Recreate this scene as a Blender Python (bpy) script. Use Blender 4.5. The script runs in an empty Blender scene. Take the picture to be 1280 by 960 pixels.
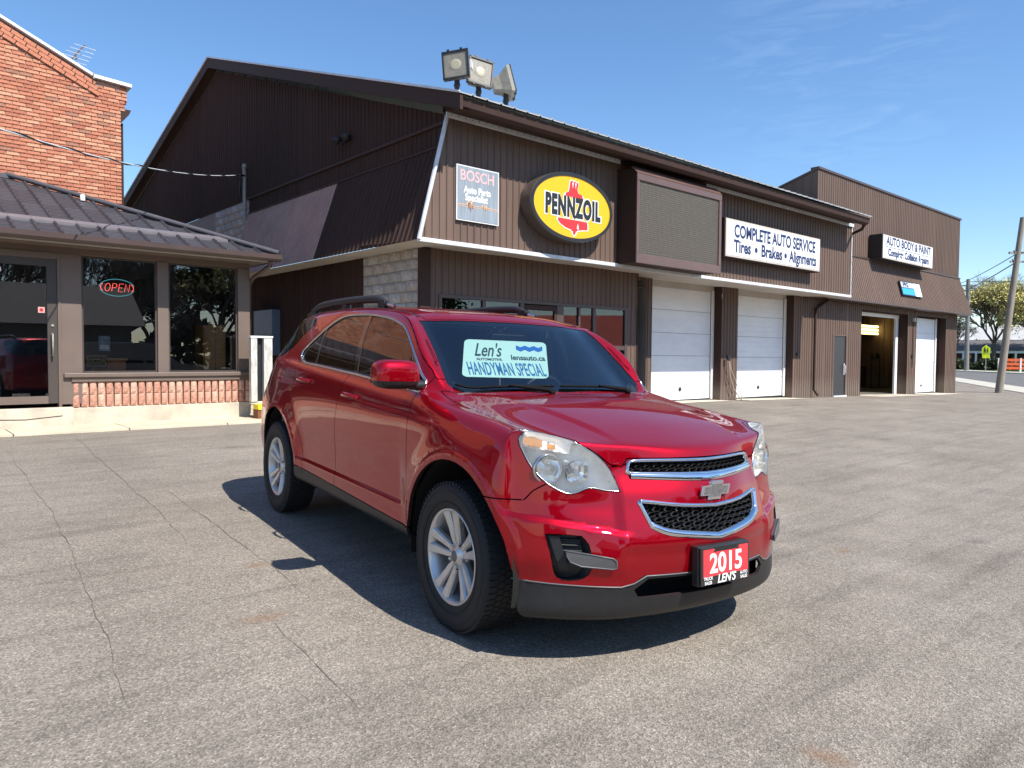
import bpy, bmesh, math, random
import numpy as np
from math import sin, cos, pi, radians, atan2, sqrt, hypot
from mathutils import Vector, Matrix
from mathutils.geometry import tessellate_polygon
random.seed(7)
SC = bpy.context.scene
COL = SC.collection
# ------------------------------------------------------------------ camera
YAW, PIT, ROL, CH = 0.84735, -0.037916, 0.0076694, 1.3296
_f = Vector((cos(YAW)*cos(PIT), sin(YAW)*cos(PIT), sin(PIT)))
_r = Vector((sin(YAW), -cos(YAW), 0)); _u = _r.cross(_f)
_r2 = _r*cos(ROL) + _u*sin(ROL); _u2 = _u*cos(ROL) - _r*sin(ROL)
cam = bpy.data.objects.new('camera', bpy.data.cameras.new('camera')); COL.objects.link(cam)
cam.matrix_world = Matrix(((_r2.x, _u2.x, -_f.x, 0), (_r2.y, _u2.y, -_f.y, 0), (_r2.z, _u2.z, -_f.z, CH), (0, 0, 0, 1)))
cam.data.sensor_width = 36; cam.data.lens = 924.85/1280*36
cam.data.clip_start = 0.05; cam.data.clip_end = 3000
SC.camera = cam
# ------------------------------------------------------------------ sky, sun, exposure
SUNV = Vector((0.10, -0.80, 1.0)).normalized()      # towards the sun
SUN_EL = math.asin(SUNV.z); SUN_AZ = atan2(SUNV.x, SUNV.y)   # azimuth clockwise from +Y
W = bpy.data.worlds.new('World'); SC.world = W; W.use_nodes = True
nt = W.node_tree; nt.nodes.clear()
sky = nt.nodes.new('ShaderNodeTexSky'); sky.sky_type = 'NISHITA'; sky.sun_disc = False
sky.sun_elevation = SUN_EL; sky.sun_rotation = SUN_AZ; sky.altitude = 200
sky.air_density = 1.0; sky.dust_density = 0.3; sky.ozone_density = 3.5
bg = nt.nodes.new('ShaderNodeBackground'); bg.inputs[1].default_value = 0.128
out = nt.nodes.new('ShaderNodeOutputWorld')
tc = nt.nodes.new('ShaderNodeTexCoord')
# one thin cirrus wisp high on the right
mp = nt.nodes.new('ShaderNodeMapping'); mp.inputs['Scale'].default_value = (5.0, 5.0, 26.0); mp.inputs['Rotation'].default_value = (0.55, 0.0, 0.0)
nz = nt.nodes.new('ShaderNodeTexNoise'); nz.inputs['Scale'].default_value = 2.2; nz.inputs['Detail'].default_value = 7; nz.inputs['Roughness'].default_value = 0.6; nz.inputs['Distortion'].default_value = 1.2
cr = nt.nodes.new('ShaderNodeValToRGB'); cr.color_ramp.elements[0].position = 0.46; cr.color_ramp.elements[1].position = 0.80
mx = nt.nodes.new('ShaderNodeMix'); mx.data_type = 'RGBA'
mx.inputs[7].default_value = (5.5, 6.4, 7.6, 1)
ml = nt.nodes.new('ShaderNodeMath'); ml.operation = 'MULTIPLY'
def dmask(d, lo, hi, k):
    vd = nt.nodes.new('ShaderNodeVectorMath'); vd.operation = 'DOT_PRODUCT'; vd.inputs[1].default_value = d; nt.links.new(tc.outputs['Generated'], vd.inputs[0])
    r_ = nt.nodes.new('ShaderNodeMapRange'); r_.interpolation_type = 'SMOOTHSTEP'; r_.inputs[1].default_value = lo; r_.inputs[2].default_value = hi; r_.inputs[4].default_value = k; nt.links.new(vd.outputs['Value'], r_.inputs[0]); return r_.outputs[0]
nt.links.new(tc.outputs['Generated'], mp.inputs[0]); nt.links.new(mp.outputs[0], nz.inputs[0]); nt.links.new(nz.outputs[0], cr.inputs[0])
nt.links.new(cr.outputs[0], ml.inputs[0]); nt.links.new(dmask((.8494, .4077, .3351), .985, .9985, .09), ml.inputs[1]); nt.links.new(ml.outputs[0], mx.inputs[0]); nt.links.new(sky.outputs[0], mx.inputs[6])
hs_w = nt.nodes.new('ShaderNodeHueSaturation'); hs_w.inputs['Saturation'].default_value = 1.12; nt.links.new(mx.outputs[2], hs_w.inputs['Color']); nt.links.new(hs_w.outputs[0], bg.inputs[0]); nt.links.new(bg.outputs[0], out.inputs[0])
sun = bpy.data.objects.new('sun', bpy.data.lights.new('sun', 'SUN')); COL.objects.link(sun)
sun.data.energy = 4.75; sun.data.angle = radians(0.53); sun.data.color = (1.0, 0.955, 0.88)
sun.rotation_euler = SUNV.to_track_quat('Z', 'Y').to_euler()
vs = SC.view_settings; vs.view_transform = 'Standard'; vs.look = 'None'; vs.gamma = 1; vs.exposure = 0.65
SC.cycles.use_denoising = True; SC.cycles.max_bounces = 8; SC.cycles.transparent_max_bounces = 12
SC.cycles.caustics_reflective = False; SC.cycles.caustics_refractive = False
# ------------------------------------------------------------------ helpers
MATS = {}
def mat(name, col=(.5, .5, .5), rough=.6, metal=0., nscale=0., namp=.12, coat=0., bump=0., bscale=40., emis=None, es=1., alpha=1., spec=.5, coatr=.03, col2=None, stretch=None):
    """principled material with noise variation of colour and fine relief"""
    if name in MATS: return MATS[name]
    m = bpy.data.materials.new(name); m.use_nodes = True; t = m.node_tree; b = t.nodes['Principled BSDF']
    b.inputs['Base Color'].default_value = (*col, 1); b.inputs['Roughness'].default_value = rough; b.inputs['Metallic'].default_value = metal
    b.inputs['Coat Weight'].default_value = coat; b.inputs['Coat Roughness'].default_value = coatr; b.inputs['Specular IOR Level'].default_value = spec
    if emis: b.inputs['Emission Color'].default_value = (*emis, 1); b.inputs['Emission Strength'].default_value = es
    if alpha < 1: b.inputs['Alpha'].default_value = alpha
    if nscale or bump:
        c = t.nodes.new('ShaderNodeTexCoord'); src = c.outputs['Object']
        if stretch:
            mpp = t.nodes.new('ShaderNodeMapping'); mpp.inputs['Scale'].default_value = stretch
            t.links.new(src, mpp.inputs[0]); src = mpp.outputs[0]
    if nscale:
        n = t.nodes.new('ShaderNodeTexNoise'); n.inputs['Scale'].default_value = nscale; n.inputs['Detail'].default_value = 6; n.inputs['Roughness'].default_value = .65
        t.links.new(src, n.inputs['Vector'])
        r = t.nodes.new('ShaderNodeMapRange'); r.inputs[1].default_value = .3; r.inputs[2].default_value = .7
        t.links.new(n.outputs[0], r.inputs[0])
        q = t.nodes.new('ShaderNodeMix'); q.data_type = 'RGBA'
        c1 = tuple(max(0, x*(1-namp)) for x in col); c2_ = col2 or tuple(min(1, x*(1+namp)) for x in col)
        q.inputs[6].default_value = (*c1, 1); q.inputs[7].default_value = (*c2_, 1)
        t.links.new(r.outputs[0], q.inputs[0]); t.links.new(q.outputs[2], b.inputs['Base Color'])
        r2 = t.nodes.new('ShaderNodeMapRange'); r2.inputs[3].default_value = max(0, rough-.08); r2.inputs[4].default_value = min(1, rough+.08)
        t.links.new(n.outputs[0], r2.inputs[0]); t.links.new(r2.outputs[0], b.inputs['Roughness'])
    if bump:
        n2 = t.nodes.new('ShaderNodeTexNoise'); n2.inputs['Scale'].default_value = bscale; n2.inputs['Detail'].default_value = 4
        t.links.new(src, n2.inputs['Vector'])
        bp = t.nodes.new('ShaderNodeBump'); bp.inputs['Strength'].default_value = bump; bp.inputs['Distance'].default_value = .01
        t.links.new(n2.outputs[0], bp.inputs['Height']); t.links.new(bp.outputs[0], b.inputs['Normal'])
    MATS[name] = m; return m
def glass_mat(name, tint=(.5, .55, .55), refl=1.0, ior=1.5, rough=0.):
    """thin pane: tinted see-through layer under a mirror-like fresnel reflection"""
    if name in MATS: return MATS[name]
    m = bpy.data.materials.new(name); m.use_nodes = True; t = m.node_tree; t.nodes.clear()
    o = t.nodes.new('ShaderNodeOutputMaterial'); tr = t.nodes.new('ShaderNodeBsdfTransparent'); tr.inputs[0].default_value = (*tint, 1)
    g = t.nodes.new('ShaderNodeBsdfGlossy'); g.inputs['Roughness'].default_value = rough; g.inputs[0].default_value = (refl, refl, refl, 1)
    fr = t.nodes.new('ShaderNodeFresnel'); fr.inputs[0].default_value = ior
    ms = t.nodes.new('ShaderNodeMixShader')
    t.links.new(fr.outputs[0], ms.inputs[0]); t.links.new(tr.outputs[0], ms.inputs[1]); t.links.new(g.outputs[0], ms.inputs[2]); t.links.new(ms.outputs[0], o.inputs[0])
    MATS[name] = m; return m
def tag(o, label=None, cat=None, group=None, kind=None):
    if label: o['label'] = label
    if cat: o['category'] = cat
    if group: o['group'] = group
    if kind: o['kind'] = kind
    return o
def empty(name, loc=(0, 0, 0), rz=0, **k):
    o = bpy.data.objects.new(name, None); COL.objects.link(o); o.location = loc; o.rotation_euler = (0, 0, rz); o.empty_display_size = .3
    return tag(o, **k)
class MB:
    """collects polygons; build() links them as ONE mesh object"""
    def __init__(s): s.v = []; s.f = []; s.sm = []
    def add(s, vs, fs, smooth=False):
        n = len(s.v); s.v += [tuple(v) for v in vs]; s.f += [tuple(i+n for i in f) for f in fs]; s.sm += [smooth]*len(fs); return s
    def quad(s, *p): return s.add(p, [tuple(range(len(p)))])
    def box(s, x0, x1, y0, y1, z0, z1):
        return s.add([(x0,y0,z0),(x1,y0,z0),(x1,y1,z0),(x0,y1,z0),(x0,y0,z1),(x1,y0,z1),(x1,y1,z1),(x0,y1,z1)],
                     [(0,3,2,1),(4,5,6,7),(0,1,5,4),(1,2,6,5),(2,3,7,6),(3,0,4,7)])
    def obox(s, c, ax, ay, az, hx, hy, hz):
        c = Vector(c); ax, ay, az = Vector(ax), Vector(ay), Vector(az)
        P = [c+ax*(hx*i)+ay*(hy*j)+az*(hz*k) for k in (-1, 1) for i, j in ((-1,-1),(1,-1),(1,1),(-1,1))]
        return s.add(P, [(0,3,2,1),(4,5,6,7),(0,1,5,4),(1,2,6,5),(2,3,7,6),(3,0,4,7)])
    def prism(s, pts, d, caps=True):
        """closed polygon pts extruded by vector d"""
        n = len(pts); P = [Vector(p) for p in pts]; D = Vector(d); s.add(P+[p+D for p in P], [(i,(i+1) % n,(i+1) % n+n,i+n) for i in range(n)])
        if caps:
            tr = tessellate_polygon([P]); b = len(s.v)-2*n
            for t in tr: s.f += [tuple(b+i for i in reversed(t)), tuple(b+n+i for i in t)]; s.sm += [False, False]
        return s
    def poly(s, pts):
        P = [Vector(p) for p in pts]; tr = tessellate_polygon([P]); return s.add(P, [tuple(t) for t in tr])
    def tube(s, path, r, n=8, closed=False, caps=True, smooth=True, flat=None):
        """round (or flattened) bar along a path; r number or list"""
        P = [Vector(p) for p in path]; m = len(P); R = r if isinstance(r, (list, tuple)) else [r]*m
        vs = []; prev = None
        for i, p in enumerate(P):
            a = P[(i-1) % m] if (closed or i > 0) else p; b = P[(i+1) % m] if (closed or i < m-1) else p
            t = (b-a).normalized()
            if prev is None:
                w = Vector((0,0,1)) if abs(t.z) < .9 else Vector((1,0,0)); u = t.cross(w).normalized()
            else: u = (prev - t*prev.dot(t)).normalized()
            prev = u; w = t.cross(u)
            for k in range(n):
                a_ = 2*pi*k/n; vs.append(p + (u*cos(a_)*(flat[0] if flat else 1) + w*sin(a_)*(flat[1] if flat else 1))*R[i])
        fs = []
        for i in range(m if closed else m-1):
            for k in range(n): fs.append((i*n+k, i*n+(k+1) % n, ((i+1) % m)*n+(k+1) % n, ((i+1) % m)*n+k))
        s.add(vs, fs, smooth)
        if caps and not closed:
            s.add(vs[:n], [tuple(range(n-1, -1, -1))]); s.add(vs[-n:], [tuple(range(n))])
        return s
    def lathe(s, prof, n=24, c=(0,0,0), ax=(0,0,1), smooth=True, cap=False):
        """profile of (radius, height) spun about axis ax through c"""
        a = Vector(ax).normalized(); w = Vector((0,0,1)) if abs(a.z) < .9 else Vector((1,0,0)); u = a.cross(w).normalized(); v = a.cross(u); c = Vector(c)
        vs = [c + a*h + (u*cos(2*pi*k/n)+v*sin(2*pi*k/n))*r for r, h in prof for k in range(n)]
        s.add(vs, [(i*n+k, i*n+(k+1) % n, (i+1)*n+(k+1) % n, (i+1)*n+k) for i in range(len(prof)-1) for k in range(n)], smooth)
        return s
    def mesh(s, name):
        me = bpy.data.meshes.new(name); me.from_pydata(s.v, [], s.f); me.polygons.foreach_set('use_smooth', s.sm); me.update(); return me
    def build(s, name, m=None, parent=None, loc=None, bevel=0, seg=2, **k):
        o = bpy.data.objects.new(name, s.mesh(name)); COL.objects.link(o)
        if m: o.data.materials.append(m)
        if parent: o.parent = parent
        if loc: o.location = loc
        if bevel:
            b = o.modifiers.new('bevel', 'BEVEL'); b.width = bevel; b.segments = seg; b.limit_method = 'ANGLE'; b.angle_limit = radians(35)
        return tag(o, **k)
def inst(o, name, M=None, parent=None, **k):
    c = o.copy(); c.name = name; COL.objects.link(c)
    for q in ('label', 'category', 'group'):
        if q in c: del c[q]
    if parent: c.parent = parent
    if M is not None: c.matrix_basis = M
    return tag(c, **k)
def sm(a, b, x):
    t = min(1, max(0, (x-a)/(b-a))); return t*t*(3-2*t)
def G(x, y):
    """height of the paved lot"""
    a = .025*min(max(y-2.7, -3), 2.9) + .05*sm(5.6, 11, y)
    if y < 2.7: a = .025*max(y-2.7, -4)*1.0
    a -= .020*min(max(x-2.1, -2), 5)*(1-sm(5, 10, y))
    a -= .016*min(max(x-17, 0), 20)*sm(3, 10, y)
    return a
def text_obj(name, s, size, m, loc, rot=None, parent=None, sx=1., bold=0., depth=.004, align='CENTER', shear=0., spacing=1., mw=None, label=None, fitw=None):
    c = bpy.data.curves.new(name, 'FONT'); c.body = s; c.size = size; c.extrude = depth; c.offset = bold; c.align_x = align; c.align_y = 'CENTER'
    c.shear = shear; c.space_character = spacing; c.resolution_u = 5
    o = bpy.data.objects.new(name, c); COL.objects.link(o)
    dg = bpy.context.evaluated_depsgraph_get(); me = bpy.data.meshes.new_from_object(o.evaluated_get(dg)); bpy.data.objects.remove(o)
    me.materials.clear(); me.materials.append(m)
    if fitw: xs_ = [v.co.x for v in me.vertices]; sx = fitw/(max(xs_)-min(xs_))
    o = bpy.data.objects.new(name, me); COL.objects.link(o); o.scale = (sx, 1, 1)
    if mw is not None: o.matrix_basis = mw @ Matrix.Diagonal((sx, 1, 1, 1))
    else: o.location = loc; o.rotation_euler = rot or (pi/2, 0, 0)
    if parent: o.parent = parent
    if label: o['label'] = label
    return o
# ================================================================== materials of the place
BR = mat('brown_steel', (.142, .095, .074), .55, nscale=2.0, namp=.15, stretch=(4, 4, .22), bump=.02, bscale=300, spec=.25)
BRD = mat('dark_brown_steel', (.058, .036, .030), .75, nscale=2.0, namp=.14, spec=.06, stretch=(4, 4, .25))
BRP = mat('faded_brown_steel', (.40, .25, .205), .7, nscale=2.5, namp=.14, spec=.25)
TRIMB = mat('brown_trim', (.075, .048, .042), .4, nscale=2, namp=.1)
DTRIM = mat('dark_brown_trim', (.052, .030, .024), .7, nscale=2, namp=.1, spec=.2)
WTRIM = mat('galvanised_flashing', (.62, .64, .66), .4, nscale=3, namp=.15)
SOFF = mat('pale_soffit', (.52, .47, .42), .7, nscale=1.5, namp=.15)
WDOOR = mat('white_door_paint', (.82, .84, .87), .45, nscale=1.6, namp=.06, stretch=(1, 1, 2.5))
CONC = mat('pale_concrete', (.50, .44, .35), .9, nscale=3.0, namp=.22, bump=.3, bscale=60)
BLOCKM = [mat('concrete_block_%s' % n, c, .9, nscale=9, namp=.22, bump=.9, bscale=35) for n, c in (('grey', (.36,.34,.32)), ('warm', (.40,.35,.31)), ('pale', (.43,.41,.385)))]
MORT = mat('mortar', (.25, .22, .20), .95, nscale=20, namp=.15)
BLACK = mat('black_plastic', (.015, .015, .016), .45, nscale=8, namp=.2)
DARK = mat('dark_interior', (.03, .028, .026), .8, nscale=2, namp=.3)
WHITE = mat('white_paint', (.82, .82, .80), .4, nscale=2, namp=.04)
NAVY = mat('navy_lettering', (.008, .022, .10), .5)
GALV = mat('weathered_metal', (.30, .29, .27), .55, metal=.3, nscale=12, namp=.35)
WINDOW = glass_mat('window_glass', (.55, .57, .57), 1.0, 1.8)

def sheet_tone(m, w, amt):
    """each pressed sheet a little lighter or darker than the next"""
    t = m.node_tree; b = t.nodes['Principled BSDF']; src = b.inputs['Base Color'].links[0].from_socket; c = t.nodes.new('ShaderNodeTexCoord'); sp = t.nodes.new('ShaderNodeSeparateXYZ'); t.links.new(c.outputs['Object'], sp.inputs[0])
    def M_(op, x, y):
        q = t.nodes.new('ShaderNodeMath'); q.operation = op
        for i, v in enumerate((x, y)):
            if isinstance(v, (int, float)): q.inputs[i].default_value = v
            else: t.links.new(v, q.inputs[i])
        return q.outputs[0]
    f = M_('FLOOR', M_('DIVIDE', M_('ADD', sp.outputs[0], sp.outputs[1]), w), 0); wn = t.nodes.new('ShaderNodeTexWhiteNoise'); wn.noise_dimensions = '1D'; t.links.new(f, wn.inputs['W'])
    r = t.nodes.new('ShaderNodeMapRange'); r.inputs[3].default_value = 1-amt; r.inputs[4].default_value = 1+amt; t.links.new(wn.outputs[0], r.inputs[0])
    dn = t.nodes.new('ShaderNodeTexNoise'); dn.inputs['Scale'].default_value = 3.5; dn.inputs['Detail'].default_value = 5; t.links.new(c.outputs['Object'], dn.inputs['Vector'])
    gz_ = t.nodes.new('ShaderNodeMapRange'); gz_.inputs[1].default_value = .1; gz_.inputs[2].default_value = .55; gz_.inputs[3].default_value = .55; gz_.inputs[4].default_value = 0; t.links.new(M_('ADD', sp.outputs[2], M_('MULTIPLY', dn.outputs[0], -.35)), gz_.inputs[0])
    v = t.nodes.new('ShaderNodeVectorMath'); v.operation = 'SCALE'; t.links.new(src, v.inputs[0]); t.links.new(r.outputs[0], v.inputs['Scale'])
    mx_ = t.nodes.new('ShaderNodeMix'); mx_.data_type = 'RGBA'; mx_.inputs[7].default_value = (.20, .165, .13, 1); t.links.new(gz_.outputs[0], mx_.inputs[0]); t.links.new(v.outputs[0], mx_.inputs[6]); t.links.new(mx_.outputs[2], b.inputs['Base Color'])
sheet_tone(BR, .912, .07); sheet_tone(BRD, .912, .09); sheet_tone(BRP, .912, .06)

def ribs(name, m, parent, p0, d, n, length, zb, zt, pitch=.152, depth=.018, rib=.035, lean=None, t0=0., **k):
    """profiled steel sheet with standing ribs; zb, zt heights as functions of the run t; lean(z) = outward offset"""
    zb_ = zb if callable(zb) else (lambda t: zb); zt_ = zt if callable(zt) else (lambda t: zt); ln = lean or (lambda z: 0.)
    T = []; t = t0
    while t < length - 1e-6:
        for a, o in ((0, 0), (pitch-rib-.012, 0), (pitch-rib, depth), (pitch-.012, depth)):
            if t+a < length: T.append((t+a, o))
        t += pitch
    T.append((length, 0)); mb = MB(); vs = []
    for t, o in T:
        a, b = zb_(t), zt_(t)
        if b < a: b = a
        for z in (a, b):
            w = o+ln(z); vs.append((p0[0]+d[0]*t+n[0]*w, p0[1]+d[1]*t+n[1]*w, z))
    mb.add(vs, [(2*i, 2*i+2, 2*i+3, 2*i+1) for i in range(len(T)-1)])
    return mb.build(name, m, parent, **k)

# ================================================================== repair shop
shop = empty('repair_shop', label='long brown metal-clad repair shop with gable end, sign fascia and two white garage doors', cat='building')
YD = 11.9; X0, YF, YW = 7.07, 10.40, 11.20     # fascia left foot, fascia plane, lower wall plane
XG = 7.65                           # gable wall plane
def rbox(name, m, x0, x1, y0, y1, z0, z1, parent=shop, bevel=.006, **k):
    return MB().box(x0, x1, y0, y1, z0, z1).build(name, m, parent, bevel=bevel, **k)
# upper fascia in three runs with the display between
ribs('fascia_cladding', BR, shop, (X0, YF), (1, 0), (0, -1), 23.2-X0, 3.30, lambda t: min(5.42, 3.30 + t*3.9), pitch=.152, depth=.02, rib=.03)
# side mansard, its dark new sheets and the faded run
mans = lambda z: -(z-3.28)/(4.93-3.28)*(XG-.02-X0)
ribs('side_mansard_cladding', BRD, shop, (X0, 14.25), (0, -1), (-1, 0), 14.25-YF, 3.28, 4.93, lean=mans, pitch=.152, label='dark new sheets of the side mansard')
ribs('side_mansard_cladding', BRP, shop, (X0, 18.95), (0, -1), (-1, 0), 18.95-14.25, 3.28, 4.93, lean=mans, pitch=.152, label='faded pink-brown sheets of the side mansard')
MB().prism([(X0, 18.95, 3.28), (XG, 18.95, 3.28), (XG, 18.95, 4.93)], (0, .02, 0)).build('mansard_end_panel', DTRIM, shop)
rbox('mansard_top_trim', DTRIM, XG-.045, XG+.0, YF+.15, 18.95, 4.93, 4.97)
def gz(y): return 5.58 + (y-YF)*.346 if y < 21.1 else 9.28 - (y-21.1)*.29
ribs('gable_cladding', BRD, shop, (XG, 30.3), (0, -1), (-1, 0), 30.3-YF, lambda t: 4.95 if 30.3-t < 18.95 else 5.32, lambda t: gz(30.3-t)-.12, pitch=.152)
rbox('gable_trim', DTRIM, XG-.05, XG-.0, YF+.02, 19.0, 5.30, 5.36)
# block wall under the gable behind the office roof
bw = MB().box(XG+.01, XG+.25, 18.95, 30.3, 0, 5.32).build('block_wall', MORT, shop)
def blocks(y0, y1, z0, z1, xf, par, seed, row=.2, ln=.4):
    rnd = random.Random(seed); base = {}
    r = 0; z = z0
    while z < z1-.02:
        y = y0 - (ln/2 if r % 2 else 0)
        while y < y1-.01:
            a, b = max(y, y0), min(y+ln, y1)
            if b-a > .05:
                key = (round(b-a, 2), rnd.randint(0, 2))
                if key not in base:
                    L, m = key; mb = MB(); n1, n2 = max(2, int(L/.06)), 4; vs = []
                    for i in range(n1+1):
                        for j in range(n2+1):
                            edge = i in (0, n1) or j in (0, n2)
                            vs.append((.0 if edge else -(.016+rnd.random()*.022), .005+(L-.01)*i/n1, .005+(row-.01)*j/n2))
                    mb.add(vs, [(i*(n2+1)+j, (i+1)*(n2+1)+j, (i+1)*(n2+1)+j+1, i*(n2+1)+j+1) for i in range(n1) for j in range(n2)])
                    mb.box(0.0005, .05, .005, L-.005, .005, row-.005)
                    me = mb.mesh('block'); me.materials.append(BLOCKM[m]); base[key] = me
                o = bpy.data.objects.new('concrete_block', base[key]); COL.objects.link(o); o.parent = par; o.location = (xf-rnd.random()*.004, a, z)
            y += ln
        r += 1; z += row
MB().box(XG+.012, XG+.3, 11.22, 13.2, -.05, 3.26).build('block_backing', MORT, shop)
blocks(11.24, 13.2, .1, 3.26, XG, shop, 3)
blocks(18.97, 21.4, 4.3, 5.32, XG, shop, 5)
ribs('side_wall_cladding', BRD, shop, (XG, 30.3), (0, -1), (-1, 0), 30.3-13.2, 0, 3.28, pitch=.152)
MB().poly([(X0, YF, 3.275), (X0, 18.95, 3.275), (XG, 18.95, 3.275), (XG, YF, 3.275)]).build('side_soffit', SOFF, shop)
# soffit under the sign fascia, sagging a little
mb = MB(); n = 60; vs = []
for i in range(n+1):
    x = X0+(23.2-X0)*i/n
    for j, y in enumerate((YF+.01, 11.1, 12.3)): vs.append((x, y, 3.272 + .05*(y-YF) - (.02*abs(sin(x*1.3))*(j == 1))))
mb.add(vs, [(i*3+j, i*3+j+1, i*3+j+4, i*3+j+3) for i in range(n) for j in (0, 1)]); mb.build('front_soffit', SOFF, shop)
# flashings
rbox('bottom_flashing', WTRIM, X0-.015, 12.6, YF-.045, YF+.02, 3.235, 3.31)
rbox('bottom_flashing', WTRIM, 12.6, 23.22, YF-.045, YF+.02, 3.225, 3.30)
MB().tube([(X0-.01, YF-.03, 3.27), (XG-.02, YF-.03, 5.42)], .045, 4).build('corner_flashing', WTRIM, shop)
for a, b in ((7.6, 12.15), (15.3, 23.25)):
    o = rbox('top_flashing', WTRIM, a, b, YF-.06, YF-.03, 5.40, 5.50)
    mb = MB()
    x = a+.1
    while x < b: mb.box(x, x+.02, YF-.064, YF-.06, 5.45, 5.468); x += .152
    mb.build('rivet_row', DTRIM, o, kind='stuff')
rbox('fascia_end_board', WTRIM, 23.19, 23.23, YF-.03, YF+.12, 3.24, 5.42); rbox('fascia_return', BR, 23.17, 23.2, YF+.12, YD, 3.28, 5.6)
# eaves gutter and frieze
MB().prism([(7.40, 9.74, 5.40), (7.40, 9.72, 5.55), (7.40, 9.9, 5.60), (7.40, 9.9, 5.36), (7.40, 9.80, 5.36)], (15.5, 0, 0)).build('eaves_gutter', DTRIM, shop, bevel=.008)
MB().prism([(7.6, 9.9, 5.42), (7.6, 9.9, 5.62), (7.6, YF+.05, 5.76), (7.6, YF+.05, 5.50)], (15.3, 0, 0)).build('eaves_soffit', DTRIM, shop); rbox('frieze_board', DTRIM, 7.6, 23.25, YF-.02, YF+.05, 5.42, 5.56)
# roof: two slopes of ribbed sheet
def roofslope(y0, z0, y1, z1, x0, x1, nm):
    mb = MB(); x = x0; vs = []; T = []
    while x < x1:
        for a, o in ((0, 0), (.26, 0), (.27, .022), (.29, .022)): T.append((min(x+a, x1), o))
        x += .305
    T.append((x1, 0))
    for x, o in T: vs += [(x, y0, z0+o), (x, y1, z1+o), (x, y0, z0+o-.02)]
    for i in range(len(T)-1): mb.add([], []); 
    mb.add(vs, [f for i in range(len(T)-1) for f in ((3*i, 3*i+3, 3*i+4, 3*i+1), (3*i+2, 3*i+5, 3*i+3, 3*i))])
    return mb.build(nm, mat('roof_sheet', (.36, .36, .36), .5, nscale=2, namp=.2), shop)
roofslope(9.66, 5.595, 21.1, 9.50, 7.35, 22.95, 'roof')
roofslope(30.6, 6.72, 21.1, 9.50, 7.35, 24.0, 'roof')
for (ya, za, yb, zb2) in ((9.68, 5.585, 21.12, 9.48), (21.12, 9.48, 30.6, 6.70)):
    MB().prism([(7.38, ya, za-.26), (7.38, ya, za), (7.38, yb, zb2), (7.38, yb, zb2-.27)], (.06, 0, 0)).build('rake_board', DTRIM, shop)
    MB().prism([(7.38, ya, za-.005), (7.38, ya, za+.035), (7.38, yb, zb2+.035), (7.38, yb, zb2-.005)], (-.03, 0, 0)).build('rake_edge_flashing', WTRIM, shop)
    MB().quad((7.44, ya, za-.24), (XG, ya, za-.24), (XG, yb, zb2-.25), (7.44, yb, zb2-.25)).build('rake_soffit', BRD, shop)
# lower front wall
def fw(x0, x1, z0, z1, y=YW, m=BR, **k): return ribs('wall_cladding', m, shop, (x0, y), (1, 0), (0, -1), x1-x0, z0, z1, pitch=.152, depth=.02, rib=.03, **k)
rbox('corner_post', DTRIM, XG-.02, XG+.22, YW-.03, YW+.05, -.1, 3.27)
fw(XG+.22, 13.8, 2.46, 3.32); fw(XG+.22, 8.08, -.1, 2.46); fw(13.48, 13.8, -.1, 2.46); fw(8.08, 13.48, -.1, .5)
YD = 11.9                          # the door bays stand deeper under the fascia
fw(14.68, 15.26, -.1, 3.36, y=YD); rbox('pier_side', BRD, 15.26, 15.28, YD, YD+.35, -.1, 3.36); rbox('wall_return', BRD, 13.8, 13.83, YW-.02, 12.3, -.1, 3.3); rbox('back_wall', BRD, 13.8, 14.7, YD+.02, YD+.06, -.1, 3.36)
fw(18.47, 19.29, -.2, 3.36, y=YD); fw(22.59, 24.66, -.3, 3.36, y=YD)
for x in (18.47, 22.59): rbox('door_reveal', BRD, x-.02, x, YD, YD+.34, -.3, 3.36)
rbox('door_reveal', BRD, 19.29, 19.31, YD, YD+.34, -.3, 3.36)
rbox('door_header', SOFF, 15.28, 22.57, YD+.26, YD+.36, 3.20, 3.37)
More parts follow.
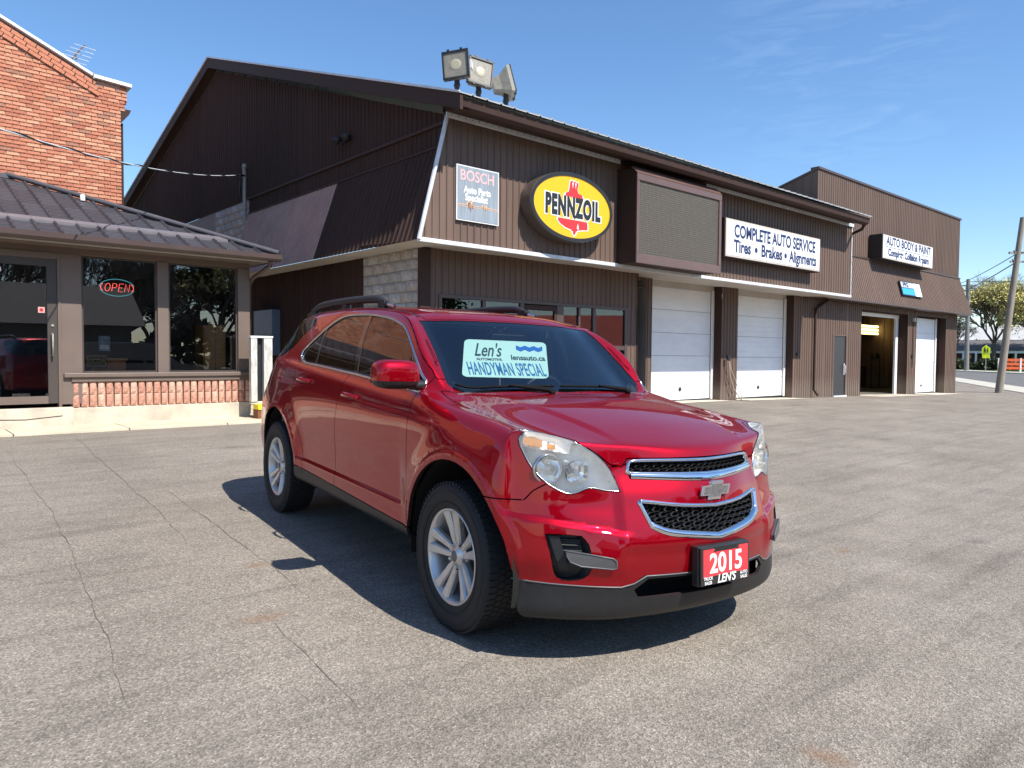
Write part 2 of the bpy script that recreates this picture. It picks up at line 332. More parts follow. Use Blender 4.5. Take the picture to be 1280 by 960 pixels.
# garage doors made of panels
def garage(x0, x1, n, ribn, lab, par, y=12.20, zb=None, zt=3.22):
    zb = G(x0, 11.5)+.012 if zb is None else zb
    g = MB().box(x0, x1, y+.03, y+.07, zb, zt).build('garage_door', mat('joint_shade_grey', (.22, .22, .23), .6), par, label=lab)  # dark backing colour stands in for shadow in the panel joints
    h = (zt-zb)/n
    for i in range(n):
        a, b = zb+i*h+.004, zb+(i+1)*h-.004
        mb = MB(); T = [(a, .006)]; m_ = ribn
        for k in range(m_):
            za, zc = a+(b-a)*k/m_, a+(b-a)*(k+1)/m_
            T += [(za+.003, 0), (zc-.006, 0), (zc-.003, .007)]
        T.append((b, .006)); vs = [(x, y+o, z) for z, o in T for x in (x0+.02, x1-.02)]
        mb.add(vs, [(2*j, 2*j+1, 2*j+3, 2*j+2) for j in range(len(T)-1)]); mb.add([(x0+.02, y+.03, a), (x1-.02, y+.03, a), (x1-.02, y+.03, b), (x0+.02, y+.03, b)], [])
        mb.build('door_panel', WDOOR, g)
    MB().box(x0-.04, x0+.01, y-.04, y+.05, zb, zt+.02).build('door_jamb', DTRIM, g); MB().box(x1-.01, x1+.09, y-.06, y+.05, zb, zt+.02).build('door_jamb', WHITE, g)
    MB().box(x1-.022, x1-.004, y-.012, y+.02, zb, zt).build('door_seal', BLACK, g); MB().box(x0, x1, y-.03, y+.03, zt-.02, zt+.01).build('door_seal', BLACK, g)
    MB().box(x0+.02, x1-.02, y-.004, y+.03, zb-.02, zb+.03).build('bottom_seal', BLACK, g)
    xm = (x0+x1)/2+.1
    MB().lathe([(.001, 0), (.055, 0), (.06, .02), (.03, .025), (.02, .05), (.001, .05)], 14, (xm, y, zb+.32), (0, -1, 0)).build('door_handle', BLACK, g)
    return g
garage(15.30, 18.37, 5, 1, 'smooth white sectional door left of the brown pier', shop)
garage(19.33, 22.47, 5, 4, 'ribbed white sectional door right of the brown pier', shop)
# shop front glazing: frames, mullions, panes
gl = rbox('window_frame', TRIMB, 8.06, 13.50, YW-.02, YW+.06, 2.40, 2.47)
def mull(x0, x1, z0, z1, y0=YW-.02, y1=YW+.06): MB().box(x0, x1, y0, y1, z0, z1).build('mullion', TRIMB, gl, bevel=.004)
for a, b in ((8.06, 8.13), (9.10, 9.18), (10.09, 10.20), (11.14, 11.34), (11.80, 11.86), (12.27, 12.36), (13.36, 13.46)): mull(a, b, .5 if not 10.0 < a < 11.2 else .12, 2.40)
mull(8.13, 10.09, 1.48, 1.58, YW-.015); mull(11.34, 13.36, 1.48, 1.58, YW-.015); mull(8.13, 10.09, .44, .52); mull(11.34, 13.36, .44, .52)
for a, b in ((8.13, 9.10), (9.18, 10.09), (11.34, 11.80), (11.86, 12.27), (12.36, 13.36)):
    for z0, z1 in ((1.58, 2.40), (.52, 1.48)): MB().box(a, b, YW+.015, YW+.02, z0, z1).build('window_pane', WINDOW, gl)
dr = rbox('glass_door', DTRIM, 10.21, 10.29, YW-.03, YW+.03, .13, 2.38)
MB().box(11.05, 11.13, YW-.03, YW+.03, .13, 2.38).build('stile', DTRIM, dr); MB().box(10.29, 11.05, YW-.03, YW+.03, 2.28, 2.38).build('rail', DTRIM, dr); MB().box(10.29, 11.05, YW-.03, YW+.03, .13, .35).build('rail', DTRIM, dr)
MB().box(10.29, 11.05, YW-.003, YW+.003, .35, 2.28).build('door_pane', WINDOW, dr)
MB().tube([(11.0, YW-.03, 1.0), (11.0, YW-.09, 1.0), (11.0, YW-.09, 1.3), (11.0, YW-.03, 1.3)], .012).build('pull_handle', GALV, dr)
POST = mat('poster_blue', (.10, .32, .60), .6, nscale=6, namp=.4)
MB().box(10.5, 10.95, YW+.03, YW+.035, 1.75, 2.2).build('window_poster', POST, shop, label='blue and white poster inside the glass door')
# interior behind the glass: floor, walls, counter
rm = MB(); rm.quad((7.9, 11.3, .14), (14.3, 11.3, .14), (14.3, 16, .14), (7.9, 16, .14)); rm.quad((7.9, 16, .1), (14.3, 16, .1), (14.3, 16, 3.2), (7.9, 16, 3.2)); rm.quad((7.9, 11.3, .1), (7.9, 16, .1), (7.9, 16, 3.2), (7.9, 11.3, 3.2)); rm.quad((14.3, 11.3, .1), (14.3, 16, .1), (14.3, 16, 3.2), (14.3, 11.3, 3.2)); rm.quad((7.9, 11.3, 3.0), (14.3, 11.3, 3.0), (14.3, 16, 3.0), (7.9, 16, 3.0))
rm.build('showroom_interior', mat('interior_wall', (.22, .20, .18), .8, nscale=1, namp=.2), shop)
rbox('counter', mat('counter_wood', (.12, .07, .04), .5, nscale=4, namp=.2), 9, 12, 13.6, 14.3, .14, 1.15)
bot = MB()
for i, x in enumerate((12.52, 12.62, 12.72)): bot.lathe([(.001, 0), (.04, 0), (.04, .16), (.016, .2), (.016, .24), (.001, .24)], 10, (x, YW+.12, 1.12))
bot.build('oil_bottle_row', mat('oil_bottle', (.10, .30, .22), .4), shop, kind='stuff')
rbox('inner_sill', SOFF, 11.4, 13.3, YW+.06, YW+.22, 1.08, 1.12)
# downspout and its elbow
MB().tube([(22.8, 9.82, 5.38), (22.9, 9.95, 5.25), (23.35, 10.5, 5.2), (23.5, 11.6, 5.1)], .045).build('downspout', DTRIM, shop)
MB().tube([(24.9, YD-.1, 3.38), (23.86, YD-.1, 2.96), (23.84, YD-.1, 2.7), (23.84, YD-.1, .28), (23.84, YD-.24, .1)], .045, 8).build('downspout', DTRIM, shop)

# ================================================================== body shop building on the right
ab = empty('body_shop', label='tall brown ribbed body shop at the right with an open bay and white door', cat='building')
XA, XB, YA = 24.0, 37.5, 11.9
ribs('upper_cladding', BR, ab, (XA, YA), (1, 0), (0, -1), XB-XA, 3.3, 7.63, pitch=.162, depth=.022, rib=.032)
ribs('side_cladding', BR, ab, (XA, 18.5), (0, -1), (-1, 0), 18.5-YA, 4.0, lambda t: 7.63-(6.6-t)*.30, pitch=.32, depth=.022, rib=.04)
rbox('parapet_cap', TRIMB, XA-.03, XB+.04, YA-.05, YA+.25, 7.61, 7.69, ab)
MB().prism([(XA-.04, YA-.03, 7.61), (XA-.04, YA-.03, 7.68), (XA-.04, 18.5, 5.70), (XA-.04, 18.5, 5.63)], (.12, 0, 0)).build('parapet_cap', TRIMB, ab)
MB().prism([(XA+.1, YA+.2, 7.55), (XA+.1, 18.5, 5.6), (XA+.1, 18.5, 5.4), (XA+.1, YA+.2, 7.35)], (XB-XA-.2, 0, 0)).build('roof', DTRIM, ab)
ribs('end_cladding', BR, ab, (XB, YA), (0, 1), (1, 0), 6.6, -.6, lambda t: 7.63-t*.30, pitch=.32)
M0_, M1_, MO = 3.34, 4.98, .45
amans = lambda z: (M1_-z)/(M1_-M0_)*MO
ribs('mansard_cladding', BR, ab, (23.23, YA-.03), (1, 0), (0, -1), XB+MO-23.23, M0_, lambda t: M1_-max(0, t-(XB-23.23))*(M1_-M0_)/MO, lean=amans, pitch=.162, depth=.022, rib=.032)
MB().poly([(XB, YA-.03, M1_), (XB+MO, YA-.03-MO, M0_), (XB+MO, 18, M0_), (XB, 18, M1_)]).build('mansard_end_panel', BR, ab)
rbox('mansard_top_trim', TRIMB, 23.23, XB+.02, YA-.075, YA-.02, M1_-.02, M1_+.04, ab)
rbox('mansard_bottom_trim', TRIMB, 23.23, XB+MO, YA-MO-.08, YA-MO-.03, M0_-.03, M0_+.03, ab)
MB().poly([(23.2, YA-MO-.04, M0_-.02), (XB+MO, YA-MO-.04, M0_-.02), (XB+MO, YA+.1, M0_-.02), (23.2, YA+.1, M0_-.02)]).build('mansard_soffit', TRIMB, ab)
def aw(x0, x1, z0, z1): ribs('wall_cladding', BR, ab, (x0, YA), (1, 0), (0, -1), x1-x0, z0, z1, pitch=.162, depth=.022, rib=.032)
aw(24.67, 25.35, -.4, 3.33); aw(25.35, 26.42, 2.17, 3.33); aw(26.42, 27.54, -.5, 3.33); aw(27.54, 31.88, 3.12, 3.33); aw(31.88, 32.78, -.5, 3.33); aw(32.78, 36.13, 3.12, 3.33); aw(36.13, XB, -.6, 3.33)
pdz = G(25.9, 11.8)
pd = MB().box(25.42, 26.35, YA+.02, YA+.06, pdz+.05, 2.12).build('personnel_door', mat('charcoal_door', (.03, .028, .032), .4, nscale=2), ab, label='dark charcoal steel door')
MB().box(25.35, 25.42, YA-.01, YA+.08, pdz, 2.17).build('door_frame', BR, pd); MB().box(26.35, 26.42, YA-.01, YA+.08, pdz, 2.17).build('door_frame', BR, pd); MB().box(25.42, 26.35, YA-.01, YA+.08, 2.12, 2.17).build('door_frame', BR, pd)
MB().box(26.2, 26.26, YA-.01, YA+.02, .75, 1.15).tube([(26.23, YA-.01, 1.08), (26.23, YA-.06, 1.08), (26.23, YA-.06, .8)], .012).build('door_handle', WTRIM, pd)
MB().box(25.4, 26.4, YA-.05, YA+.06, pdz-.02, pdz+.045).build('threshold', WTRIM, pd)
for x in (31.88, 36.13): rbox('bay_reveal', BRD, x-.02, x, YA, YA+.45, -.6, 3.15, ab)
rbox('bay_jamb', WHITE, 31.6, 31.84, YA+.36, YA+.44, -.4, 3.1, ab); rbox('bay_header', WHITE, 27.54, 31.84, YA+.34, YA+.42, 2.96, 3.1, ab); rbox('bay_header', DTRIM, 27.54, 31.88, YA+.1, YA+.28, 3.10, 3.22, ab)
garage(32.82, 35.88, 5, 4, 'white ribbed door at the far end of the body shop', ab, y=YA+.38, zb=G(34, 11.5)+.02, zt=3.10)
# open bay: dark room with tube lights and tools
rm = MB(); bz = G(29, 11.8)
for q in (((27.2, 12.3, bz), (38, 12.3, bz), (38, 20, bz), (27.2, 20, bz)), ((27.2, 20, bz), (38, 20, bz), (38, 20, 3.8), (27.2, 20, 3.8)), ((38, 12.4, bz), (38, 20, bz), (38, 20, 3.8), (38, 12.4, 3.8)),
          ((27.2, 12.3, 3.8), (38, 12.3, 3.8), (38, 20, 3.8), (27.2, 20, 3.8)), ((27.2, 12.3, bz), (27.2, 20, bz), (27.2, 20, 3.8), (27.2, 12.3, 3.8)), ((31.95, 12.36, bz), (38, 12.36, bz), (38, 12.36, 3.8), (31.95, 12.36, 3.8))): rm.quad(*q)
rm.build('bay_interior', mat('bay_wall', (.14, .125, .10), .8, nscale=1, namp=.25), ab)
tb = empty('tube_light', (36.5, 15.4, 2.55), label='yellow-white fluorescent light fitting glowing inside the open bay', cat='ceiling light')
LAMP = mat('tube_glow', (.9, .8, .45), .5, emis=(1, .78, .30), es=3.0)
for i in range(3): MB().tube([(-.9, 0, .0+i*.17), (1.2, 0, .0+i*.17)], .05, 8).build('tube', LAMP, tb)
MB().box(-.65, 1.35, .05, .09, -.06, .34).build('reflector', mat('lamp_reflector', (.6, .5, .25), .5), tb)
tc_ = empty('tool_chest', (37.0, 16.2, bz), label='dark rolling tool chest in the shade of the open bay', cat='tool chest')
MB().box(-.5, .5, -.3, .3, .12, 1.0).build('cabinet', BLACK, tc_, bevel=.02)
for i in range(4): MB().box(-.46, .46, -.32, -.3, .17+i*.2, .33+i*.2).build('drawer', mat('drawer_grey', (.06, .06, .065), .4), tc_, bevel=.004)
for sx in (-1, 1): MB().lathe([(.001, -.03), (.06, -.03), (.06, .03), (.001, .03)], 12, (sx*.4, 0, .06), (1, 0, 0)).build('caster', BLACK, tc_)
st = empty('work_stand', (36.4, 15.0, bz), label='low metal work stand with clamps inside the open bay', cat='work stand')
MB().tube([(-.5, 0, 1.4), (.5, 0, 1.4)], .03).tube([(-.4, 0, 1.42), (-.4, 0, 1.62)], .05).tube([(.1, 0, 1.42), (.1, 0, 1.66)], .06).tube([(.35, 0, 1.42), (.35, 0, 1.6)], .04).build('clamp_bar', BLACK, st)
for sx in (-1, 1): MB().tube([(sx*.45, 0, 0), (sx*.45, 0, 1.4)], .025).tube([(sx*.45, -.35, .02), (sx*.45, .35, .02)], .025).build('leg', BLACK, st)
# concrete aprons before the doors
for i, (a, b, y0, y1) in enumerate(((15.2, 18.5, 11.45, 12.25), (19.25, 22.7, 11.4, 12.25), (27.4, 32.0, 11.0, 12.4), (32.7, 36.2, 11.1, 12.3))):
    mb = MB(); n = 8; vs = []
    for k in range(n+1):
        x = a+(b-a)*k/n
        for y in (y0, y1): vs.append((x, y, G(x, y)+.012))
    mb.add(vs, [(2*k, 2*k+2, 2*k+3, 2*k+1) for k in range(n)]); mb.build('concrete_apron', CONC, kind='structure')

# ================================================================== signs
def onfront(x, y, z): return Matrix.Translation((x, y, z)) @ Matrix.Rotation(pi/2, 4, 'X')
bs = empty('wall_sign', (8.30, 10.37, 4.17), label='small faded blue-grey auto parts sign with white border at the shop corner', cat='sign')
fade = mat('faded_sign_blue', (.25, .29, .33), .5, nscale=3, namp=.2, stretch=(6, 1, .5))
MB().box(-.48, .48, -.025, .0, -.48, .48).build('border', WHITE, bs); MB().box(-.462, .462, -.03, -.024, -.462, .462).build('face', fade, bs)
PK = mat('faded_red_lettering', (.72, .42, .42), .6, nscale=4, namp=.1); OR = mat('orange_print', (.75, .42, .22), .6)
text_obj('lettering', 'BOSCH', .26, PK, None, parent=bs, mw=onfront(-.02, -.032, .30), sx=.92, bold=.004, depth=.001, align='CENTER')
text_obj('lettering', 'Auto Parts', .165, WHITE, None, parent=bs, mw=onfront(-.02, -.032, .06), sx=.84, bold=.005, depth=.001)
text_obj('lettering', 'Specialist', .165, WHITE, None, parent=bs, mw=onfront(-.04, -.032, -.07), sx=.84, bold=.005, depth=.001)
mb = MB(); mb.box(-.46, .46, -.0325, -.03, -.205, -.195).box(-.46, .46, -.0325, -.03, -.235, -.228)
zz = [(-.26, -.2), (-.23, -.12), (-.21, -.26), (-.19, -.11), (-.17, -.3), (-.15, -.13), (-.13, -.25), (-.11, -.2)]
mb.tube([(x, -.0325, z) for x, z in zz], .011, 4).tube([(x+.34, -.0325, -.2+(z+.2)*.5) for x, z in zz], .009, 4); mb.build('trace_line', OR, bs)
pz = empty('oval_sign', (10.47, 10.38, 4.22), label='yellow oval motor oil sign with red bell in a black rim', cat='sign')
YEL = mat('sign_yellow', (.74, .43, .004), .4); RED = mat('sign_red', (.68, .03, .03), .4)
def ell(a, b, y, n=64): return [(a*cos(2*pi*i/n), y, b*sin(2*pi*i/n)) for i in range(n)]
mb = MB(); R_ = [ell(1.14, .665, 0), ell(1.14, .665, -.27), ell(1.125, .65, -.30), ell(1.085, .61, -.30), ell(1.075, .60, -.285)]
for i in range(4): mb.add(R_[i]+R_[i+1], [(k, (k+1) % 64, 64+(k+1) % 64, 64+k) for k in range(64)], i == 0)
mb.build('rim', mat('sign_rim', (.09, .07, .06), .35, coat=.4), pz)
mb = MB(); mb.add(ell(1.135, .66, -.302)+ell(1.065, .59, -.302), [(k, (k+1) % 64, 64+(k+1) % 64, 64+k) for k in range(64)]); mb.build('rim_band', BLACK, pz)
MB().poly(ell(1.085, .615, -.288)).build('face', YEL, pz)
def flat(pts, y): return [(x, y, z) for x, z in pts]
def grow(pts, k, c): return [(c[0]+(x-c[0])*k[0], c[1]+(z-c[1])*k[1]) for x, z in pts]
_up = lambda P_, d: [(x, z+d) for x, z in P_]
top = [(-.23, .16), (.26, .16), (.24, .225), (.13, .25), (.10, .32), (.13, .42), (.11, .465), (.07, .44), (.04, .475), (0, .45), (-.05, .475), (-.10, .45), (-.12, .33), (-.14, .25), (-.22, .22)]
bel = [(-.42, -.205), (.38, -.205), (.40, -.26), (.40, -.36), (.28, -.37), (.10, -.40), (-.05, -.40), (-.22, -.37), (-.36, -.31), (-.43, -.25)]
clp = [(-.02, -.41), (.07, -.41), (.07, -.45), (.035, -.50), (.01, -.50), (-.02, -.45)]
top, bel, clp = _up(top, .035), _up(bel, -.035), _up(clp, -.03)
for i, (P_, c, k) in enumerate(((top, (0.01, .3), (1.12, 1.09)), (bel, (-.01, -.3), (1.07, 1.16)), (clp, (.025, -.45), (1.7, 1.35)))):
    MB().prism(flat(grow(P_, k, c), -.292), (0, .003, 0)).build('emblem_outline', WHITE, pz); MB().prism(flat(P_, -.296), (0, .003, 0)).build('emblem', RED, pz)
MB().prism(flat([(-.03, .355), (-.01, .475), (-.045, .475)], -.298), (0, .001, 0)).prism(flat([(.05, .355), (.07, .465), (.035, .475)], -.298), (0, .001, 0)).prism(flat([(.09, -.395), (.12, -.295), (.15, -.405), (.12, -.415)], -.298), (0, .001, 0)).build('emblem_cut', WHITE, pz)
text_obj('lettering_edge', 'PENNZOIL', .50, WHITE, None, parent=pz, mw=onfront(.0, -.292, -.02), fitw=1.60, bold=.050, depth=.001, spacing=1.14)
text_obj('lettering', 'PENNZOIL', .50, BLACK, None, parent=pz, mw=onfront(.0, -.296, -.02), fitw=1.54, bold=.028, depth=.002, spacing=1.14)
# unlit display board
ld = empty('display_board', (13.62, 10.38, 3.28), label='large unlit olive-grey display board in a boxy brown frame on the fascia', cat='display board')
FR = mat('display_frame', (.125, .072, .060), .38, nscale=2, namp=.12, coat=.15)
MB().prism([(-1.50, -.10, .02), (-1.50, -.50, .02), (-1.50, -.50, 1.80), (-1.50, -.38, 1.95), (-1.50, .05, 2.02), (-1.50, .05, .02)], (3.05, 0, 0)).build('cabinet', DTRIM, ld, bevel=.01)
MB().box(-1.53, 1.57, -.545, -.505, .0, .19).build('frame', FR, ld, bevel=.01); MB().box(-1.53, 1.57, -.545, -.505, 1.70, 1.84).build('frame', FR, ld, bevel=.01)
MB().prism([(-1.53, -.545, 1.845), (-1.53, -.40, 2.0), (-1.53, -.38, 1.98), (-1.53, -.52, 1.84)], (3.1, 0, 0)).build('frame', FR, ld)
MB().box(-1.53, -1.45, -.545, -.505, .19, 1.70).build('frame', FR, ld, bevel=.01); MB().box(1.47, 1.57, -.545, -.505, .19, 1.70).build('frame', FR, ld, bevel=.01)
m = mat('display_mesh', (.115, .095, .072), .55)
t = m.node_tree; b_ = t.nodes['Principled BSDF']; c_ = t.nodes.new('ShaderNodeTexCoord'); w1 = t.nodes.new('ShaderNodeTexBrick'); w1.offset = 0
w1.inputs['Scale'].default_value = 1; w1.inputs['Brick Width'].default_value = .045; w1.inputs['Row Height'].default_value = .045; w1.inputs['Mortar Size'].default_value = .010
w1.inputs['Color1'].default_value = (.15, .125, .085, 1); w1.inputs['Color2'].default_value = (.105, .09, .062, 1); w1.inputs['Mortar'].default_value = (.055, .045, .035, 1)
mp_ = t.nodes.new('ShaderNodeMapping'); mp_.inputs['Rotation'].default_value = (pi/2, 0, 0); t.links.new(c_.outputs['Object'], mp_.inputs[0]); t.links.new(mp_.outputs[0], w1.inputs[0]); t.links.new(w1.outputs[0], b_.inputs['Base Color'])
MB().box(-1.45, 1.47, -.515, -.50, .19, 1.70).build('screen', m, ld)
# illuminated-box style signs (unlit by day)
cs = empty('box_sign', (18.2, 10.37, 4.26), label='long white Complete Auto Service sign with navy lettering', cat='sign')
MB().box(-2.42, 2.42, -.235, .0, -.485, .475).build('casing', DTRIM, cs, bevel=.01); MB().box(-2.40, 2.40, -.26, -.236, -.465, .455).build('rim', SOFF, cs, bevel=.005); MB().box(-2.35, 2.35, -.266, -.26, -.42, .41).build('face', WHITE, cs)
text_obj('lettering', 'COMPLETE AUTO SERVICE', .43, NAVY, None, parent=cs, mw=onfront(.03, -.268, .17), fitw=4.15, bold=.014, depth=.001)
text_obj('lettering', 'Tires', .42, NAVY, None, parent=cs, mw=onfront(-1.66, -.268, -.20), fitw=.78, bold=.013, depth=.001)
text_obj('lettering', 'Brakes', .42, NAVY, None, parent=cs, mw=onfront(-.25, -.268, -.20), fitw=1.05, bold=.013, depth=.001)
text_obj('lettering', 'Alignments', .42, NAVY, None, parent=cs, mw=onfront(1.42, -.268, -.20), fitw=1.52, bold=.013, depth=.001)
for x in (-1.02, .46): MB().lathe([(.001, .002), (.07, .002), (.07, 0)], 16, (x, -.266, -.20), (0, -1, 0), smooth=False).build('bullet', NAVY, cs)
bb = empty('box_sign', (30.4, YA-.04, 5.44), label='white Auto Body & Paint sign with a rule between its two lines', cat='sign')
MB().box(-2.45, 2.42, -.46, .0, -.46, .44).build('casing', BLACK, bb, bevel=.01); MB().box(-2.42, 2.40, -.48, -.46, -.44, .42).build('rim', SOFF, bb, bevel=.005); MB().box(-2.38, 2.36, -.486, -.48, -.40, .38).build('face', WHITE, bb)
text_obj('lettering', 'AUTO BODY & PAINT', .42, NAVY, None, parent=bb, mw=onfront(0, -.488, .20), fitw=4.3, bold=.013, depth=.001)
text_obj('lettering', 'Complete Collision Repairs', .36, NAVY, None, parent=bb, mw=onfront(0, -.488, -.20), fitw=3.95, bold=.016, depth=.001)
MB().box(-2.2, 2.2, -.489, -.486, -.012, .008).build('rule', NAVY, bb)
pp = empty('mansard_sign', (31.1, YA-.34, 4.07), label='small blue, white and black paint brand sign on the sloping brown mansard', cat='sign'); pp.rotation_euler = (radians(-15), 0, 0)
MB().box(-1.0, 1.0, -.03, 0.02, -.30, .28).build('panel', BLACK, pp); MB().box(-.93, .28, -.034, -.03, -.26, .0).build('band', mat('sign_sky_blue', (.04, .36, .78), .4), pp); MB().box(.30, .96, -.034, -.03, -.28, .25).build('band', WHITE, pp); MB().box(-.93, .28, -.034, -.03, .03, .24).build('band', mat('sign_pale_grey', (.55, .58, .6), .4), pp)
text_obj('lettering', 'PPG', .23, NAVY, None, parent=pp, mw=onfront(-.5, -.036, .13), sx=1.3, bold=.01, depth=.001)
MB().box(.42, .85, -.036, -.034, .10, .14).box(.42, .85, -.036, -.034, -.08, -.05).box(.42, .7, -.036, -.034, -.18, -.16).build('small_print', GALV, pp)

# ================================================================== floodlights on the roof edge
LENS = mat('flood_lens', (.20, .18, .14), .3, nscale=14, namp=.2, coat=.4); FRM = mat('flood_housing', (.10, .088, .075), .5, nscale=10, namp=.3)
def flood(x, y, face, lab, pole=.62, tilt=25, roll=0, mt=FRM):
    e = empty('floodlight', (x, y, gz(y)+.1), label=lab, cat='floodlight', group='floodlights on the roof edge')
    MB().tube([(0, 0, -.15), (0, 0, .38)], .032, 10).build('pole', mat('pole_grey', (.34, .32, .30), .5, metal=.3, nscale=15, namp=.3), e)
    MB().tube([(0, 0, .24), (0, 0, .52)], [.042, .055], 10).tube([(-.03, 0, .38), (.03, 0, .38)], .06, 8).build('knuckle', BLACK, e)
    h = bpy.data.objects.new('lamp_head', None)
    R0 = Matrix.Translation((0, 0, .70)) @ Matrix.Rotation(radians(face), 4, 'Z') @ Matrix.Rotation(radians(roll), 4, 'Y') @ Matrix.Rotation(radians(tilt), 4, 'X')
    # head looks along local -Y
    mb = MB(); w, hh = .245, .26
    rings = [[(-w, -.10, -hh), (w, -.10, -hh), (w, -.10, hh), (-w, -.10, hh)], [(-w, -.04, -hh), (w, -.04, -hh), (w, -.04, hh), (-w, -.04, hh)], [(-.15, .12, -.15), (.15, .12, -.15), (.15, .12, .15), (-.15, .12, .15)], [(-.11, .26, -.11), (.11, .26, -.11), (.11, .26, .11), (-.11, .26, .11)]]
    for i in range(3): mb.add(rings[i]+rings[i+1], [(k, (k+1) % 4, 4+(k+1) % 4, 4+k) for k in range(4)])
    mb.quad(*rings[3]); hd = mb.build('lamp_head', mt, e, bevel=.01); hd.matrix_basis = R0
    fb = MB()
    for a in ((-w, w, -hh, -hh+.03), (-w, w, hh-.03, hh), (-w, -w+.03, -hh, hh), (w-.03, w, -hh, hh)): fb.box(a[0], a[1], -.125, -.10, a[2], a[3])
    fb.build('bezel', BLACK, hd)
    MB().quad((-w+.02, -.104, -hh+.02), (w-.02, -.104, -hh+.02), (w-.02, -.104, hh-.02), (-w+.02, -.104, hh-.02)).build('lens', LENS, hd)
    MB().lathe([(.001, .004), (.05, .004), (.10, .003), (.105, .0)], 20, (0, -.106, .0), (0, -1, 0)).build('bulb', mat('bulb_glass', (.34, .31, .22), .4), hd)
    cl = MB()
    for x_ in (-.12, .12): cl.box(x_-.02, x_+.02, -.13, -.08, hh, hh+.03).box(x_-.02, x_+.02, -.13, -.08, -hh-.02, -hh)
    cl.build('clip', BLACK, hd)
    MB().box(w, w+.03, -.02, .10, -.06, .10).build('ballast', mat('pale_metal', (.6, .6, .58), .4), hd)
    return e
flood(8.24, 10.9, -52, 'left floodlight of the roof trio facing the camera', tilt=-6, roll=-6)
flood(8.78, 10.95, -18, 'middle floodlight of the roof trio with its housing turned aside', tilt=-8, roll=8)
flood(9.50, 11.0, 55, 'right floodlight of the roof trio seen from behind', tilt=-14, roll=5, mt=mat('pale_flood_housing', (.30, .28, .23), .5, nscale=10, namp=.25))
gf = empty('gable_light', (XG-.03, 13.8, 5.78), label='black twin security light high on the dark gable', cat='wall light')
MB().box(-.03, 0, -.12, .12, -.06, .06).build('base', BLACK, gf)
for s in (-1, 1): MB().lathe([(.001, .0), (.05, .0), (.09, .16), (.001, .15)], 14, (-.08, s*.12, 0), (-.6, s*.6, -.35)).build('lamp', BLACK, gf)
wl = empty('wall_light', (XA-.02, 12.7, 6.65), label='small white twin lamp on the side wall above the roof', cat='wall light')
MB().box(-.04, 0, -.06, .06, -.05, .05).build('base', SOFF, wl)
for s in (-1, 1): MB().lathe([(.001, 0), (.05, 0), (.08, .15), (.001, .14)], 12, (-.06, s*.09, 0), (-.5, s*.7, -.2)).build('lamp', WHITE, wl)
# service mast, cable
ms = empty('service_mast', (7.50, 18.9, 4.78), label='grey service mast standing on the side mansard', cat='mast')
MB().tube([(0, 0, 0), (0, 0, 1.33)], .045, 10).build('pipe', GALV, ms); MB().lathe([(.001, .12), (.05, .1), (.07, 0), (.05, 0)], 12, (0, 0, 1.3)).build('weather_head', GALV, ms)
MB().tube([(0, -.02, 1.1), (-.12, -.05, 1.1)], .03).build('insulator', BLACK, ms)
def sag(a, b, s, n=24): a, b = Vector(a), Vector(b); return [a.lerp(b, i/n)-Vector((0, 0, s*4*(i/n)*(1-i/n))) for i in range(n+1)]
cp = sag((-5.03, 1.0, 3.2), (7.38, 18.85, 5.88), .75, 40)
cb = empty('service_cable', cp[0], label='twisted overhead cable running to the grey service mast', cat='cable')
o = MB().tube([p-cp[0] for p in cp], .009, 6).build('messenger_wire', WTRIM, cb)
mb = MB(); tw = []
for i in range(400):
    t_ = i/399; k = t_*40; a = cp[min(39, int(k))].lerp(cp[min(40, int(k)+1)], k-int(k)) if k < 40 else cp[40]
    tw.append(a-cp[0]+Vector((cos(i*.55)*.0, cos(i*.28)*.017, sin(i*.28)*.017)))
mb.tube(tw, .010, 5); mb.build('insulated_wire', BLACK, cb)
mb = MB()
for k in range(4): mb.tube([cp[40], cp[40]+Vector((.02, .1, -.35-.05*k)), cp[40]+Vector((.08, .05, -.1)), Vector((7.5, 18.85, 6.1))], .012, 5)
mb2 = mb; mb2.v = [tuple(Vector(v)-cp[0]) for v in mb.v]; mb2.build('drip_loop', BLACK, cb)
# air hose hanging by the pier
hs = empty('air_hose', (18.65, 11.8, .03), label='pale hose hanging on the pier with its dark reel end on the ground', cat='hose')
MB().tube([(0, 0, 1.25), (.02, -.05, 1.15), (.05, -.05, .8), (.25, -.06, .4), (.55, -.1, .1), (.62, -.2, .03), (.3, -.3, .03), (-.2, -.35, .03), (-.6, -.25, .03)], .014, 6).tube([(.0, -.02, 1.25), (.15, -.05, .9), (.5, -.08, .35), (.62, -.12, .12)], .012, 6).build('hose', mat('hose_rubber', (.45, .36, .28), .6), hs)
MB().lathe([(.001, 0), (.12, .0), (.15, .03), (.12, .07), (.001, .07)], 16, (.5, -.3, .0)).build('reel', DTRIM, hs)
MB().box(-.06, .06, -.06, 0, 1.22, 1.36).build('hanger', BLACK, hs)
# light switch boxes etc on the piers
for x, yy in ((15.0, YD), (22.8, YD), (32.3, YA)):
    MB().box(x-.04, x+.04, yy-.06, yy-.02, 1.40, 1.50).build('switch_box', BLACK, shop if x < 24 else ab)
rbox('conduit_lamp', SOFF, 32.25, 32.38, YA-.12, YA-.02, 2.85, 3.0, ab); MB().tube([(32.31, YA-.04, 2.85), (32.31, YA-.04, 1.0)], .012).build('conduit', DTRIM, ab)
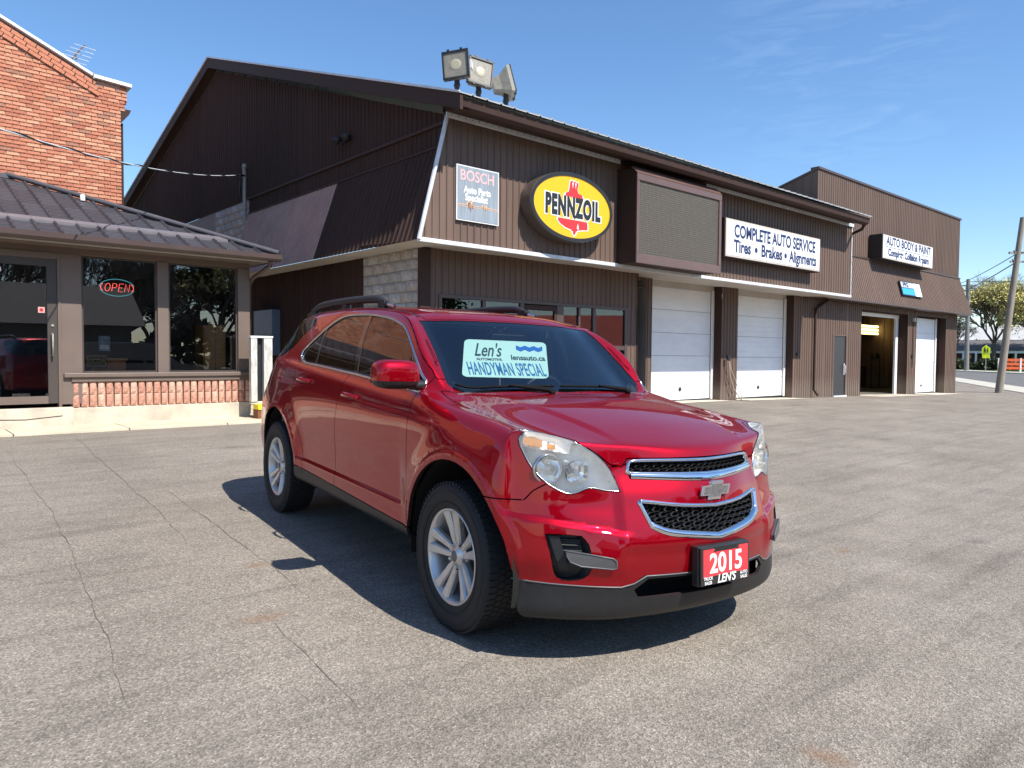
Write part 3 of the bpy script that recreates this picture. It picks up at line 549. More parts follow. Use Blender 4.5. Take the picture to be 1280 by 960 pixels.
# ================================================================== office at the left
OFX, OFY = 5.48, 13.6
of = empty('office', (0, 0, 0), label='low office with hipped dark metal roof, big windows and soldier brick base', cat='building')
OT = mat('taupe_frame', (.150, .110, .088), .5, nscale=2, namp=.08)
ODK = mat('dark_taupe_frame', (.060, .047, .040), .5, nscale=2, namp=.08)
def ob(name, m, x0, x1, y0, y1, z0, z1, bevel=.006, parent=of, **k): return MB().box(x0, x1, y0, y1, z0, z1).build(name, m, parent, bevel=bevel, **k)
XL = -13.0
OWIN = glass_mat('office_glass', (.92, .92, .90), 1., 2.1)
ob('foundation', CONC, XL, OFX, OFY+.0, OFY+.3, -.1, .44, .012)
ob('header_board', OT, XL, OFX, OFY+.0, OFY+.14, 2.90, 3.06)
for x0, x1 in ((2.42, 2.72), (3.87, 4.05), (5.26, 5.48)): ob('post', OT, x0, x1, OFY-.01, OFY+.14, .93 if x0 > 2.5 else .5, 2.905)
ob('window_sill', OT, 2.45, OFX+.03, OFY-.07, OFY+.12, .93, 1.0, .01); ob('sill_fascia', OT, 2.56, OFX+.015, OFY-.035, OFY+.05, .855, .932)
# soldier bricks: two rows of rough stretchers stood on end
SB = [mat('soldier_brick_%s' % n, c, .85, nscale=18, namp=.3, bump=.8, bscale=45) for n, c in (('red', (.48, .24, .17)), ('orange', (.53, .28, .20)), ('pale', (.58, .35, .26)))]
MB().box(2.56, OFX, OFY+.04, OFY+.1, .44, .86).build('brick_backing', mat('tan_mortar', (.33, .21, .15), .95, nscale=20), of)
sbm = []
rnd = random.Random(11)
for k in range(6):
    mb = MB(); vs = []
    for i in range(4):
        for j in range(6):
            e = i in (0, 3) or j in (0, 5); vs.append((.006+.093*i/3, 0 if e else -.012-rnd.random()*.014, .004+.197*j/5))
    mb.add(vs, [(i*6+j, (i+1)*6+j, (i+1)*6+j+1, i*6+j+1) for i in range(3) for j in range(5)]); mb.box(.006, .099, .0005, .05, .004, .201)
    me = mb.mesh('soldier_brick'); me.materials.append(SB[k % 3]); sbm.append(me)
x = 2.57
while x < OFX-.08:
    for r in range(2):
        o = bpy.data.objects.new('soldier_brick', rnd.choice(sbm)); COL.objects.link(o); o.parent = of; o.location = (x, OFY+.0-rnd.random()*.008, .445+r*.205)
    x += .1225
# the run of base and windows further left, out of the frame
ob('brick_base', SB[1], XL, 1.0, OFY+.02, OFY+.1, .44, .86)
for i in range(8):
    a = -.2-1.55*i; ob('post', OT, a-.2, a, OFY-.01, OFY+.14, .86, 2.905)
    MB().box(a-1.55, a-.2, OFY+.05, OFY+.055, .98, 2.9).build('window_pane', OWIN, of)
ob('window_sill', OT, XL, 1.1, OFY-.05, OFY+.12, .86, .98)
# panes of the two near windows
for a, b in ((2.72, 3.87), (4.05, 5.26)):
    w = MB().quad((a, OFY+.055, 1.0), (b, OFY+.055, 1.0), (b, OFY+.055, 2.9), (a, OFY+.055, 2.9)).build('window_pane', OWIN, of)
    fb = MB()
    for q in ((a, b, 1.0, 1.03), (a, b, 2.87, 2.9), (a, a+.03, 1.03, 2.87), (b-.03, b, 1.03, 2.87)): fb.box(q[0], q[1], OFY+.03, OFY+.053, q[2], q[3])
    fb.build('glazing_bead', ODK, w)
# entrance door
ed = ob('entrance_door', ODK, 2.24, 2.38, OFY+.0, OFY+.05, .52, 2.80)
MB().box(1.10, 1.22, OFY, OFY+.05, .52, 2.80).build('stile', ODK, ed); MB().box(1.22, 2.24, OFY, OFY+.05, 2.68, 2.80).build('rail', ODK, ed); MB().box(1.22, 2.24, OFY, OFY+.05, .52, .64).build('rail', OT, ed)
MB().quad((1.22, OFY+.02, .64), (2.24, OFY+.02, .64), (2.24, OFY+.02, 2.68), (1.22, OFY+.02, 2.68)).build('door_pane', OWIN, ed)
MB().tube([(2.30, OFY-.0, 1.28), (2.30, OFY-.07, 1.28), (2.30, OFY-.07, 1.62), (2.30, OFY, 1.62)], .014).build('pull_handle', GALV, ed)
MB().lathe([(.001, .012), (.022, .012), (.024, 0)], 12, (2.31, OFY, 1.75), (0, -1, 0)).build('lock', GALV, ed)
ob('door_frame', OT, 2.38, 2.425, OFY-.02, OFY+.1, .45, 2.90); ob('door_frame', OT, 1.05, 1.10, OFY-.02, OFY+.1, .45, 2.9); ob('door_head', OT, 1.1, 2.38, OFY-.02, OFY+.1, 2.80, 2.9)
ob('door_step', CONC, .2, 2.56, OFY-.16, OFY+.0, -.05, .46, .012)
MB().tube([(.3, OFY-.163, .30), (.9, OFY-.163, .27), (1.4, OFY-.163, .31), (1.9, OFY-.163, .29), (2.4, OFY-.163, .33)], .006, 4).build('step_crack', DTRIM, of)
# gutter, soffit
EY, EZ, EX = 12.9, 3.10, 5.72
ob('eaves_fascia', SOFF, XL, EX-.04, EY+.06, EY+.09, 2.98, 3.05, 0); MB().prism([(XL, EY-.06, 3.12), (XL, EY-.055, 3.04), (XL, EY-.01, 3.0), (XL, EY+.06, 3.0), (XL, EY+.06, 3.12)], (EX+.06-XL, 0, 0)).build('eaves_gutter', TRIMB, of)
MB().prism([(EX+.06, EY-.06, 3.12), (EX+.055, EY-.055, 3.04), (EX, EY, 3.0), (EX-.06, EY, 3.0), (EX-.06, EY, 3.12)], (0, 3.6, 0)).build('eaves_gutter', TRIMB, of)
MB().poly([(XL, EY+.08, 3.0), (EX-.02, EY+.08, 3.0), (EX-.02, 16.5, 3.0), (XL, 16.5, 3.0)]).build('soffit', mat('brown_soffit', (.16, .12, .10), .6, nscale=3), of)
MB().tube([(EX-.12, EY+.02, 3.0), (EX-.12, EY+.06, 2.92), (OFX+.03, OFY-.1, 2.74), (OFX+.04, OFY+.1, 2.62), (OFX+.05, OFY+.2, .2)], .038, 8).build('downspout', TRIMB, of)
# hipped roof: sheathing plus single pressed metal tiles
K = .40
ROOF = [mat('roof_tile_%s' % n, c, .55, nscale=5, namp=.15, spec=.3) for n, c in (('a', (.050, .048, .056)), ('b', (.040, .038, .045)))]
MB().poly([(XL, EY, EZ), (EX, EY, EZ), (EX-3.6, 16.5, EZ+1.44), (XL, 16.5, EZ+1.44)]).build('roof_deck', ROOF[1], of)
MB().poly([(EX, EY, EZ), (EX, 16.5, EZ), (EX-3.6, 16.5, EZ+1.44)]).build('roof_deck', ROOF[1], of)
sl = Vector((0, 1, K)).normalized(); nn = Vector((0, -K, 1)).normalized(); TW, TH = .305, .24
def tilemesh(m):
    mb = MB(); xs = [0, .05, .10, .15, .20, .25, .27, .29, .305]; pr = [.012, .006, .003, .003, .006, .010, .044, .046, .012]; vs = []
    for x_, h in zip(xs, pr):
        for a, hh in ((-.006, -.004), (-.004, h*.6+.006), (.0, h+.011), (TH*.5, h+.006), (TH, h)): p = Vector((x_, 0, 0))+sl*a+nn*hh; vs.append(p)
    mb.add(vs, [(i*5+j, (i+1)*5+j, (i+1)*5+j+1, i*5+j+1) for i in range(8) for j in range(4)], False)
    me = mb.mesh('roof_tile'); me.materials.append(m); return me
tm = [tilemesh(m) for m in ROOF]
rest = MB(); cnt = 0
L = 3.83
rows = int(L/TH)
for r in range(rows):
    a = r*TH*1.0; y = EY + sl.y*a; z = EZ + sl.z*a
    xmax = EX - (y-EY)*1.0
    k = 0
    x = xmax - TW + .0
    x = EX - TW*math.ceil((y-EY)/TW+.0) - TW
    while x > XL+.1:
        if .9 < x:
            o = bpy.data.objects.new('roof_tile', tm[(r*3+k) % 2]); COL.objects.link(o); o.parent = of; o.location = (x, y, z); cnt += 1
        elif (x > -6):
            me = tm[(r*3+k) % 2]; rest.add([tuple(Vector(v.co)+Vector((x, y, z))) for v in me.vertices], [tuple(p.vertices) for p in me.polygons], True)
        x -= TW; k += 1
rest.build('roof_tile_field', ROOF[0], of, kind='stuff')
# hip cap, ridge and the flat strip across the slope
HC = mat('roof_trim', (.085, .078, .085), .4, nscale=4, coat=.2)
MB().tube([(EX+.02, EY-.02, EZ+.05), (EX-3.6, 16.5, EZ+1.50)], .075, 6, flat=(1, .7)).build('hip_cap', HC, of)
MB().box(XL, EX-3.5, 16.42, 16.6, EZ+1.42, EZ+1.50).build('ridge_flashing', HC, of)
p = Vector((0, EY, EZ))+sl*.62
MB().prism([(XL, p.y, p.z+.05), (XL, p.y+.13, p.z+.115), (XL, p.y+.13, p.z+.02), (XL, p.y, p.z)], (EX-.68-XL, 0, 0)).build('snow_strip', mat('strip_taupe', (.15, .13, .135), .4, nscale=3), of)
MB().lathe([(.001, .12), (.04, .1), (.04, 0)], 10, (3.1, 15.3, EZ+K*2.4+.02)).build('vent_cap', WHITE, of)
# office interior
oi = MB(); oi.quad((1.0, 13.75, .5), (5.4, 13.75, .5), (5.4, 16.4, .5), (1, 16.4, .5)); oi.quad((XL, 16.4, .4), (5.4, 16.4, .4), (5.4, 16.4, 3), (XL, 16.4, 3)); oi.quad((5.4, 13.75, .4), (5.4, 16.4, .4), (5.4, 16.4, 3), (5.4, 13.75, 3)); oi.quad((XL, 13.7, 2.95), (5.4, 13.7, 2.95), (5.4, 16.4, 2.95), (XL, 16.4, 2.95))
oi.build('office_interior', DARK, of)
ob('end_wall', ODK, OFX-.1, OFX-.01, OFY+.14, 16.6, .3, 3.0, 0)
WOOD = mat('honey_wood', (.50, .24, .07), .45, nscale=3, namp=.2, stretch=(1, 1, 6)); WOOD2 = mat('red_wood', (.38, .12, .04), .45, nscale=4, namp=.25)
dk = empty('office_desk', (3.12, 13.80, .5), label='reddish wooden desk behind the window with the neon sign', cat='desk')
MB().box(-.28, .32, .0, .55, .70, .74).build('desk_top', WOOD, dk, bevel=.005); MB().box(-.22, -.0, .02, .5, .0, .70).build('pedestal', WOOD2, dk); MB().box(.0, .3, .04, .06, .1, .70).build('front_panel', WOOD2, dk)
cbn = empty('wooden_cabinet', (4.74, 13.85, .5), label='tall honey-coloured wooden cabinet behind the right office window', cat='cabinet')
MB().box(-.02, .38, 0, .45, 0, 1.35).build('carcass', WOOD, cbn, bevel=.004); MB().box(.0, .17, -.02, 0, .04, 1.31).build('door', WOOD, cbn, bevel=.004); MB().box(.19, .36, -.02, 0, .04, 1.31).build('door', WOOD, cbn, bevel=.004)
# neon OPEN sign
no = empty('neon_sign', (3.27, OFY+.11, 2.42), label='small oval neon OPEN sign hanging in the office window', cat='neon sign')
NR = mat('neon_red', (.8, .1, .08), .4, emis=(1, .12, .09), es=1.1); NB = mat('neon_blue', (.1, .5, .6), .4, emis=(.1, .55, .65), es=.35)
MB().tube([(.27*cos(a), 0, .14*sin(a)) for a in [radians(15+i*10) for i in range(16)]], .006, 6).build('upper_tube', NB, no); MB().tube([(.27*cos(a), 0, .14*sin(a)) for a in [radians(195+i*10) for i in range(16)]], .006, 6).build('lower_tube', NB, no)
MB().tube([(.25*cos(a), -.005, .12*sin(a)) for a in [radians(150+i*10) for i in range(7)]], .006, 6).build('side_tube', NR, no); MB().tube([(.25*cos(a), -.005, .12*sin(a)) for a in [radians(-30+i*10) for i in range(7)]], .006, 6).build('side_tube', NR, no)
def strokes(S, dx): return [[(dx+(x+z*.25)*.085, -.012, (z-.5)*.13) for x, z in s] for s in S]
O_ = [[(.5+.45*cos(radians(a)), .5+.5*sin(radians(a))) for a in range(0, 361, 30)]]
for nm, S, dx in (('letter_tube', O_, -.20), ('letter_tube', [[(.1, 0), (.1, 1), (.6, 1), (.85, .85), (.85, .6), (.6, .48), (.1, .48)]], -.095), ('letter_tube', [[(.85, 0), (.1, 0), (.1, 1), (.85, 1)], [(.1, .5), (.7, .5)]], .005), ('letter_tube', [[(.1, 0), (.1, 1), (.85, 0), (.85, 1)]], .10)):
    mb = MB()
    for s in strokes(S, dx): mb.tube(s, .0048, 6)
    mb.build(nm, NR, no)
# cards in the window and on the door
uc = empty('window_placard', (2.79, OFY+.11, 1.07), label='black placard with gold border and lettering low in the office window', cat='placard')
MB().box(0, .32, 0, .006, 0, .24).build('board', BLACK, uc); GOLD = mat('gold_print', (.45, .33, .08), .5)
MB().box(.02, .30, -.002, 0, .20, .212).box(.02, .30, -.002, 0, .035, .045).box(.02, .03, -.002, 0, .045, .2).box(.29, .30, -.002, 0, .045, .2).build('border', GOLD, uc)
text_obj('lettering', 'UCDA', .10, GOLD, None, parent=uc, mw=onfront(.16, -.003, .12), sx=.9, bold=.003, depth=.0005)
ps = empty('window_photo_card', (2.98, OFY+.10, 1.36), label='small blue and white picture card in the office window above the placard', cat='card')
MB().box(0, .17, 0, .004, 0, .25).build('card', mat('card_blue', (.08, .16, .30), .5, nscale=12, namp=.6, col2=(.5, .6, .7)), ps); MB().box(.02, .15, -.002, 0, .03, .10).build('picture', WHITE, ps)
ds = empty('door_sticker', (1.42, OFY+.015, 2.58), label='crumpled white sticker at the top of the glass entrance door', cat='sticker')
mb = MB(); rr = random.Random(4); mb.prism([(.12+(.10+.04*rr.random())*cos(a*pi/6), 0, .02+(.05+.03*rr.random())*sin(a*pi/6)) for a in range(12)], (0, -.002, 0)); mb.build('paper', WHITE, ds)
cd = empty('door_card', (2.12, OFY+.015, 1.95), label='small square red and white card on the edge of the glass door', cat='card')
MB().box(0, .09, -.002, 0, 0, .09).build('paper', mat('pink_card', (.6, .35, .32), .6), cd); MB().box(.02, .07, -.004, -.002, .02, .07).build('print', RED, cd)
# post frame and yellow kerb in the gap
WP = mat('weathered_white_wood', (.52, .50, .46), .8, nscale=9, namp=.35, stretch=(3, 3, .6), bump=.2)
pf = empty('timber_frame', (5.52, 13.2, G(5.5, 13.2)), label='weathered white timber post frame in the gap beside the office', cat='post frame')
MB().box(-.20, -.085, -.05, .05, .32, 1.50).build('post', WP, pf, bevel=.004); MB().box(.04, .20, -.05, .05, .32, 1.50).build('post', WP, pf, bevel=.004); MB().box(-.21, .21, -.06, .06, 1.50, 1.535).build('top_rail', WHITE, pf, bevel=.004); MB().box(-.20, .20, -.05, .05, .30, .34).build('bottom_rail', WP, pf)
MB().box(-.085, .04, .04, .05, .34, 1.5).build('back_board', BLACK, pf)
yk = empty('yellow_kerb', (5.6, 13.1, G(5.6, 13.1)), label='yellow painted kerb with a rusty face under the timber frame', cat='kerb')
MB().box(-.22, .6, -.12, .12, .20, .30).build('top_slab', mat('kerb_yellow', (.80, .66, .02), .6, nscale=8, namp=.15), yk, bevel=.01); MB().box(-.22, .6, -.10, .12, 0, .2).build('face_block', mat('rusty_face', (.20, .07, .03), .8, nscale=8, namp=.4), yk)
eb = empty('meter_cabinet', (7.55, 17.6, 1.3), label='blue-grey electrical meter cabinet on the dark side wall', cat='meter cabinet')
MB().box(-.12, .1, -.5, .6, 0, 1.1).build('cabinet', mat('blue_grey_box', (.13, .17, .24), .5), eb, bevel=.01); MB().box(-.135, -.12, -.45, .55, .05, .5).build('door', mat('blue_grey_door', (.10, .14, .20), .5), eb, bevel=.004)
# ================================================================== old brick building
bk = empty('brick_building', (0, 0, 0), label='old orange-red brick building with sloping white coping behind the office', cat='building')
BY = 17.0
BM = [mat('brick_%s' % n, c, .88, nscale=22, namp=.25, bump=.5, bscale=60) for n, c in (('red', (.50, .19, .11)), ('orange', (.55, .25, .15)), ('dark', (.42, .15, .09)), ('buff', (.60, .31, .19)), ('soot', (.36, .17, .11)))]
def topz(x): return 6.87 if x > 3.68 else 6.87+(3.68-x)*.455 if x > -2.2 else max(3, 6.87+(5.88-(-2.2-x))*.455)
brickme = {}
def brick_mesh(L_, m):
    key = (round(L_, 3), m)
    if key not in brickme:
        rr = random.Random(hash(key) % 999); b = .004
        j = [rr.uniform(-.0015, .0015) for _ in range(4)]
        mb = MB(); fr = [(b, -.0, b+j[0]), (L_-b, -.0, b+j[1]), (L_-b, 0, .061-b+j[2]), (b, 0, .061-b+j[3])]; bk_ = [(0, .02, 0), (L_, .02, 0), (L_, .02, .061), (0, .02, .061)]
        mb.add(fr+bk_, [(0, 1, 2, 3), (0, 4, 5, 1), (1, 5, 6, 2), (2, 6, 7, 3), (3, 7, 4, 0)]); me = mb.mesh('brick'); me.materials.append(BM[m]); brickme[key] = me
    return brickme[key]
rnd = random.Random(21)
cand = []; z = 3.9; r = 0; C_ = .0735
while z < 9.5:
    x = 4.16 if z < 6.3 else 4.24 if z < 6.5 else 4.28
    if r % 2: first = .1
    else: first = .212
    a = x; L_ = first
    while a > .2:
        if z+.07 < topz(a-L_/2)-.28 or (a > 3.75 and z+.07 < 6.82): cand.append((a-L_, z, L_))
        a -= L_+.010; L_ = .212
    z += C_; r += 1
# sloping rowlock courses under the coping
cand.sort(key=lambda c: ((c[0]-3.0)/1.5)**2+((c[1]-5.6)/1.3)**2)
stuff = {i: MB() for i in range(5)}
for i, (x, z, L_) in enumerate(cand):
    streak = .5+.5*sin(x*2.1+z*3.7)*cos(z*2.3-x)
    m = rnd.choices(range(5), weights=(5, 4, 2.2, 1+3*streak*(z < 6.2), .5+(1.8 if abs(x-3.5) < .35 and 5.9 < z < 6.6 else 0)))[0]
    dy = rnd.random()*.006
    if i < 300:
        o = bpy.data.objects.new('brick', brick_mesh(L_, m)); COL.objects.link(o); o.parent = bk; o.location = (x, BY-.02-dy, z)
    else:
        me = brick_mesh(L_, m); stuff[m].add([(v.co.x+x, v.co.y+BY-.02-dy, v.co.z+z) for v in me.vertices], [tuple(p.vertices) for p in me.polygons])
mb = MB(); 
o = bpy.data.objects.new('brick_field', bpy.data.meshes.new('brick_field')); COL.objects.link(o); o.parent = bk; tag(o, kind='stuff')
vs, fs, mi = [], [], []
for m, s in stuff.items():
    n = len(vs); vs += s.v; fs += [tuple(i+n for i in f) for f in s.f]; mi += [m]*len(s.f)
o.data.from_pydata(vs, [], fs); [o.data.materials.append(m) for m in BM]; o.data.polygons.foreach_set('material_index', mi)
# raking bands: bricks laid along the slope
u_ = Vector((1, 0, -.455)).normalized(); w_ = Vector((.455, 0, 1)).normalized()
rk = MB()
for k in range(3):
    a = -.075*k
    while a < 4.1:
        st_ = Vector((3.74, BY-.035, 6.87-.02))-u_*(a+.215)-w_*(.105+k*.078)
        rk.obox(st_+u_*.1, u_, (0, 1, 0), w_, .103, .02, .034); a += .222
rk.build('raking_course', BM[0], bk, kind='stuff')
# walls
prof = [(4.15, 0), (4.15, 6.84)]+[(3.68, 6.84), (-2.2, 9.51), (-8, 6.87), (-8, 0)]
MB().prism([(x, BY, z) for x, z in prof], (0, 10, 0)).build('wall', mat('old_mortar', (.47, .28, .20), .95, nscale=15, namp=.2), bk)
bt = mat('brick_texture', (.4, .14, .08), .9, bump=.3, bscale=40); t = bt.node_tree; w1 = t.nodes.new('ShaderNodeTexBrick'); w1.inputs['Scale'].default_value = 1; w1.inputs['Brick Width'].default_value = .222; w1.inputs['Row Height'].default_value = .0735; w1.inputs['Mortar Size'].default_value = .008
w1.inputs['Color1'].default_value = (.47, .145, .075, 1); w1.inputs['Color2'].default_value = (.55, .24, .13, 1); w1.inputs['Mortar'].default_value = (.30, .18, .13, 1)
c_ = t.nodes.new('ShaderNodeTexCoord'); mp_ = t.nodes.new('ShaderNodeMapping'); mp_.inputs['Rotation'].default_value = (-pi/2, 0, 0); t.links.new(c_.outputs['Object'], mp_.inputs[0]); t.links.new(mp_.outputs[0], w1.inputs[0]); t.links.new(w1.outputs[0], t.nodes['Principled BSDF'].inputs['Base Color'])
MB().prism([(.35, BY-.02, 0), (.35, BY-.02, 8.2), (-2.2, BY-.02, 9.3), (-7.9, BY-.02, 6.8), (-7.9, BY-.02, 0)], (0, .015, 0)).build('far_brickwork', bt, bk)
COP = mat('white_coping', (.80, .81, .82), .35, nscale=3, namp=.06)
MB().prism([(3.70, BY-.09, 6.86), (3.70, BY-.09, 6.92), (-2.2, BY-.09, 9.60), (-2.2, BY-.09, 9.54)], (0, .4, 0)).build('coping', COP, bk, bevel=.008)
MB().prism([(3.66, BY-.10, 6.86), (3.66, BY-.10, 6.93), (4.36, BY-.10, 6.89), (4.36, BY-.10, 6.82)], (0, .4, 0)).build('coping', COP, bk, bevel=.008)
MB().prism([(-2.2, BY-.09, 9.52), (-2.2, BY-.09, 9.61), (-8.1, BY-.09, 6.93), (-8.1, BY-.09, 6.84)], (0, .4, 0)).build('coping', COP, bk)
for x in (3.65,): MB().obox((x, BY-.1, 6.89), (1, 0, 0), (0, 1, 0), (0, 0, 1), .012, .02, .06).build('coping_seam', GALV, bk)
MB().box(4.15, 4.24, BY+.01, BY+.3, 6.3, 6.5).box(4.15, 4.28, BY+.01, BY+.3, 6.5, 6.82).build('corbel', BM[0], bk)
MB().prism([(4.15, BY-.01, 6.38), (4.36, BY-.01, 6.38), (4.32, BY-.01, 6.28), (4.18, BY-.01, 6.10), (4.15, BY-.01, 6.10)], (0, .5, 0)).build('gutter_end', DTRIM, bk, bevel=.005)
MB().tube([(4.2, BY+.1, 6.1), (4.2, BY+.1, 0)], .03, 8).build('downspout', DTRIM, bk)
wf = MB().box(-3.6, -2.6, BY-.03, BY-.021, 4.9, 6.4).build('upper_window', DARK, bk); MB().box(-3.65, -2.55, BY-.06, BY-.03, 4.82, 4.9).build('stone_sill', WHITE, wf); MB().box(-3.65, -2.55, BY-.05, BY-.03, 6.4, 6.5).build('frame', WHITE, wf); MB().box(-3.12, -3.08, BY-.05, BY-.03, 4.9, 6.4).build('glazing_bar', WHITE, wf)
# TV antenna
an = empty('tv_antenna', (3.72, 18.8, 7.0), label='thin rooftop television antenna behind the sloping coping', cat='antenna')
MB().tube([(0, 0, 0), (0, 0, .95)], .018).build('mast', GALV, an); MB().tube([(-.20, .3, .62), (.12, -.3, 1.05)], .014).build('boom', GALV, an)
for k in range(8):
    t_ = k/7; c = Vector((-.20, .3, .62)).lerp(Vector((.12, -.3, 1.05)), t_); h = .34-.12*t_; MB().tube([c-Vector((h, h*.2, .06)), c+Vector((h, h*.2, -.06))], .006, 5).build('rod', WTRIM, an)
MB().tube([(.2, -.2, .05), (.9, -.1, -.06)], .01, 5).build('guy_wire', WTRIM, an)
# ================================================================== ground, road, background
def asphalt(name, c0, c1, track=True):
    m = bpy.data.materials.new(name); m.use_nodes = True; t = m.node_tree; b = t.nodes['Principled BSDF']; b.inputs['Roughness'].default_value = .92; b.inputs['Specular IOR Level'].default_value = .25
    c = t.nodes.new('ShaderNodeTexCoord'); N = lambda: t.nodes.new('ShaderNodeTexNoise')
    def noise(sc, det=4, ro=.6, mp=None):
        n = N(); n.inputs['Scale'].default_value = sc; n.inputs['Detail'].default_value = det; n.inputs['Roughness'].default_value = ro
        if mp:
            q = t.nodes.new('ShaderNodeMapping'); q.inputs['Scale'].default_value = mp[0]; q.inputs['Rotation'].default_value = (0, 0, mp[1]); t.links.new(c.outputs['Object'], q.inputs[0]); t.links.new(q.outputs[0], n.inputs['Vector'])
        else: t.links.new(c.outputs['Object'], n.inputs['Vector'])
        return n.outputs[0]
    def ramp(src, a, b_, lo=0., hi=1.):
        r = t.nodes.new('ShaderNodeMapRange'); r.inputs[1].default_value = a; r.inputs[2].default_value = b_; r.inputs[3].default_value = lo; r.inputs[4].default_value = hi; t.links.new(src, r.inputs[0]); return r.outputs[0]
    def math(op, x, y):
        q = t.nodes.new('ShaderNodeMath'); q.operation = op
        for i, v in enumerate((x, y)):
            if isinstance(v, (int, float)): q.inputs[i].default_value = v
            else: t.links.new(v, q.inputs[i])
        return q.outputs[0]
    v = t.nodes.new('ShaderNodeTexVoronoi'); v.inputs['Scale'].default_value = 135; t.links.new(c.outputs['Object'], v.inputs['Vector'])     # aggregate
    sep = t.nodes.new('ShaderNodeSeparateColor'); t.links.new(v.outputs['Color'], sep.inputs[0])
    agg = math('ADD', ramp(sep.outputs[0], 0, 1, .62, 1.26), ramp(sep.outputs[1], .86, .90, 0, .50))
    big = ramp(noise(.35, 5, .65), .3, .7, .90, 1.10); mid = ramp(noise(2.2, 6, .7), .3, .7, .92, 1.08); fine = ramp(noise(40, 3), .3, .7, .88, 1.12)
    s1 = ramp(noise(1.3, 7, .72, ((.30, 3.6, 1), .25)), .50, .70, 1.05, .78); s2 = ramp(noise(1.9, 6, .7, ((.3, 3.0, 1), -.5)), .54, .74, 1.03, .84)
    k = math('MULTIPLY', math('MULTIPLY', agg, big), math('MULTIPLY', mid, fine))
    if track: k = math('MULTIPLY', k, math('MULTIPLY', s1, s2))
    mix = t.nodes.new('ShaderNodeMix'); mix.data_type = 'RGBA'; mix.inputs[6].default_value = (*c0, 1); mix.inputs[7].default_value = (*c1, 1); t.links.new(ramp(noise(.8, 6, .7), .35, .65), mix.inputs[0])
    mul = t.nodes.new('ShaderNodeVectorMath'); mul.operation = 'SCALE'; t.links.new(mix.outputs[2], mul.inputs[0]); t.links.new(k, mul.inputs['Scale'])
    fin = mul.outputs[0]
    if track:   # rusty stains and dark drips
        st_ = t.nodes.new('ShaderNodeMix'); st_.data_type = 'RGBA'; st_.inputs[7].default_value = (.20, .11, .055, 1); t.links.new(fin, st_.inputs[6]); spots = None
        for (sx_, sy_, rx_, ry_) in ((1.47, 3.50, .16, .07), (1.79, 4.36, .10, .07), (2.48, 1.15, .07, .10), (5.35, 2.4, .10, .06)):
            q = t.nodes.new('ShaderNodeMapping'); q.vector_type = 'TEXTURE'; q.inputs['Location'].default_value = (sx_, sy_, 0); q.inputs['Scale'].default_value = (rx_, ry_, 50); t.links.new(c.outputs['Object'], q.inputs[0])
            ln = t.nodes.new('ShaderNodeVectorMath'); ln.operation = 'LENGTH'; t.links.new(q.outputs[0], ln.inputs[0]); d_ = math('ADD', ln.outputs['Value'], math('MULTIPLY', noise(9, 5, .7), 1.6)); o_ = ramp(d_, .9, 1.9, .55, 0)
            spots = o_ if spots is None else math('MAXIMUM', spots, o_)
        t.links.new(spots, st_.inputs[0])
        oil = None
        for (sx_, sy_, rx_, ry_) in ((10.6, 8.4, .45, .22), (18.5, 9.6, .8, .35), (5.9, 7.6, .22, .15), (3.6, 9.6, .35, .18), (26.5, 9.0, .9, .4), (13.0, 5.2, .35, .2), (6.6, 1.9, .12, .09), (.9, 2.3, .10, .08)):
            q = t.nodes.new('ShaderNodeMapping'); q.vector_type = 'TEXTURE'; q.inputs['Location'].default_value = (sx_, sy_, 0); q.inputs['Scale'].default_value = (rx_, ry_, 50); t.links.new(c.outputs['Object'], q.inputs[0])
            ln = t.nodes.new('ShaderNodeVectorMath'); ln.operation = 'LENGTH'; t.links.new(q.outputs[0], ln.inputs[0]); o_ = ramp(math('ADD', ln.outputs['Value'], math('MULTIPLY', noise(6, 5, .7), 1.6)), .9, 1.9, .42, 0)
            oil = o_ if oil is None else math('MAXIMUM', oil, o_)
        ol = t.nodes.new('ShaderNodeMix'); ol.data_type = 'RGBA'; ol.inputs[7].default_value = (.085, .075, .065, 1); t.links.new(st_.outputs[2], ol.inputs[6]); t.links.new(oil, ol.inputs[0])
        fin = ol.outputs[2]
    t.links.new(fin, b.inputs['Base Color'])
    bp = t.nodes.new('ShaderNodeBump'); bp.inputs['Strength'].default_value = .6; bp.inputs['Distance'].default_value = .006; t.links.new(v.outputs['Distance'], bp.inputs['Height']); t.links.new(bp.outputs[0], b.inputs['Normal'])
    return m
ASP = asphalt('worn_asphalt', (.195, .168, .138), (.243, .211, .176)); ROAD = asphalt('road_asphalt', (.13, .125, .12), (.15, .145, .14), False)
def axis(a, b, fine, lo, hi):
    v = [a]; x = a
    while x < b-1e-6:
        s = fine if lo <= x < hi else 2.0 if (lo-30 <= x < hi+30) else 12.
        x = min(b, x+s); v.append(x)
    return v
XS, YS = axis(-60, 140, .5, -6, 44), axis(-60, 40, .5, -6, 16)
mb = MB(); mb.add([(x, y, G(x, y)) for x in XS for y in YS], [(i*len(YS)+j, (i+1)*len(YS)+j, (i+1)*len(YS)+j+1, i*len(YS)+j+1) for i in range(len(XS)-1) for j in range(len(YS)-1)], True)
mb.build('parking_lot', ASP, kind='structure')
MB().box(-700, 900, -700, 900, -3, -.75).build('ground', mat('far_ground', (.09, .10, .05), .95, nscale=.02, namp=.3), kind='structure')
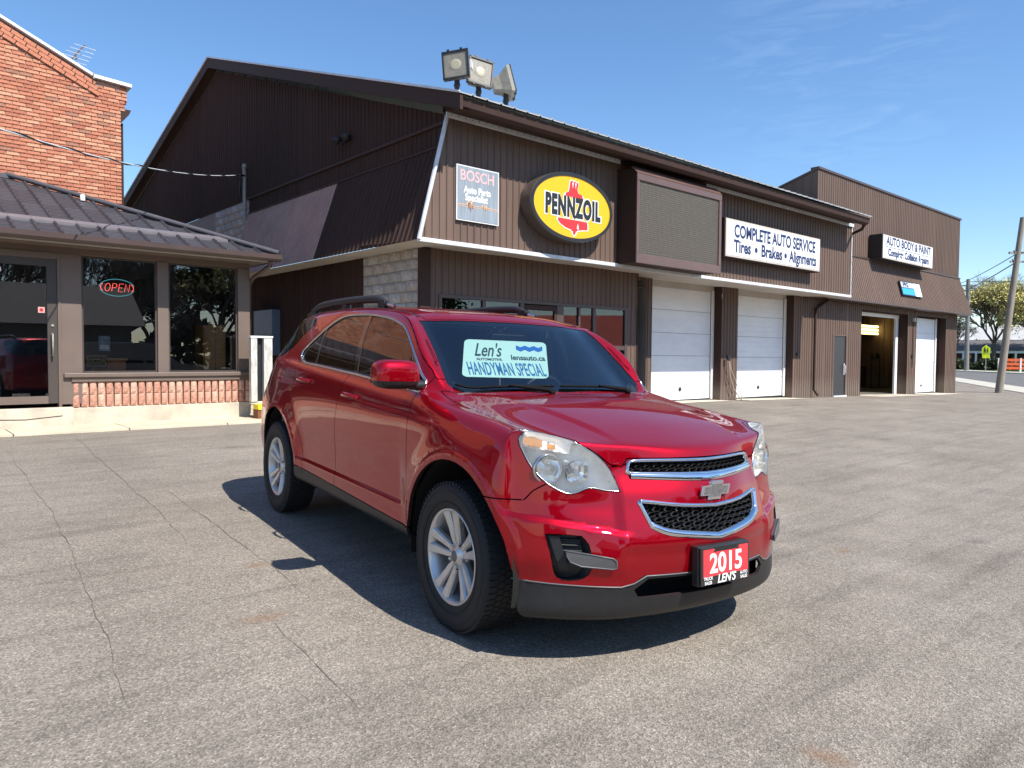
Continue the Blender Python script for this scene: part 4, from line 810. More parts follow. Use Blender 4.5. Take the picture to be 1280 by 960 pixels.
# concrete walk before the office, in slabs
sw = empty('sidewalk', (0, 0, 0), kind='structure')
xx = -9.0
SL = mat('walk_concrete', (.56, .49, .36), .9, nscale=1.6, namp=.16, bump=.25, bscale=70)
while xx < 6.2:
    x1 = xx+1.52; z0, z1 = G(xx, 13.1)+.035, G(x1, 13.1)+.035
    if xx < 5.5: MB().prism([(xx+.008, 12.62-.03*(xx-2)*.35, z0), (x1-.008, 12.62-.03*(x1-2)*.35, z1), (x1-.008, 13.62, z1+.01), (xx+.008, 13.62, z0+.01)], (0, 0, -.12)).build('sidewalk_slab', SL, sw, bevel=.006)
    xx = x1
MB().quad((5.5, 12.4, G(5.6, 12.6)+.02), (7.66, 12.4, G(7, 12.6)+.02), (7.66, 20, .2), (5.5, 20, .2)).build('gap_paving', CONC, kind='structure')
# street and pavements follow the lie of the land
def sheet(name, m, A, B, dz, n=24, k=6, th=0):
    """strip between two plan polylines A and B (same count), dz above the lot"""
    def res(P_):
        P_ = [Vector(p) for p in P_]; out = []
        for i in range(len(P_)-1):
            for j in range(n): out.append(P_[i].lerp(P_[i+1], j/n))
        return out+[P_[-1]]
    a_, b_ = res(A), res(B); vs = []; c = k+1
    for p, q in zip(a_, b_):
        for j in range(c): v = p.lerp(q, j/k); vs.append((v.x, v.y, G(v.x, v.y)+dz))
    mb = MB(); mb.add(vs, [(i*c+j, (i+1)*c+j, (i+1)*c+j+1, i*c+j+1) for i in range(len(a_)-1) for j in range(k)])
    if th:
        for j in (0, k): mb.add([vs[i*c+j] for i in range(len(a_))]+[(vs[i*c+j][0], vs[i*c+j][1], vs[i*c+j][2]-th) for i in range(len(a_))], [(i, i+1, len(a_)+i+1, len(a_)+i) for i in range(len(a_)-1)])
    return mb.build(name, m, kind='structure')
near = [(20, -6), (33, 4.6), (45.7, 11.0), (64.4, 20.0), (95, 35), (150, 64)]
far_ = [(48, -22), (66, -4), (84, 14.5), (102, 31.0), (126, 49), (170, 80)]
sheet('road', ROAD, near, far_, .006, k=10)
PAV = mat('pavement_concrete', (.46, .42, .35), .9, nscale=.8, namp=.12)
sheet('pavement', PAV, [(x-.5, y+1.5) for x, y in near], [(x+.1, y-.2) for x, y in near], .03, k=2, th=.12)
sheet('pavement', PAV, far_, [(x+2.6, y-2.2) for x, y in far_], .12, k=2, th=.13)
GRS = mat('verge_grass', (.07, .10, .025), .95, nscale=.6, namp=.35, bump=.3, bscale=9)
sheet('grass_verge', GRS, [(x+2.6, y-2.2) for x, y in far_], [(x+70, y-55) for x, y in far_], .10, k=6)

# ================================================================== trees
def branches(mb, p, d, L, r, lv, rnd, tips, spread=.55, up=.15, kids=3, sides=4):
    q = p+d*L; mid = p.lerp(q, .5)+Vector((rnd.uniform(-1, 1), rnd.uniform(-1, 1), rnd.uniform(-.3, .3)))*L*.06
    mb.tube([p, mid, q], [r, r*.85, r*.68], sides if lv > 1 else 3, caps=False)
    if lv == 0: tips.append((q, d)); return
    for k in range(kids + (1 if rnd.random() < .4 else 0)):
        a = rnd.uniform(0, 2*pi); w = Vector((0, 0, 1)) if abs(d.z) < .9 else Vector((1, 0, 0)); u = d.cross(w).normalized(); v = d.cross(u)
        nd = (d+(u*cos(a)+v*sin(a))*spread*rnd.uniform(.6, 1.3)+Vector((0, 0, up))).normalized()
        branches(mb, p.lerp(q, rnd.uniform(.55, 1.0)), nd, L*rnd.uniform(.62, .82), r*.62, lv-1, rnd, tips, spread, up, kids, sides)
BARK = mat('bark', (.11, .085, .065), .95, nscale=3, namp=.3); BARK2 = mat('grey_bark', (.17, .15, .13), .95, nscale=3, namp=.3)
def leafm(n, c, c2): return mat(n, c, .7, nscale=.9, namp=.2, col2=c2)
SPR = leafm('spring_leaf', (.50, .45, .14), (.66, .58, .24)); GRN = leafm('green_leaf', (.06, .10, .02), (.12, .17, .04)); FIR = leafm('fir_needle', (.012, .028, .014), (.03, .05, .022))
def tree(x, y, H, seed, lab, leaf=None, nleaf=0, lsize=.16, levels=4, group=None, spread=.6, trunk=.28, bark=BARK, z=None, cat='tree', rad=.9):
    rnd = random.Random(seed); e = empty('tree', (x, y, G(x, y) if z is None else z), label=lab, cat=cat, **({'group': group} if group else {}))
    t_ = MB(); tips = []; p = Vector((0, 0, H*trunk)); t_.tube([(0, 0, -.3), (0, 0, H*.1), p], [H*.028, H*.022, H*.018], 8, caps=False); t_.build('trunk', bark, e)
    b_ = MB()
    for k in range(5):
        a = 2*pi*k/5+rnd.random(); branches(b_, Vector((0, 0, H*trunk*(.8+.2*rnd.random()))), Vector((cos(a)*spread, sin(a)*spread, 1)).normalized(), H*.24, H*.011, levels, rnd, tips, spread)
    b_.build('crown_branches', bark, e, kind='stuff')
    if leaf:
        l_ = MB(); vs = []; fs = []
        for i in range(nleaf):
            q, d = rnd.choice(tips); c = q+Vector((rnd.gauss(0, 1), rnd.gauss(0, 1), rnd.gauss(0, .8)))*H*.030*rad
            u = Vector((rnd.uniform(-1, 1), rnd.uniform(-1, 1), rnd.uniform(-1, 1))).normalized(); v = u.cross(Vector((rnd.uniform(-1, 1), rnd.uniform(-1, 1), rnd.uniform(-1, 1)))).normalized(); s_ = lsize*rnd.uniform(.6, 1.3); n = len(vs)
            vs += [c-u*s_, c+v*s_*.55, c+u*s_, c-v*s_*.55]; fs.append((n, n+1, n+2, n+3))
        l_.add(vs, fs); l_.build('crown', leaf, e, kind='stuff')
    return e
tree(121, 33.6, 14, 1, 'yellow-green budding tree between the body shop and the leaning pole', SPR, 9000, .17, 5)
tree(123, 28.0, 12.0, 2, 'yellow-green budding tree at the right edge of the photo', SPR, 8000, .17, 5)
tree(152, 43, 19, 3, 'tall bare tree rising behind the budding trees', None, levels=6, bark=BARK2)
tree(121, 38.8, 9, 4, 'small bare tree seen just past the end of the body shop', SPR, 400, .12, 5, bark=BARK2)
tree(170, 70, 15, 5, 'distant green tree far down the street', GRN, 5000, .3, 4)
# hedges in front of the far house
def hedge(name, x0, y0, x1, y1, h, w, seed, m, lab):
    rnd = random.Random(seed); A, B = Vector((x0, y0, 0)), Vector((x1, y1, 0)); vs = []; fs = []
    e = empty('hedge', (x0, y0, G(x0, y0)+.1), label=lab, cat='hedge')
    L_ = (B-A).length
    for i in range(3500):
        t_ = rnd.random(); c = (B-A)*t_+Vector((rnd.gauss(0, w*.4), rnd.gauss(0, w*.4), h*(rnd.random()**.7)*(.75+.25*sin(t_*L_*1.3+seed))))
        u = Vector((rnd.uniform(-1, 1), rnd.uniform(-1, 1), rnd.uniform(-1, 1))).normalized(); v = u.cross(Vector((rnd.uniform(-1, 1), rnd.uniform(-1, 1), rnd.uniform(-1, 1)))).normalized(); s_ = .22*rnd.uniform(.6, 1.3); n = len(vs)
        vs += [c-u*s_, c+v*s_*.6, c+u*s_, c-v*s_*.6]; fs.append((n, n+1, n+2, n+3))
    mb = MB(); mb.add(vs, fs); mb.build('foliage', m, e, kind='stuff')
hedge('hedge', 112, 36.5, 114, 27, 1.6, 1.2, 1, leafm('hedge_leaf', (.02, .035, .012), (.05, .07, .02)), 'dark clipped hedge before the white porch across the street')
hedge('hedge', 130, 52, 134, 26, 4.6, 2.5, 2, leafm('olive_leaf', (.12, .10, .02), (.22, .17, .04)), 'tall olive-yellow hedge behind the white porch')
# white porch house across the street
ph = empty('porch_house', (122.5, 34.5, -.1), rz=radians(-80), label='low house with white-columned porch across the street', cat='house')
MB().box(-5, 5, 1.8, 8, 0, 2.7).build('wall', mat('dark_brick_wall', (.10, .06, .05), .9, nscale=2), ph)
MB().prism([(-5.6, -.6, 2.7), (-5.6, 4.9, 4.3), (-5.6, 9, 2.7)], (11.2, 0, 0)).build('roof', mat('grey_shingle', (.13, .12, .12), .9, nscale=2), ph)
MB().box(-5.5, 5.5, -.4, .0, 2.35, 2.7).build('porch_beam', WHITE, ph)
for k in range(7): MB().box(-5.0+k*1.6, -4.75+k*1.6, -.32, -.08, 0, 2.35).build('porch_column', WHITE, ph)
for k in range(3): MB().box(-3.6+k*2.8, -2.5+k*2.8, 1.76, 1.82, .9, 2.1).build('window', WINDOW, ph)
lh = empty('long_house', (142, 42, 0), rz=radians(-80), label='long pale-roofed building behind the budding trees', cat='house')
MB().box(-14, 14, 0, 8, 0, 4.6).build('wall', mat('dun_wall', (.28, .22, .17), .9), lh); MB().prism([(-15, -.8, 4.6), (-15, 4, 7.0), (-15, 9, 4.6)], (30, 0, 0)).build('roof', mat('pale_roof', (.45, .44, .43), .8, nscale=1), lh)
# orange and white barrier
br = empty('barrier', (97, 24.3, G(97, 24)+.1), rz=radians(-62), label='orange and white striped barrier at the right edge across the street', cat='barrier')
ORG = mat('barrier_orange', (.80, .13, .03), .5)
for k in range(3): MB().box(-2.2, 2.2, -.05, .05, .35+k*.45, .65+k*.45).build('rail', ORG if k != 3 else WHITE, br)
for x in (-2.1, 0, 2.1): MB().box(x-.08, x+.08, -.08, .08, 0, 1.6).build('post', WHITE, br)
# crossing sign
sg_ = empty('crossing_sign', (105, 30.0, G(105, 30)+.1), rz=radians(-70), label='yellow-green school crossing sign on a thin post across the street', cat='road sign')
MB().tube([(0, 0, 0), (0, 0, 3.0)], .05, 8).build('post', GALV, sg_); FY_ = mat('sign_fluoro', (.75, .85, .02), .5)
MB().prism([(-.45, -.07, 2.15), (.45, -.07, 2.15), (.45, -.07, 2.85), (0, -.07, 3.25), (-.45, -.07, 2.85)], (0, .02, 0)).build('panel', FY_, sg_); MB().box(-.4, .4, -.07, -.05, 1.6, 2.1).build('panel', FY_, sg_)
def fig(dx, s_): return MB().lathe([(.001, .01), (.09*s_, .01), (.09*s_, 0)], 10, (dx, -.09, 2.45+.42*s_), (0, -1, 0), smooth=False).box(dx-.10*s_, dx+.10*s_, -.10, -.09, 2.42+.0*s_, 2.45+.30*s_).box(dx-.10*s_, dx-.03*s_, -.10, -.09, 2.25, 2.44).box(dx+.03*s_, dx+.10*s_, -.10, -.09, 2.25, 2.44)
fig(-.14, 1.0).build('walker_symbol', BLACK, sg_); fig(.16, .75).build('walker_symbol', BLACK, sg_)
# utility poles and wires
PW_ = mat('pole_concrete', (.26, .23, .19), .9, nscale=4, namp=.2, stretch=(1, 1, .3))
up = empty('utility_pole', (39.24, 10.67, G(39.24, 10.67)), label='leaning tapered utility pole at the right edge of the lot', cat='utility pole')
TOPP = Vector((.62, -.58, 8.0)); MB().tube([(0, 0, -.3), TOPP*.5, TOPP], [.17, .14, .11], 14).build('pole', PW_, up)
c_ = TOPP*.80; MB().obox(c_+Vector((.1, -.1, 0)), (.75, -.66, 0), (.66, .75, 0), (0, 0, 1), .55, .05, .05).build('crossarm', GALV, up)
c2_ = TOPP*.75; MB().obox(c2_+Vector((.1, -.1, 0)), (.75, -.66, 0), (.66, .75, 0), (0, 0, 1), .45, .04, .04).build('crossarm', GALV, up)
for q in (c_, c2_): MB().lathe([(.001, .12), (.05, .1), (.06, 0)], 10, q+Vector((-.15, .1, 0))).build('insulator', BLACK, up)
u2 = empty('utility_pole', (106.6, 32.6, G(106, 32)), label='slim grey pole rising beside the end of the body shop', cat='utility pole')
MB().tube([(0, 0, -.3), (.3, .2, 11.8)], [.30, .22], 12).build('pole', mat('pole_grey_wood', (.20, .19, .18), .9, nscale=3), u2); MB().obox((.3, .2, 11.0), (.4, -.9, 0), (.9, .4, 0), (0, 0, 1), .9, .06, .08).build('crossarm', GALV, u2)
base = Vector((39.24, 10.67, G(39.24, 10.67)))
def wire(a, b, s_, r_, lab): 
    P_ = sag(a, b, s_, 30); MB().tube([p-P_[0] for p in P_], r_, 5).build('overhead_wire', BLACK, loc=P_[0], label=lab, cat='wire')
wire(base+c_, (128, 46, 13.5), 1.2, .022, 'upper thick wire running left from the leaning pole'); wire(base+c2_, (128, 46, 11.6), 1.1, .028, 'lower thick wire running left from the leaning pole')
wire(base+c_, (48, -15, 8.8), .3, .02, 'wire leaving the frame to the right from the leaning pole')
for k, (z_, lab) in enumerate(((11.3, 'topmost thin distant wire beyond the leaning pole'), (10.2, 'middle thin distant wire beyond the leaning pole'), (8.6, 'lowest thin distant wire beyond the leaning pole'))):
    wire((106.9, 32.8, z_), (100, -25, z_+1.5), 1.5, .03, lab)
# ================================================================== what stands behind the camera (seen in glass and paint)
def parked(x, y, rz, L_, Hh, m, lab, nose=.9):
    e = empty('parked_van', (x, y, G(x, y)), rz=rz, label=lab, cat='van'); h = L_/2
    P_ = [(-h, .35), (-h, 1.0), (-h+.15, Hh-.25), (-h+.45, Hh-.03), (-h+1.2, Hh), (h-nose-1.6, Hh), (h-nose-1.2, Hh-.06), (h-nose-.25, 1.12), (h-.2, .98), (h, .75), (h, .35)]
    MB().prism([(a, -.92, b) for a, b in P_], (0, 1.84, 0)).build('body', m, e, bevel=.08, seg=3)
    for s in (-1, 1):
        for a, b in ((-h+.35, -h+1.5), (-h+1.6, -h+2.6), (-h+2.7, h-nose-1.25)): MB().prism([(a, s*.925, 1.12), (b, s*.925, 1.12), (b-.1, s*.90, Hh-.22), (a+.04, s*.90, Hh-.22)], (0, -s*.01, 0)).build('window', GLOSSV, e)
        for c in (-h+.9, h-.95): MB().lathe([(.001, .0), (.2, .0), (.21, .03), (.34, .03), (.35, 0), (.35, -.2)], 28, (c, s*.90, .34), (0, s, 0)).build('wheel', TYR, e)
    MB().prism([(h-nose-.22, -.80, 1.13), (h-nose-.22, .80, 1.13), (h-nose-1.13, .74, Hh-.08), (h-nose-1.13, -.74, Hh-.08)], (.03, 0, .02)).build('windscreen', GLOSSV, e)
    for s in (-1, 1): MB().box(h-.06, h+.01, s*.62-.18, s*.62+.18, .68, .86).build('headlight', WHITE, e)
    return e
GLOSSV = mat('van_glass', (.01, .012, .014), .05, coat=1.); TYR = mat('van_tyre', (.02, .02, .02), .8)
# woods and yards far behind
rnd = random.Random(77); vs = []; fs = []
for i in range(9000):
    a = rnd.uniform(0, 1); bx = -60+150*a; by = -44-6*rnd.random(); hh = 3.0+1.2*sin(bx*.31)+.8*sin(bx*.83+1); c = Vector((bx, by, hh*rnd.random()**.8))
    u = Vector((rnd.uniform(-1, 1), rnd.uniform(-1, 1), rnd.uniform(-1, 1))).normalized(); v = u.cross(Vector((rnd.uniform(-1, 1), rnd.uniform(-1, 1), rnd.uniform(-1, 1)))).normalized(); n = len(vs); s_ = rnd.uniform(.4, .9)
    vs += [c-u*s_, c+v*s_*.6, c+u*s_, c-v*s_*.6]; fs.append((n, n+1, n+2, n+3))
mb = MB(); mb.add(vs, fs); mb.build('woodland', leafm('brown_thicket', (.07, .06, .035), (.12, .10, .05)), kind='stuff')
parked(3.6, -6.2, radians(8), 4.9, 1.85, mat('van_black', (.01, .01, .012), .2, coat=1.), 'black van parked behind the camera')
parked(8.8, -6.4, radians(4), 5.1, 1.95, mat('van_silver', (.30, .30, .31), .25, metal=.6, coat=1.), 'silver van parked behind the camera beside the black one')
hb = empty('neighbour_house', (3, -19, 0), rz=radians(6), label='low dark house with grey gable roof behind the parked vans', cat='house')
MB().box(-8, 8, -5, 4, -.3, 2.8).build('wall', mat('house_siding', (.14, .12, .10), .8, nscale=1), hb); MB().prism([(-8.6, -5.6, 2.7), (-8.6, -.5, 5.0), (-8.6, 4.6, 2.7)], (17.2, 0, 0)).build('roof', mat('grey_shingle', (.13, .12, .12), .9, nscale=2), hb)
oh = empty('orange_canopy', (46, -18, 0), rz=radians(48), label='orange-roofed building behind the camera reflected in the shop windows', cat='building')
MB().box(-7, 8, -6, 6, -.3, 2.0).build('wall', mat('canopy_wall', (.30, .27, .24), .8), oh); MB().prism([(-7.6, -7, 1.9), (-7.6, 0, 4.7), (-7.6, 7, 1.9)], (16, 0, 0)).build('roof', mat('orange_roof', (.55, .07, .03), .6, nscale=1), oh)
for k, (x, y, h, lf, n, lab) in enumerate(((16, -30, 12, FIR, 6000, 'dark fir behind the camera beyond the bare trees'), (12, -24, 11, None, 0, 'bare tree behind the camera right of the house'), (6, -28, 14, None, 0, 'bare tree behind the camera above the house roof'), (19, -26, 12, SPR, 1500, 'budding tree behind the camera beyond the vans'), (30, -24, 11, GRN, 4000, 'green tree behind the camera near the orange roof'), (-14, -22, 12, FIR, 5000, 'dark evergreen behind the camera at the left'))):
    tree(x, y, h, 30+k, lab, lf, n, .2, 6 if lf is None else 4, bark=BARK2, trunk=.16)
# ================================================================== red SUV
# car frame: x forward from the front axle, y to the car's left, z up from the ground
TH, PITCH, ROLLC = -1.7030045, 0.0253146, -0.021
_M = Matrix.Rotation(TH, 4, 'Z') @ Matrix.Rotation(PITCH, 4, 'Y')
_M2 = _M @ Matrix.Rotation(ROLLC, 4, 'X')
_O = Vector((3.0058496, 2.7425099, 0)) + (_M @ Vector((0, -.88, 0))) - (_M2 @ Vector((0, -.88, 0)))
suv = empty('suv', label='dark red SUV with sale sheet in its windscreen parked in the lot foreground', cat='car')
suv.matrix_basis = Matrix.Translation(_O) @ _M2
PAINT = bpy.data.materials.new('red_pearl_paint'); PAINT.use_nodes = True
_b = PAINT.node_tree.nodes['Principled BSDF']; _b.inputs['Base Color'].default_value = (.33, .001, .009, 1); _b.inputs['Metallic'].default_value = .62; _b.inputs['Specular IOR Level'].default_value = 0; _b.inputs['Roughness'].default_value = .36
_b.inputs['Coat Weight'].default_value = .9; _b.inputs['Coat Roughness'].default_value = .006; _b.inputs['Coat IOR'].default_value = 1.5
_t = PAINT.node_tree; _c = _t.nodes.new('ShaderNodeTexCoord'); _n = _t.nodes.new('ShaderNodeTexNoise'); _n.inputs['Scale'].default_value = 900; _t.links.new(_c.outputs['Object'], _n.inputs['Vector'])
_bp = _t.nodes.new('ShaderNodeBump'); _bp.inputs['Strength'].default_value = .05; _bp.inputs['Distance'].default_value = .002; _t.links.new(_n.outputs[0], _bp.inputs['Height']); _t.links.new(_bp.outputs[0], _b.inputs['Normal'])
_n2 = _t.nodes.new('ShaderNodeTexNoise'); _n2.inputs['Scale'].default_value = 3.2; _t.links.new(_c.outputs['Object'], _n2.inputs['Vector']); _bp2 = _t.nodes.new('ShaderNodeBump'); _bp2.inputs['Strength'].default_value = .03; _bp2.inputs['Distance'].default_value = .02
_t.links.new(_n2.outputs[0], _bp2.inputs['Height']); _t.links.new(_bp2.outputs[0], _b.inputs['Coat Normal'])
CLAD = mat('black_cladding', (.012, .012, .013), .5, nscale=30, namp=.2, bump=.05, bscale=400)
GLOSSB = mat('gloss_black', (.006, .006, .007), .12, coat=.6)
CHROME = mat('chrome', (.78, .79, .80), .07, metal=1.)
CHROMES = mat('satin_chrome', (.62, .62, .63), .22, metal=1.)
RUBBER = mat('tyre_rubber', (.016, .016, .017), .75, nscale=25, namp=.3, bump=.15, bscale=120)
ALLOY = mat('alloy_silver', (.60, .59, .575), .30, metal=.6, nscale=12, namp=.12)
PRIV = glass_mat('privacy_glass', (.10, .10, .10), 1., 1.65)
SIDEG = glass_mat('side_glass', (.34, .38, .37), 1., 1.6)
WSG = glass_mat('windscreen_glass', (.66, .76, .77), 1., 1.95)
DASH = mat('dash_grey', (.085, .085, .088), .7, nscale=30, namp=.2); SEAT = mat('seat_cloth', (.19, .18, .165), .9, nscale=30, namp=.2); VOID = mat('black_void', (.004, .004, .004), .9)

SHUT = mat('shut_gap_shadow', (.012, .003, .004), .7)
# ---- control net ------------------------------------------------------
FY = [0, .20, .38, .54, .67, .775, .845]
def itp(xs, ys, x): return float(np.interp(x, xs, ys))
def fx(z, y):
    T = ((.20, (.79, .78, .755, .71, .64, .56, .46)), (.36, (.862, .845, .805, .748, .67, .582, .475)), (.50, (.880, .858, .81, .745, .665, .575, .465)), (.62, (.843, .820, .768, .708, .638, .557, .456)),
         (.75, (.810, .783, .716, .665, .608, .533, .442)), (.86, (.776, .749, .684, .634, .577, .503, .425)), (.93, (.742, .719, .667, .617, .56, .49, .408)))
    zs = [t[0] for t in T]; return itp(zs, [itp(FY, t[1], y) for t in T], z)
rows_z = [.20, .22, .33, .45, .57, .69, .82, .93]
lift = [0, .005, .015, .03, .045, .06, .075]      # hood edge climbs towards the corners
NX = [.39, .20, .0, -.25, -.47, -.66, -.92, -1.27, -1.67, -2.1, -2.5, -2.84, -3.2, -3.48]
belt_z = [1.005, 1.025, 1.047, 1.080, 1.118, 1.135, 1.148, 1.163, 1.18, 1.197, 1.21, 1.222, 1.225, 1.20]
belt_y = [.835, .842, .848, .848, .842, .838, .836, .836, .835, .832, .826, .812, .780, .725]
Wf = [.985, .995, 1.0, 1.0, .995, .99, .99, .99, .99, .992, .998, 1.0, .975, .92]
rs_z = [.30, .335, .43, .55, .70, .85, .97, None]; rs_y = [.62, .862, .888, .898, .905, .905, .892, None]
V = []; idx = {}
def P(x, y, z): V.append([x, y, z]); return len(V)-1
NC = 7+14+1+6
for r in range(8):
    for c in range(NC):
        if c < 7:
            y = FY[c]; z = rows_z[r]+(lift[c]*sm(4, 7, r) if r > 0 else 0); 
            if r == 0: x, z = fx(.20, y)-.16, .215; y *= .9
            else: x = fx(rows_z[r], y)
        elif c < 21:
            i = c-7; x = NX[i]; f = Wf[i]
            if r == 7: y, z = belt_y[i], belt_z[i]
            else:
                y, z = rs_y[r]*f, rs_z[r]
                k = max(0, 1-i/2.) ;
                z = z*(1-k*.5)+(rows_z[r]+lift[6]*sm(4, 7, r))*k*.5
                if r == 6: z = belt_z[i]-.075-.02*(i > 4); y = belt_y[i]+.046
                if r == 5: z = min(z, belt_z[i]-.19)
        else:
            j = c-21; ry = [.66, .60, .48, .34, .20, .10, 0][j]; rx = [-3.66, -3.72, -3.765, -3.79, -3.80, -3.805, -3.81][j]
            zz = [.30, .34, .45, .57, .72, .87, 1.0, 1.10][r]; gx = [.2, .04, 0, 0, .0, .01, .03, .07][r]; gy = [.9, 1.12, 1.2, 1.22, 1.22, 1.2, 1.12, 1.02][r]
            x, y, z = rx+gx, (ry*gy if j < 3 else ry), zz
        idx['s', r, c] = P(x, y, z)
# top grid: stations s0..s15, k0 (centre) .. k6 (belt / hood edge)
TOP = { # s: (x at centre, x at k5, [y k0..k5], [z k0..k5])
 1: (.66, .44, (0, .24, .43, .57, .68, .77), (.975, .975, .98, .985, .995, 1.008)),
 2: (.42, .215, (0, .25, .44, .58, .69, .775), (1.035, 1.034, 1.033, 1.03, 1.030, 1.036)),
 3: (.14, .01, (0, .25, .45, .59, .69, .78), (1.09, 1.087, 1.08, 1.068, 1.058, 1.058)),
 4: (-.16, -.27, (0, .25, .45, .59, .69, .775), (1.125, 1.121, 1.113, 1.10, 1.092, 1.090)),
 5: (-.27, -.50, (0, .25, .46, .60, .725, .79), (1.135, 1.135, 1.135, 1.135, 1.150, 1.14)),
 6: (-.56, -.71, (0, .25, .45, .62, .762, .808), (1.345, 1.342, 1.335, 1.330, 1.332, 1.235)),
 7: (-.86, -.975, (0, .24, .44, .590, .715, .787), (1.545, 1.542, 1.535, 1.52, 1.488, 1.33)),
 8: (-1.12, -1.27, (0, .24, .43, .575, .680, .775), (1.605, 1.603, 1.597, 1.585, 1.565, 1.38)),
 9: (-1.60, -1.67, (0, .24, .43, .575, .672, .770), (1.640, 1.638, 1.632, 1.618, 1.59, 1.395)),
 10: (-2.1, -2.1, (0, .24, .43, .572, .668, .765), (1.648, 1.646, 1.64, 1.625, 1.592, 1.40)),
 11: (-2.55, -2.5, (0, .24, .43, .565, .66, .755), (1.643, 1.641, 1.635, 1.618, 1.58, 1.40)),
 12: (-3.0, -2.84, (0, .24, .42, .55, .632, .725), (1.625, 1.623, 1.617, 1.60, 1.56, 1.40)),
 13: (-3.42, -3.2, (0, .24, .41, .53, .60, .69), (1.585, 1.583, 1.575, 1.56, 1.52, 1.385)),
 14: (-3.60, -3.46, (0, .24, .41, .52, .59, .655), (1.38, 1.38, 1.375, 1.365, 1.345, 1.30)),
}
XO = {(5, 4): -.415, (5, 5): -.455, (6, 4): -.605, (6, 5): -.625, (7, 4): -.865, (7, 5): -.90, (8, 4): -1.18, (8, 5): -1.22}
for s in range(16):
    for k in range(7):
        if s == 0: idx['t', s, k] = idx['s', 7, k]
        elif s == 15: idx['t', s, k] = idx['s', 7, 27-k]
        elif k == 6: idx['t', s, k] = idx['s', 7, 6+s]
        else:
            x0, x5, ys, zs = TOP[s]; w = (ys[k]/ys[5])**2.2
            idx['t', s, k] = P(XO.get((s, k), x0+(x5-x0)*w), ys[k], zs[k])
V = np.array(V); F = []
for r in range(7):
    for c in range(NC-1): F.append((idx['s', r, c], idx['s', r, c+1], idx['s', r+1, c+1], idx['s', r+1, c]))
for s in range(15):
    for k in range(6): F.append((idx['t', s, k], idx['t', s, k+1], idx['t', s+1, k+1], idx['t', s+1, k]))
nV = len(V); Vm = V*np.array([1, -1, 1]); mp = np.arange(nV)+nV
for i in range(nV):
    if abs(V[i, 1]) < 1e-6: mp[i] = i
used = [i for i in range(nV) if mp[i] != i]; remap = {int(mp[i]): nV+j for j, i in enumerate(used)}
allV = np.vstack([V, Vm[used]]); mir = lambda i: remap.get(int(mp[i]), int(mp[i]))
allF = list(F)+[tuple(mir(i) for i in reversed(f)) for f in F]
CRE = {}
def crease(a, b, w): CRE[tuple(sorted((a, b)))] = w; CRE[tuple(sorted((mir(a), mir(b))))] = w
for s in range(5, 12): crease(idx['t', s, 4], idx['t', s+1, 4], .45)
for s in range(4, 14): crease(idx['t', s, 6], idx['t', s+1, 6], .5)
for k in range(5): crease(idx['t', 5, k], idx['t', 5, k+1], .55)
for k in range(6): crease(idx['t', 0, k], idx['t', 0, k+1], .28)
for k in range(5): crease(idx['t', 13, k], idx['t', 13, k+1], .7)
ctrl = allV.copy()
me = bpy.data.meshes.new('cage'); me.from_pydata([tuple(v) for v in ctrl], [], allF); me.update()
at_ = me.attributes.new('crease_edge', 'FLOAT', 'EDGE'); ev = [tuple(sorted(e.vertices)) for e in me.edges]
at_.data.foreach_set('value', [CRE.get(e, 0.) for e in ev])
co_ = bpy.data.objects.new('cage', me); COL.objects.link(co_); sb = co_.modifiers.new('s', 'SUBSURF'); sb.levels = 2; sb.render_levels = 2; sb.boundary_smooth = 'PRESERVE_CORNERS'
def evalm(lv):
    sb.levels = lv; dg = bpy.context.evaluated_depsgraph_get(); dg.update(); return bpy.data.meshes.new_from_object(co_.evaluated_get(dg))
for it in range(4):
    m_ = evalm(2); c_ = np.empty(len(m_.vertices)*3); m_.vertices.foreach_get('co', c_); c_ = c_.reshape(-1, 3)[:len(allV)]; bpy.data.meshes.remove(m_)
    ctrl += (allV-c_)*.75; me.vertices.foreach_set('co', ctrl.ravel()); me.update()
fm = evalm(3); bpy.data.objects.remove(co_)
N = len(fm.vertices); C = np.empty(N*3); fm.vertices.foreach_get('co', C); C = C.reshape(-1, 3)
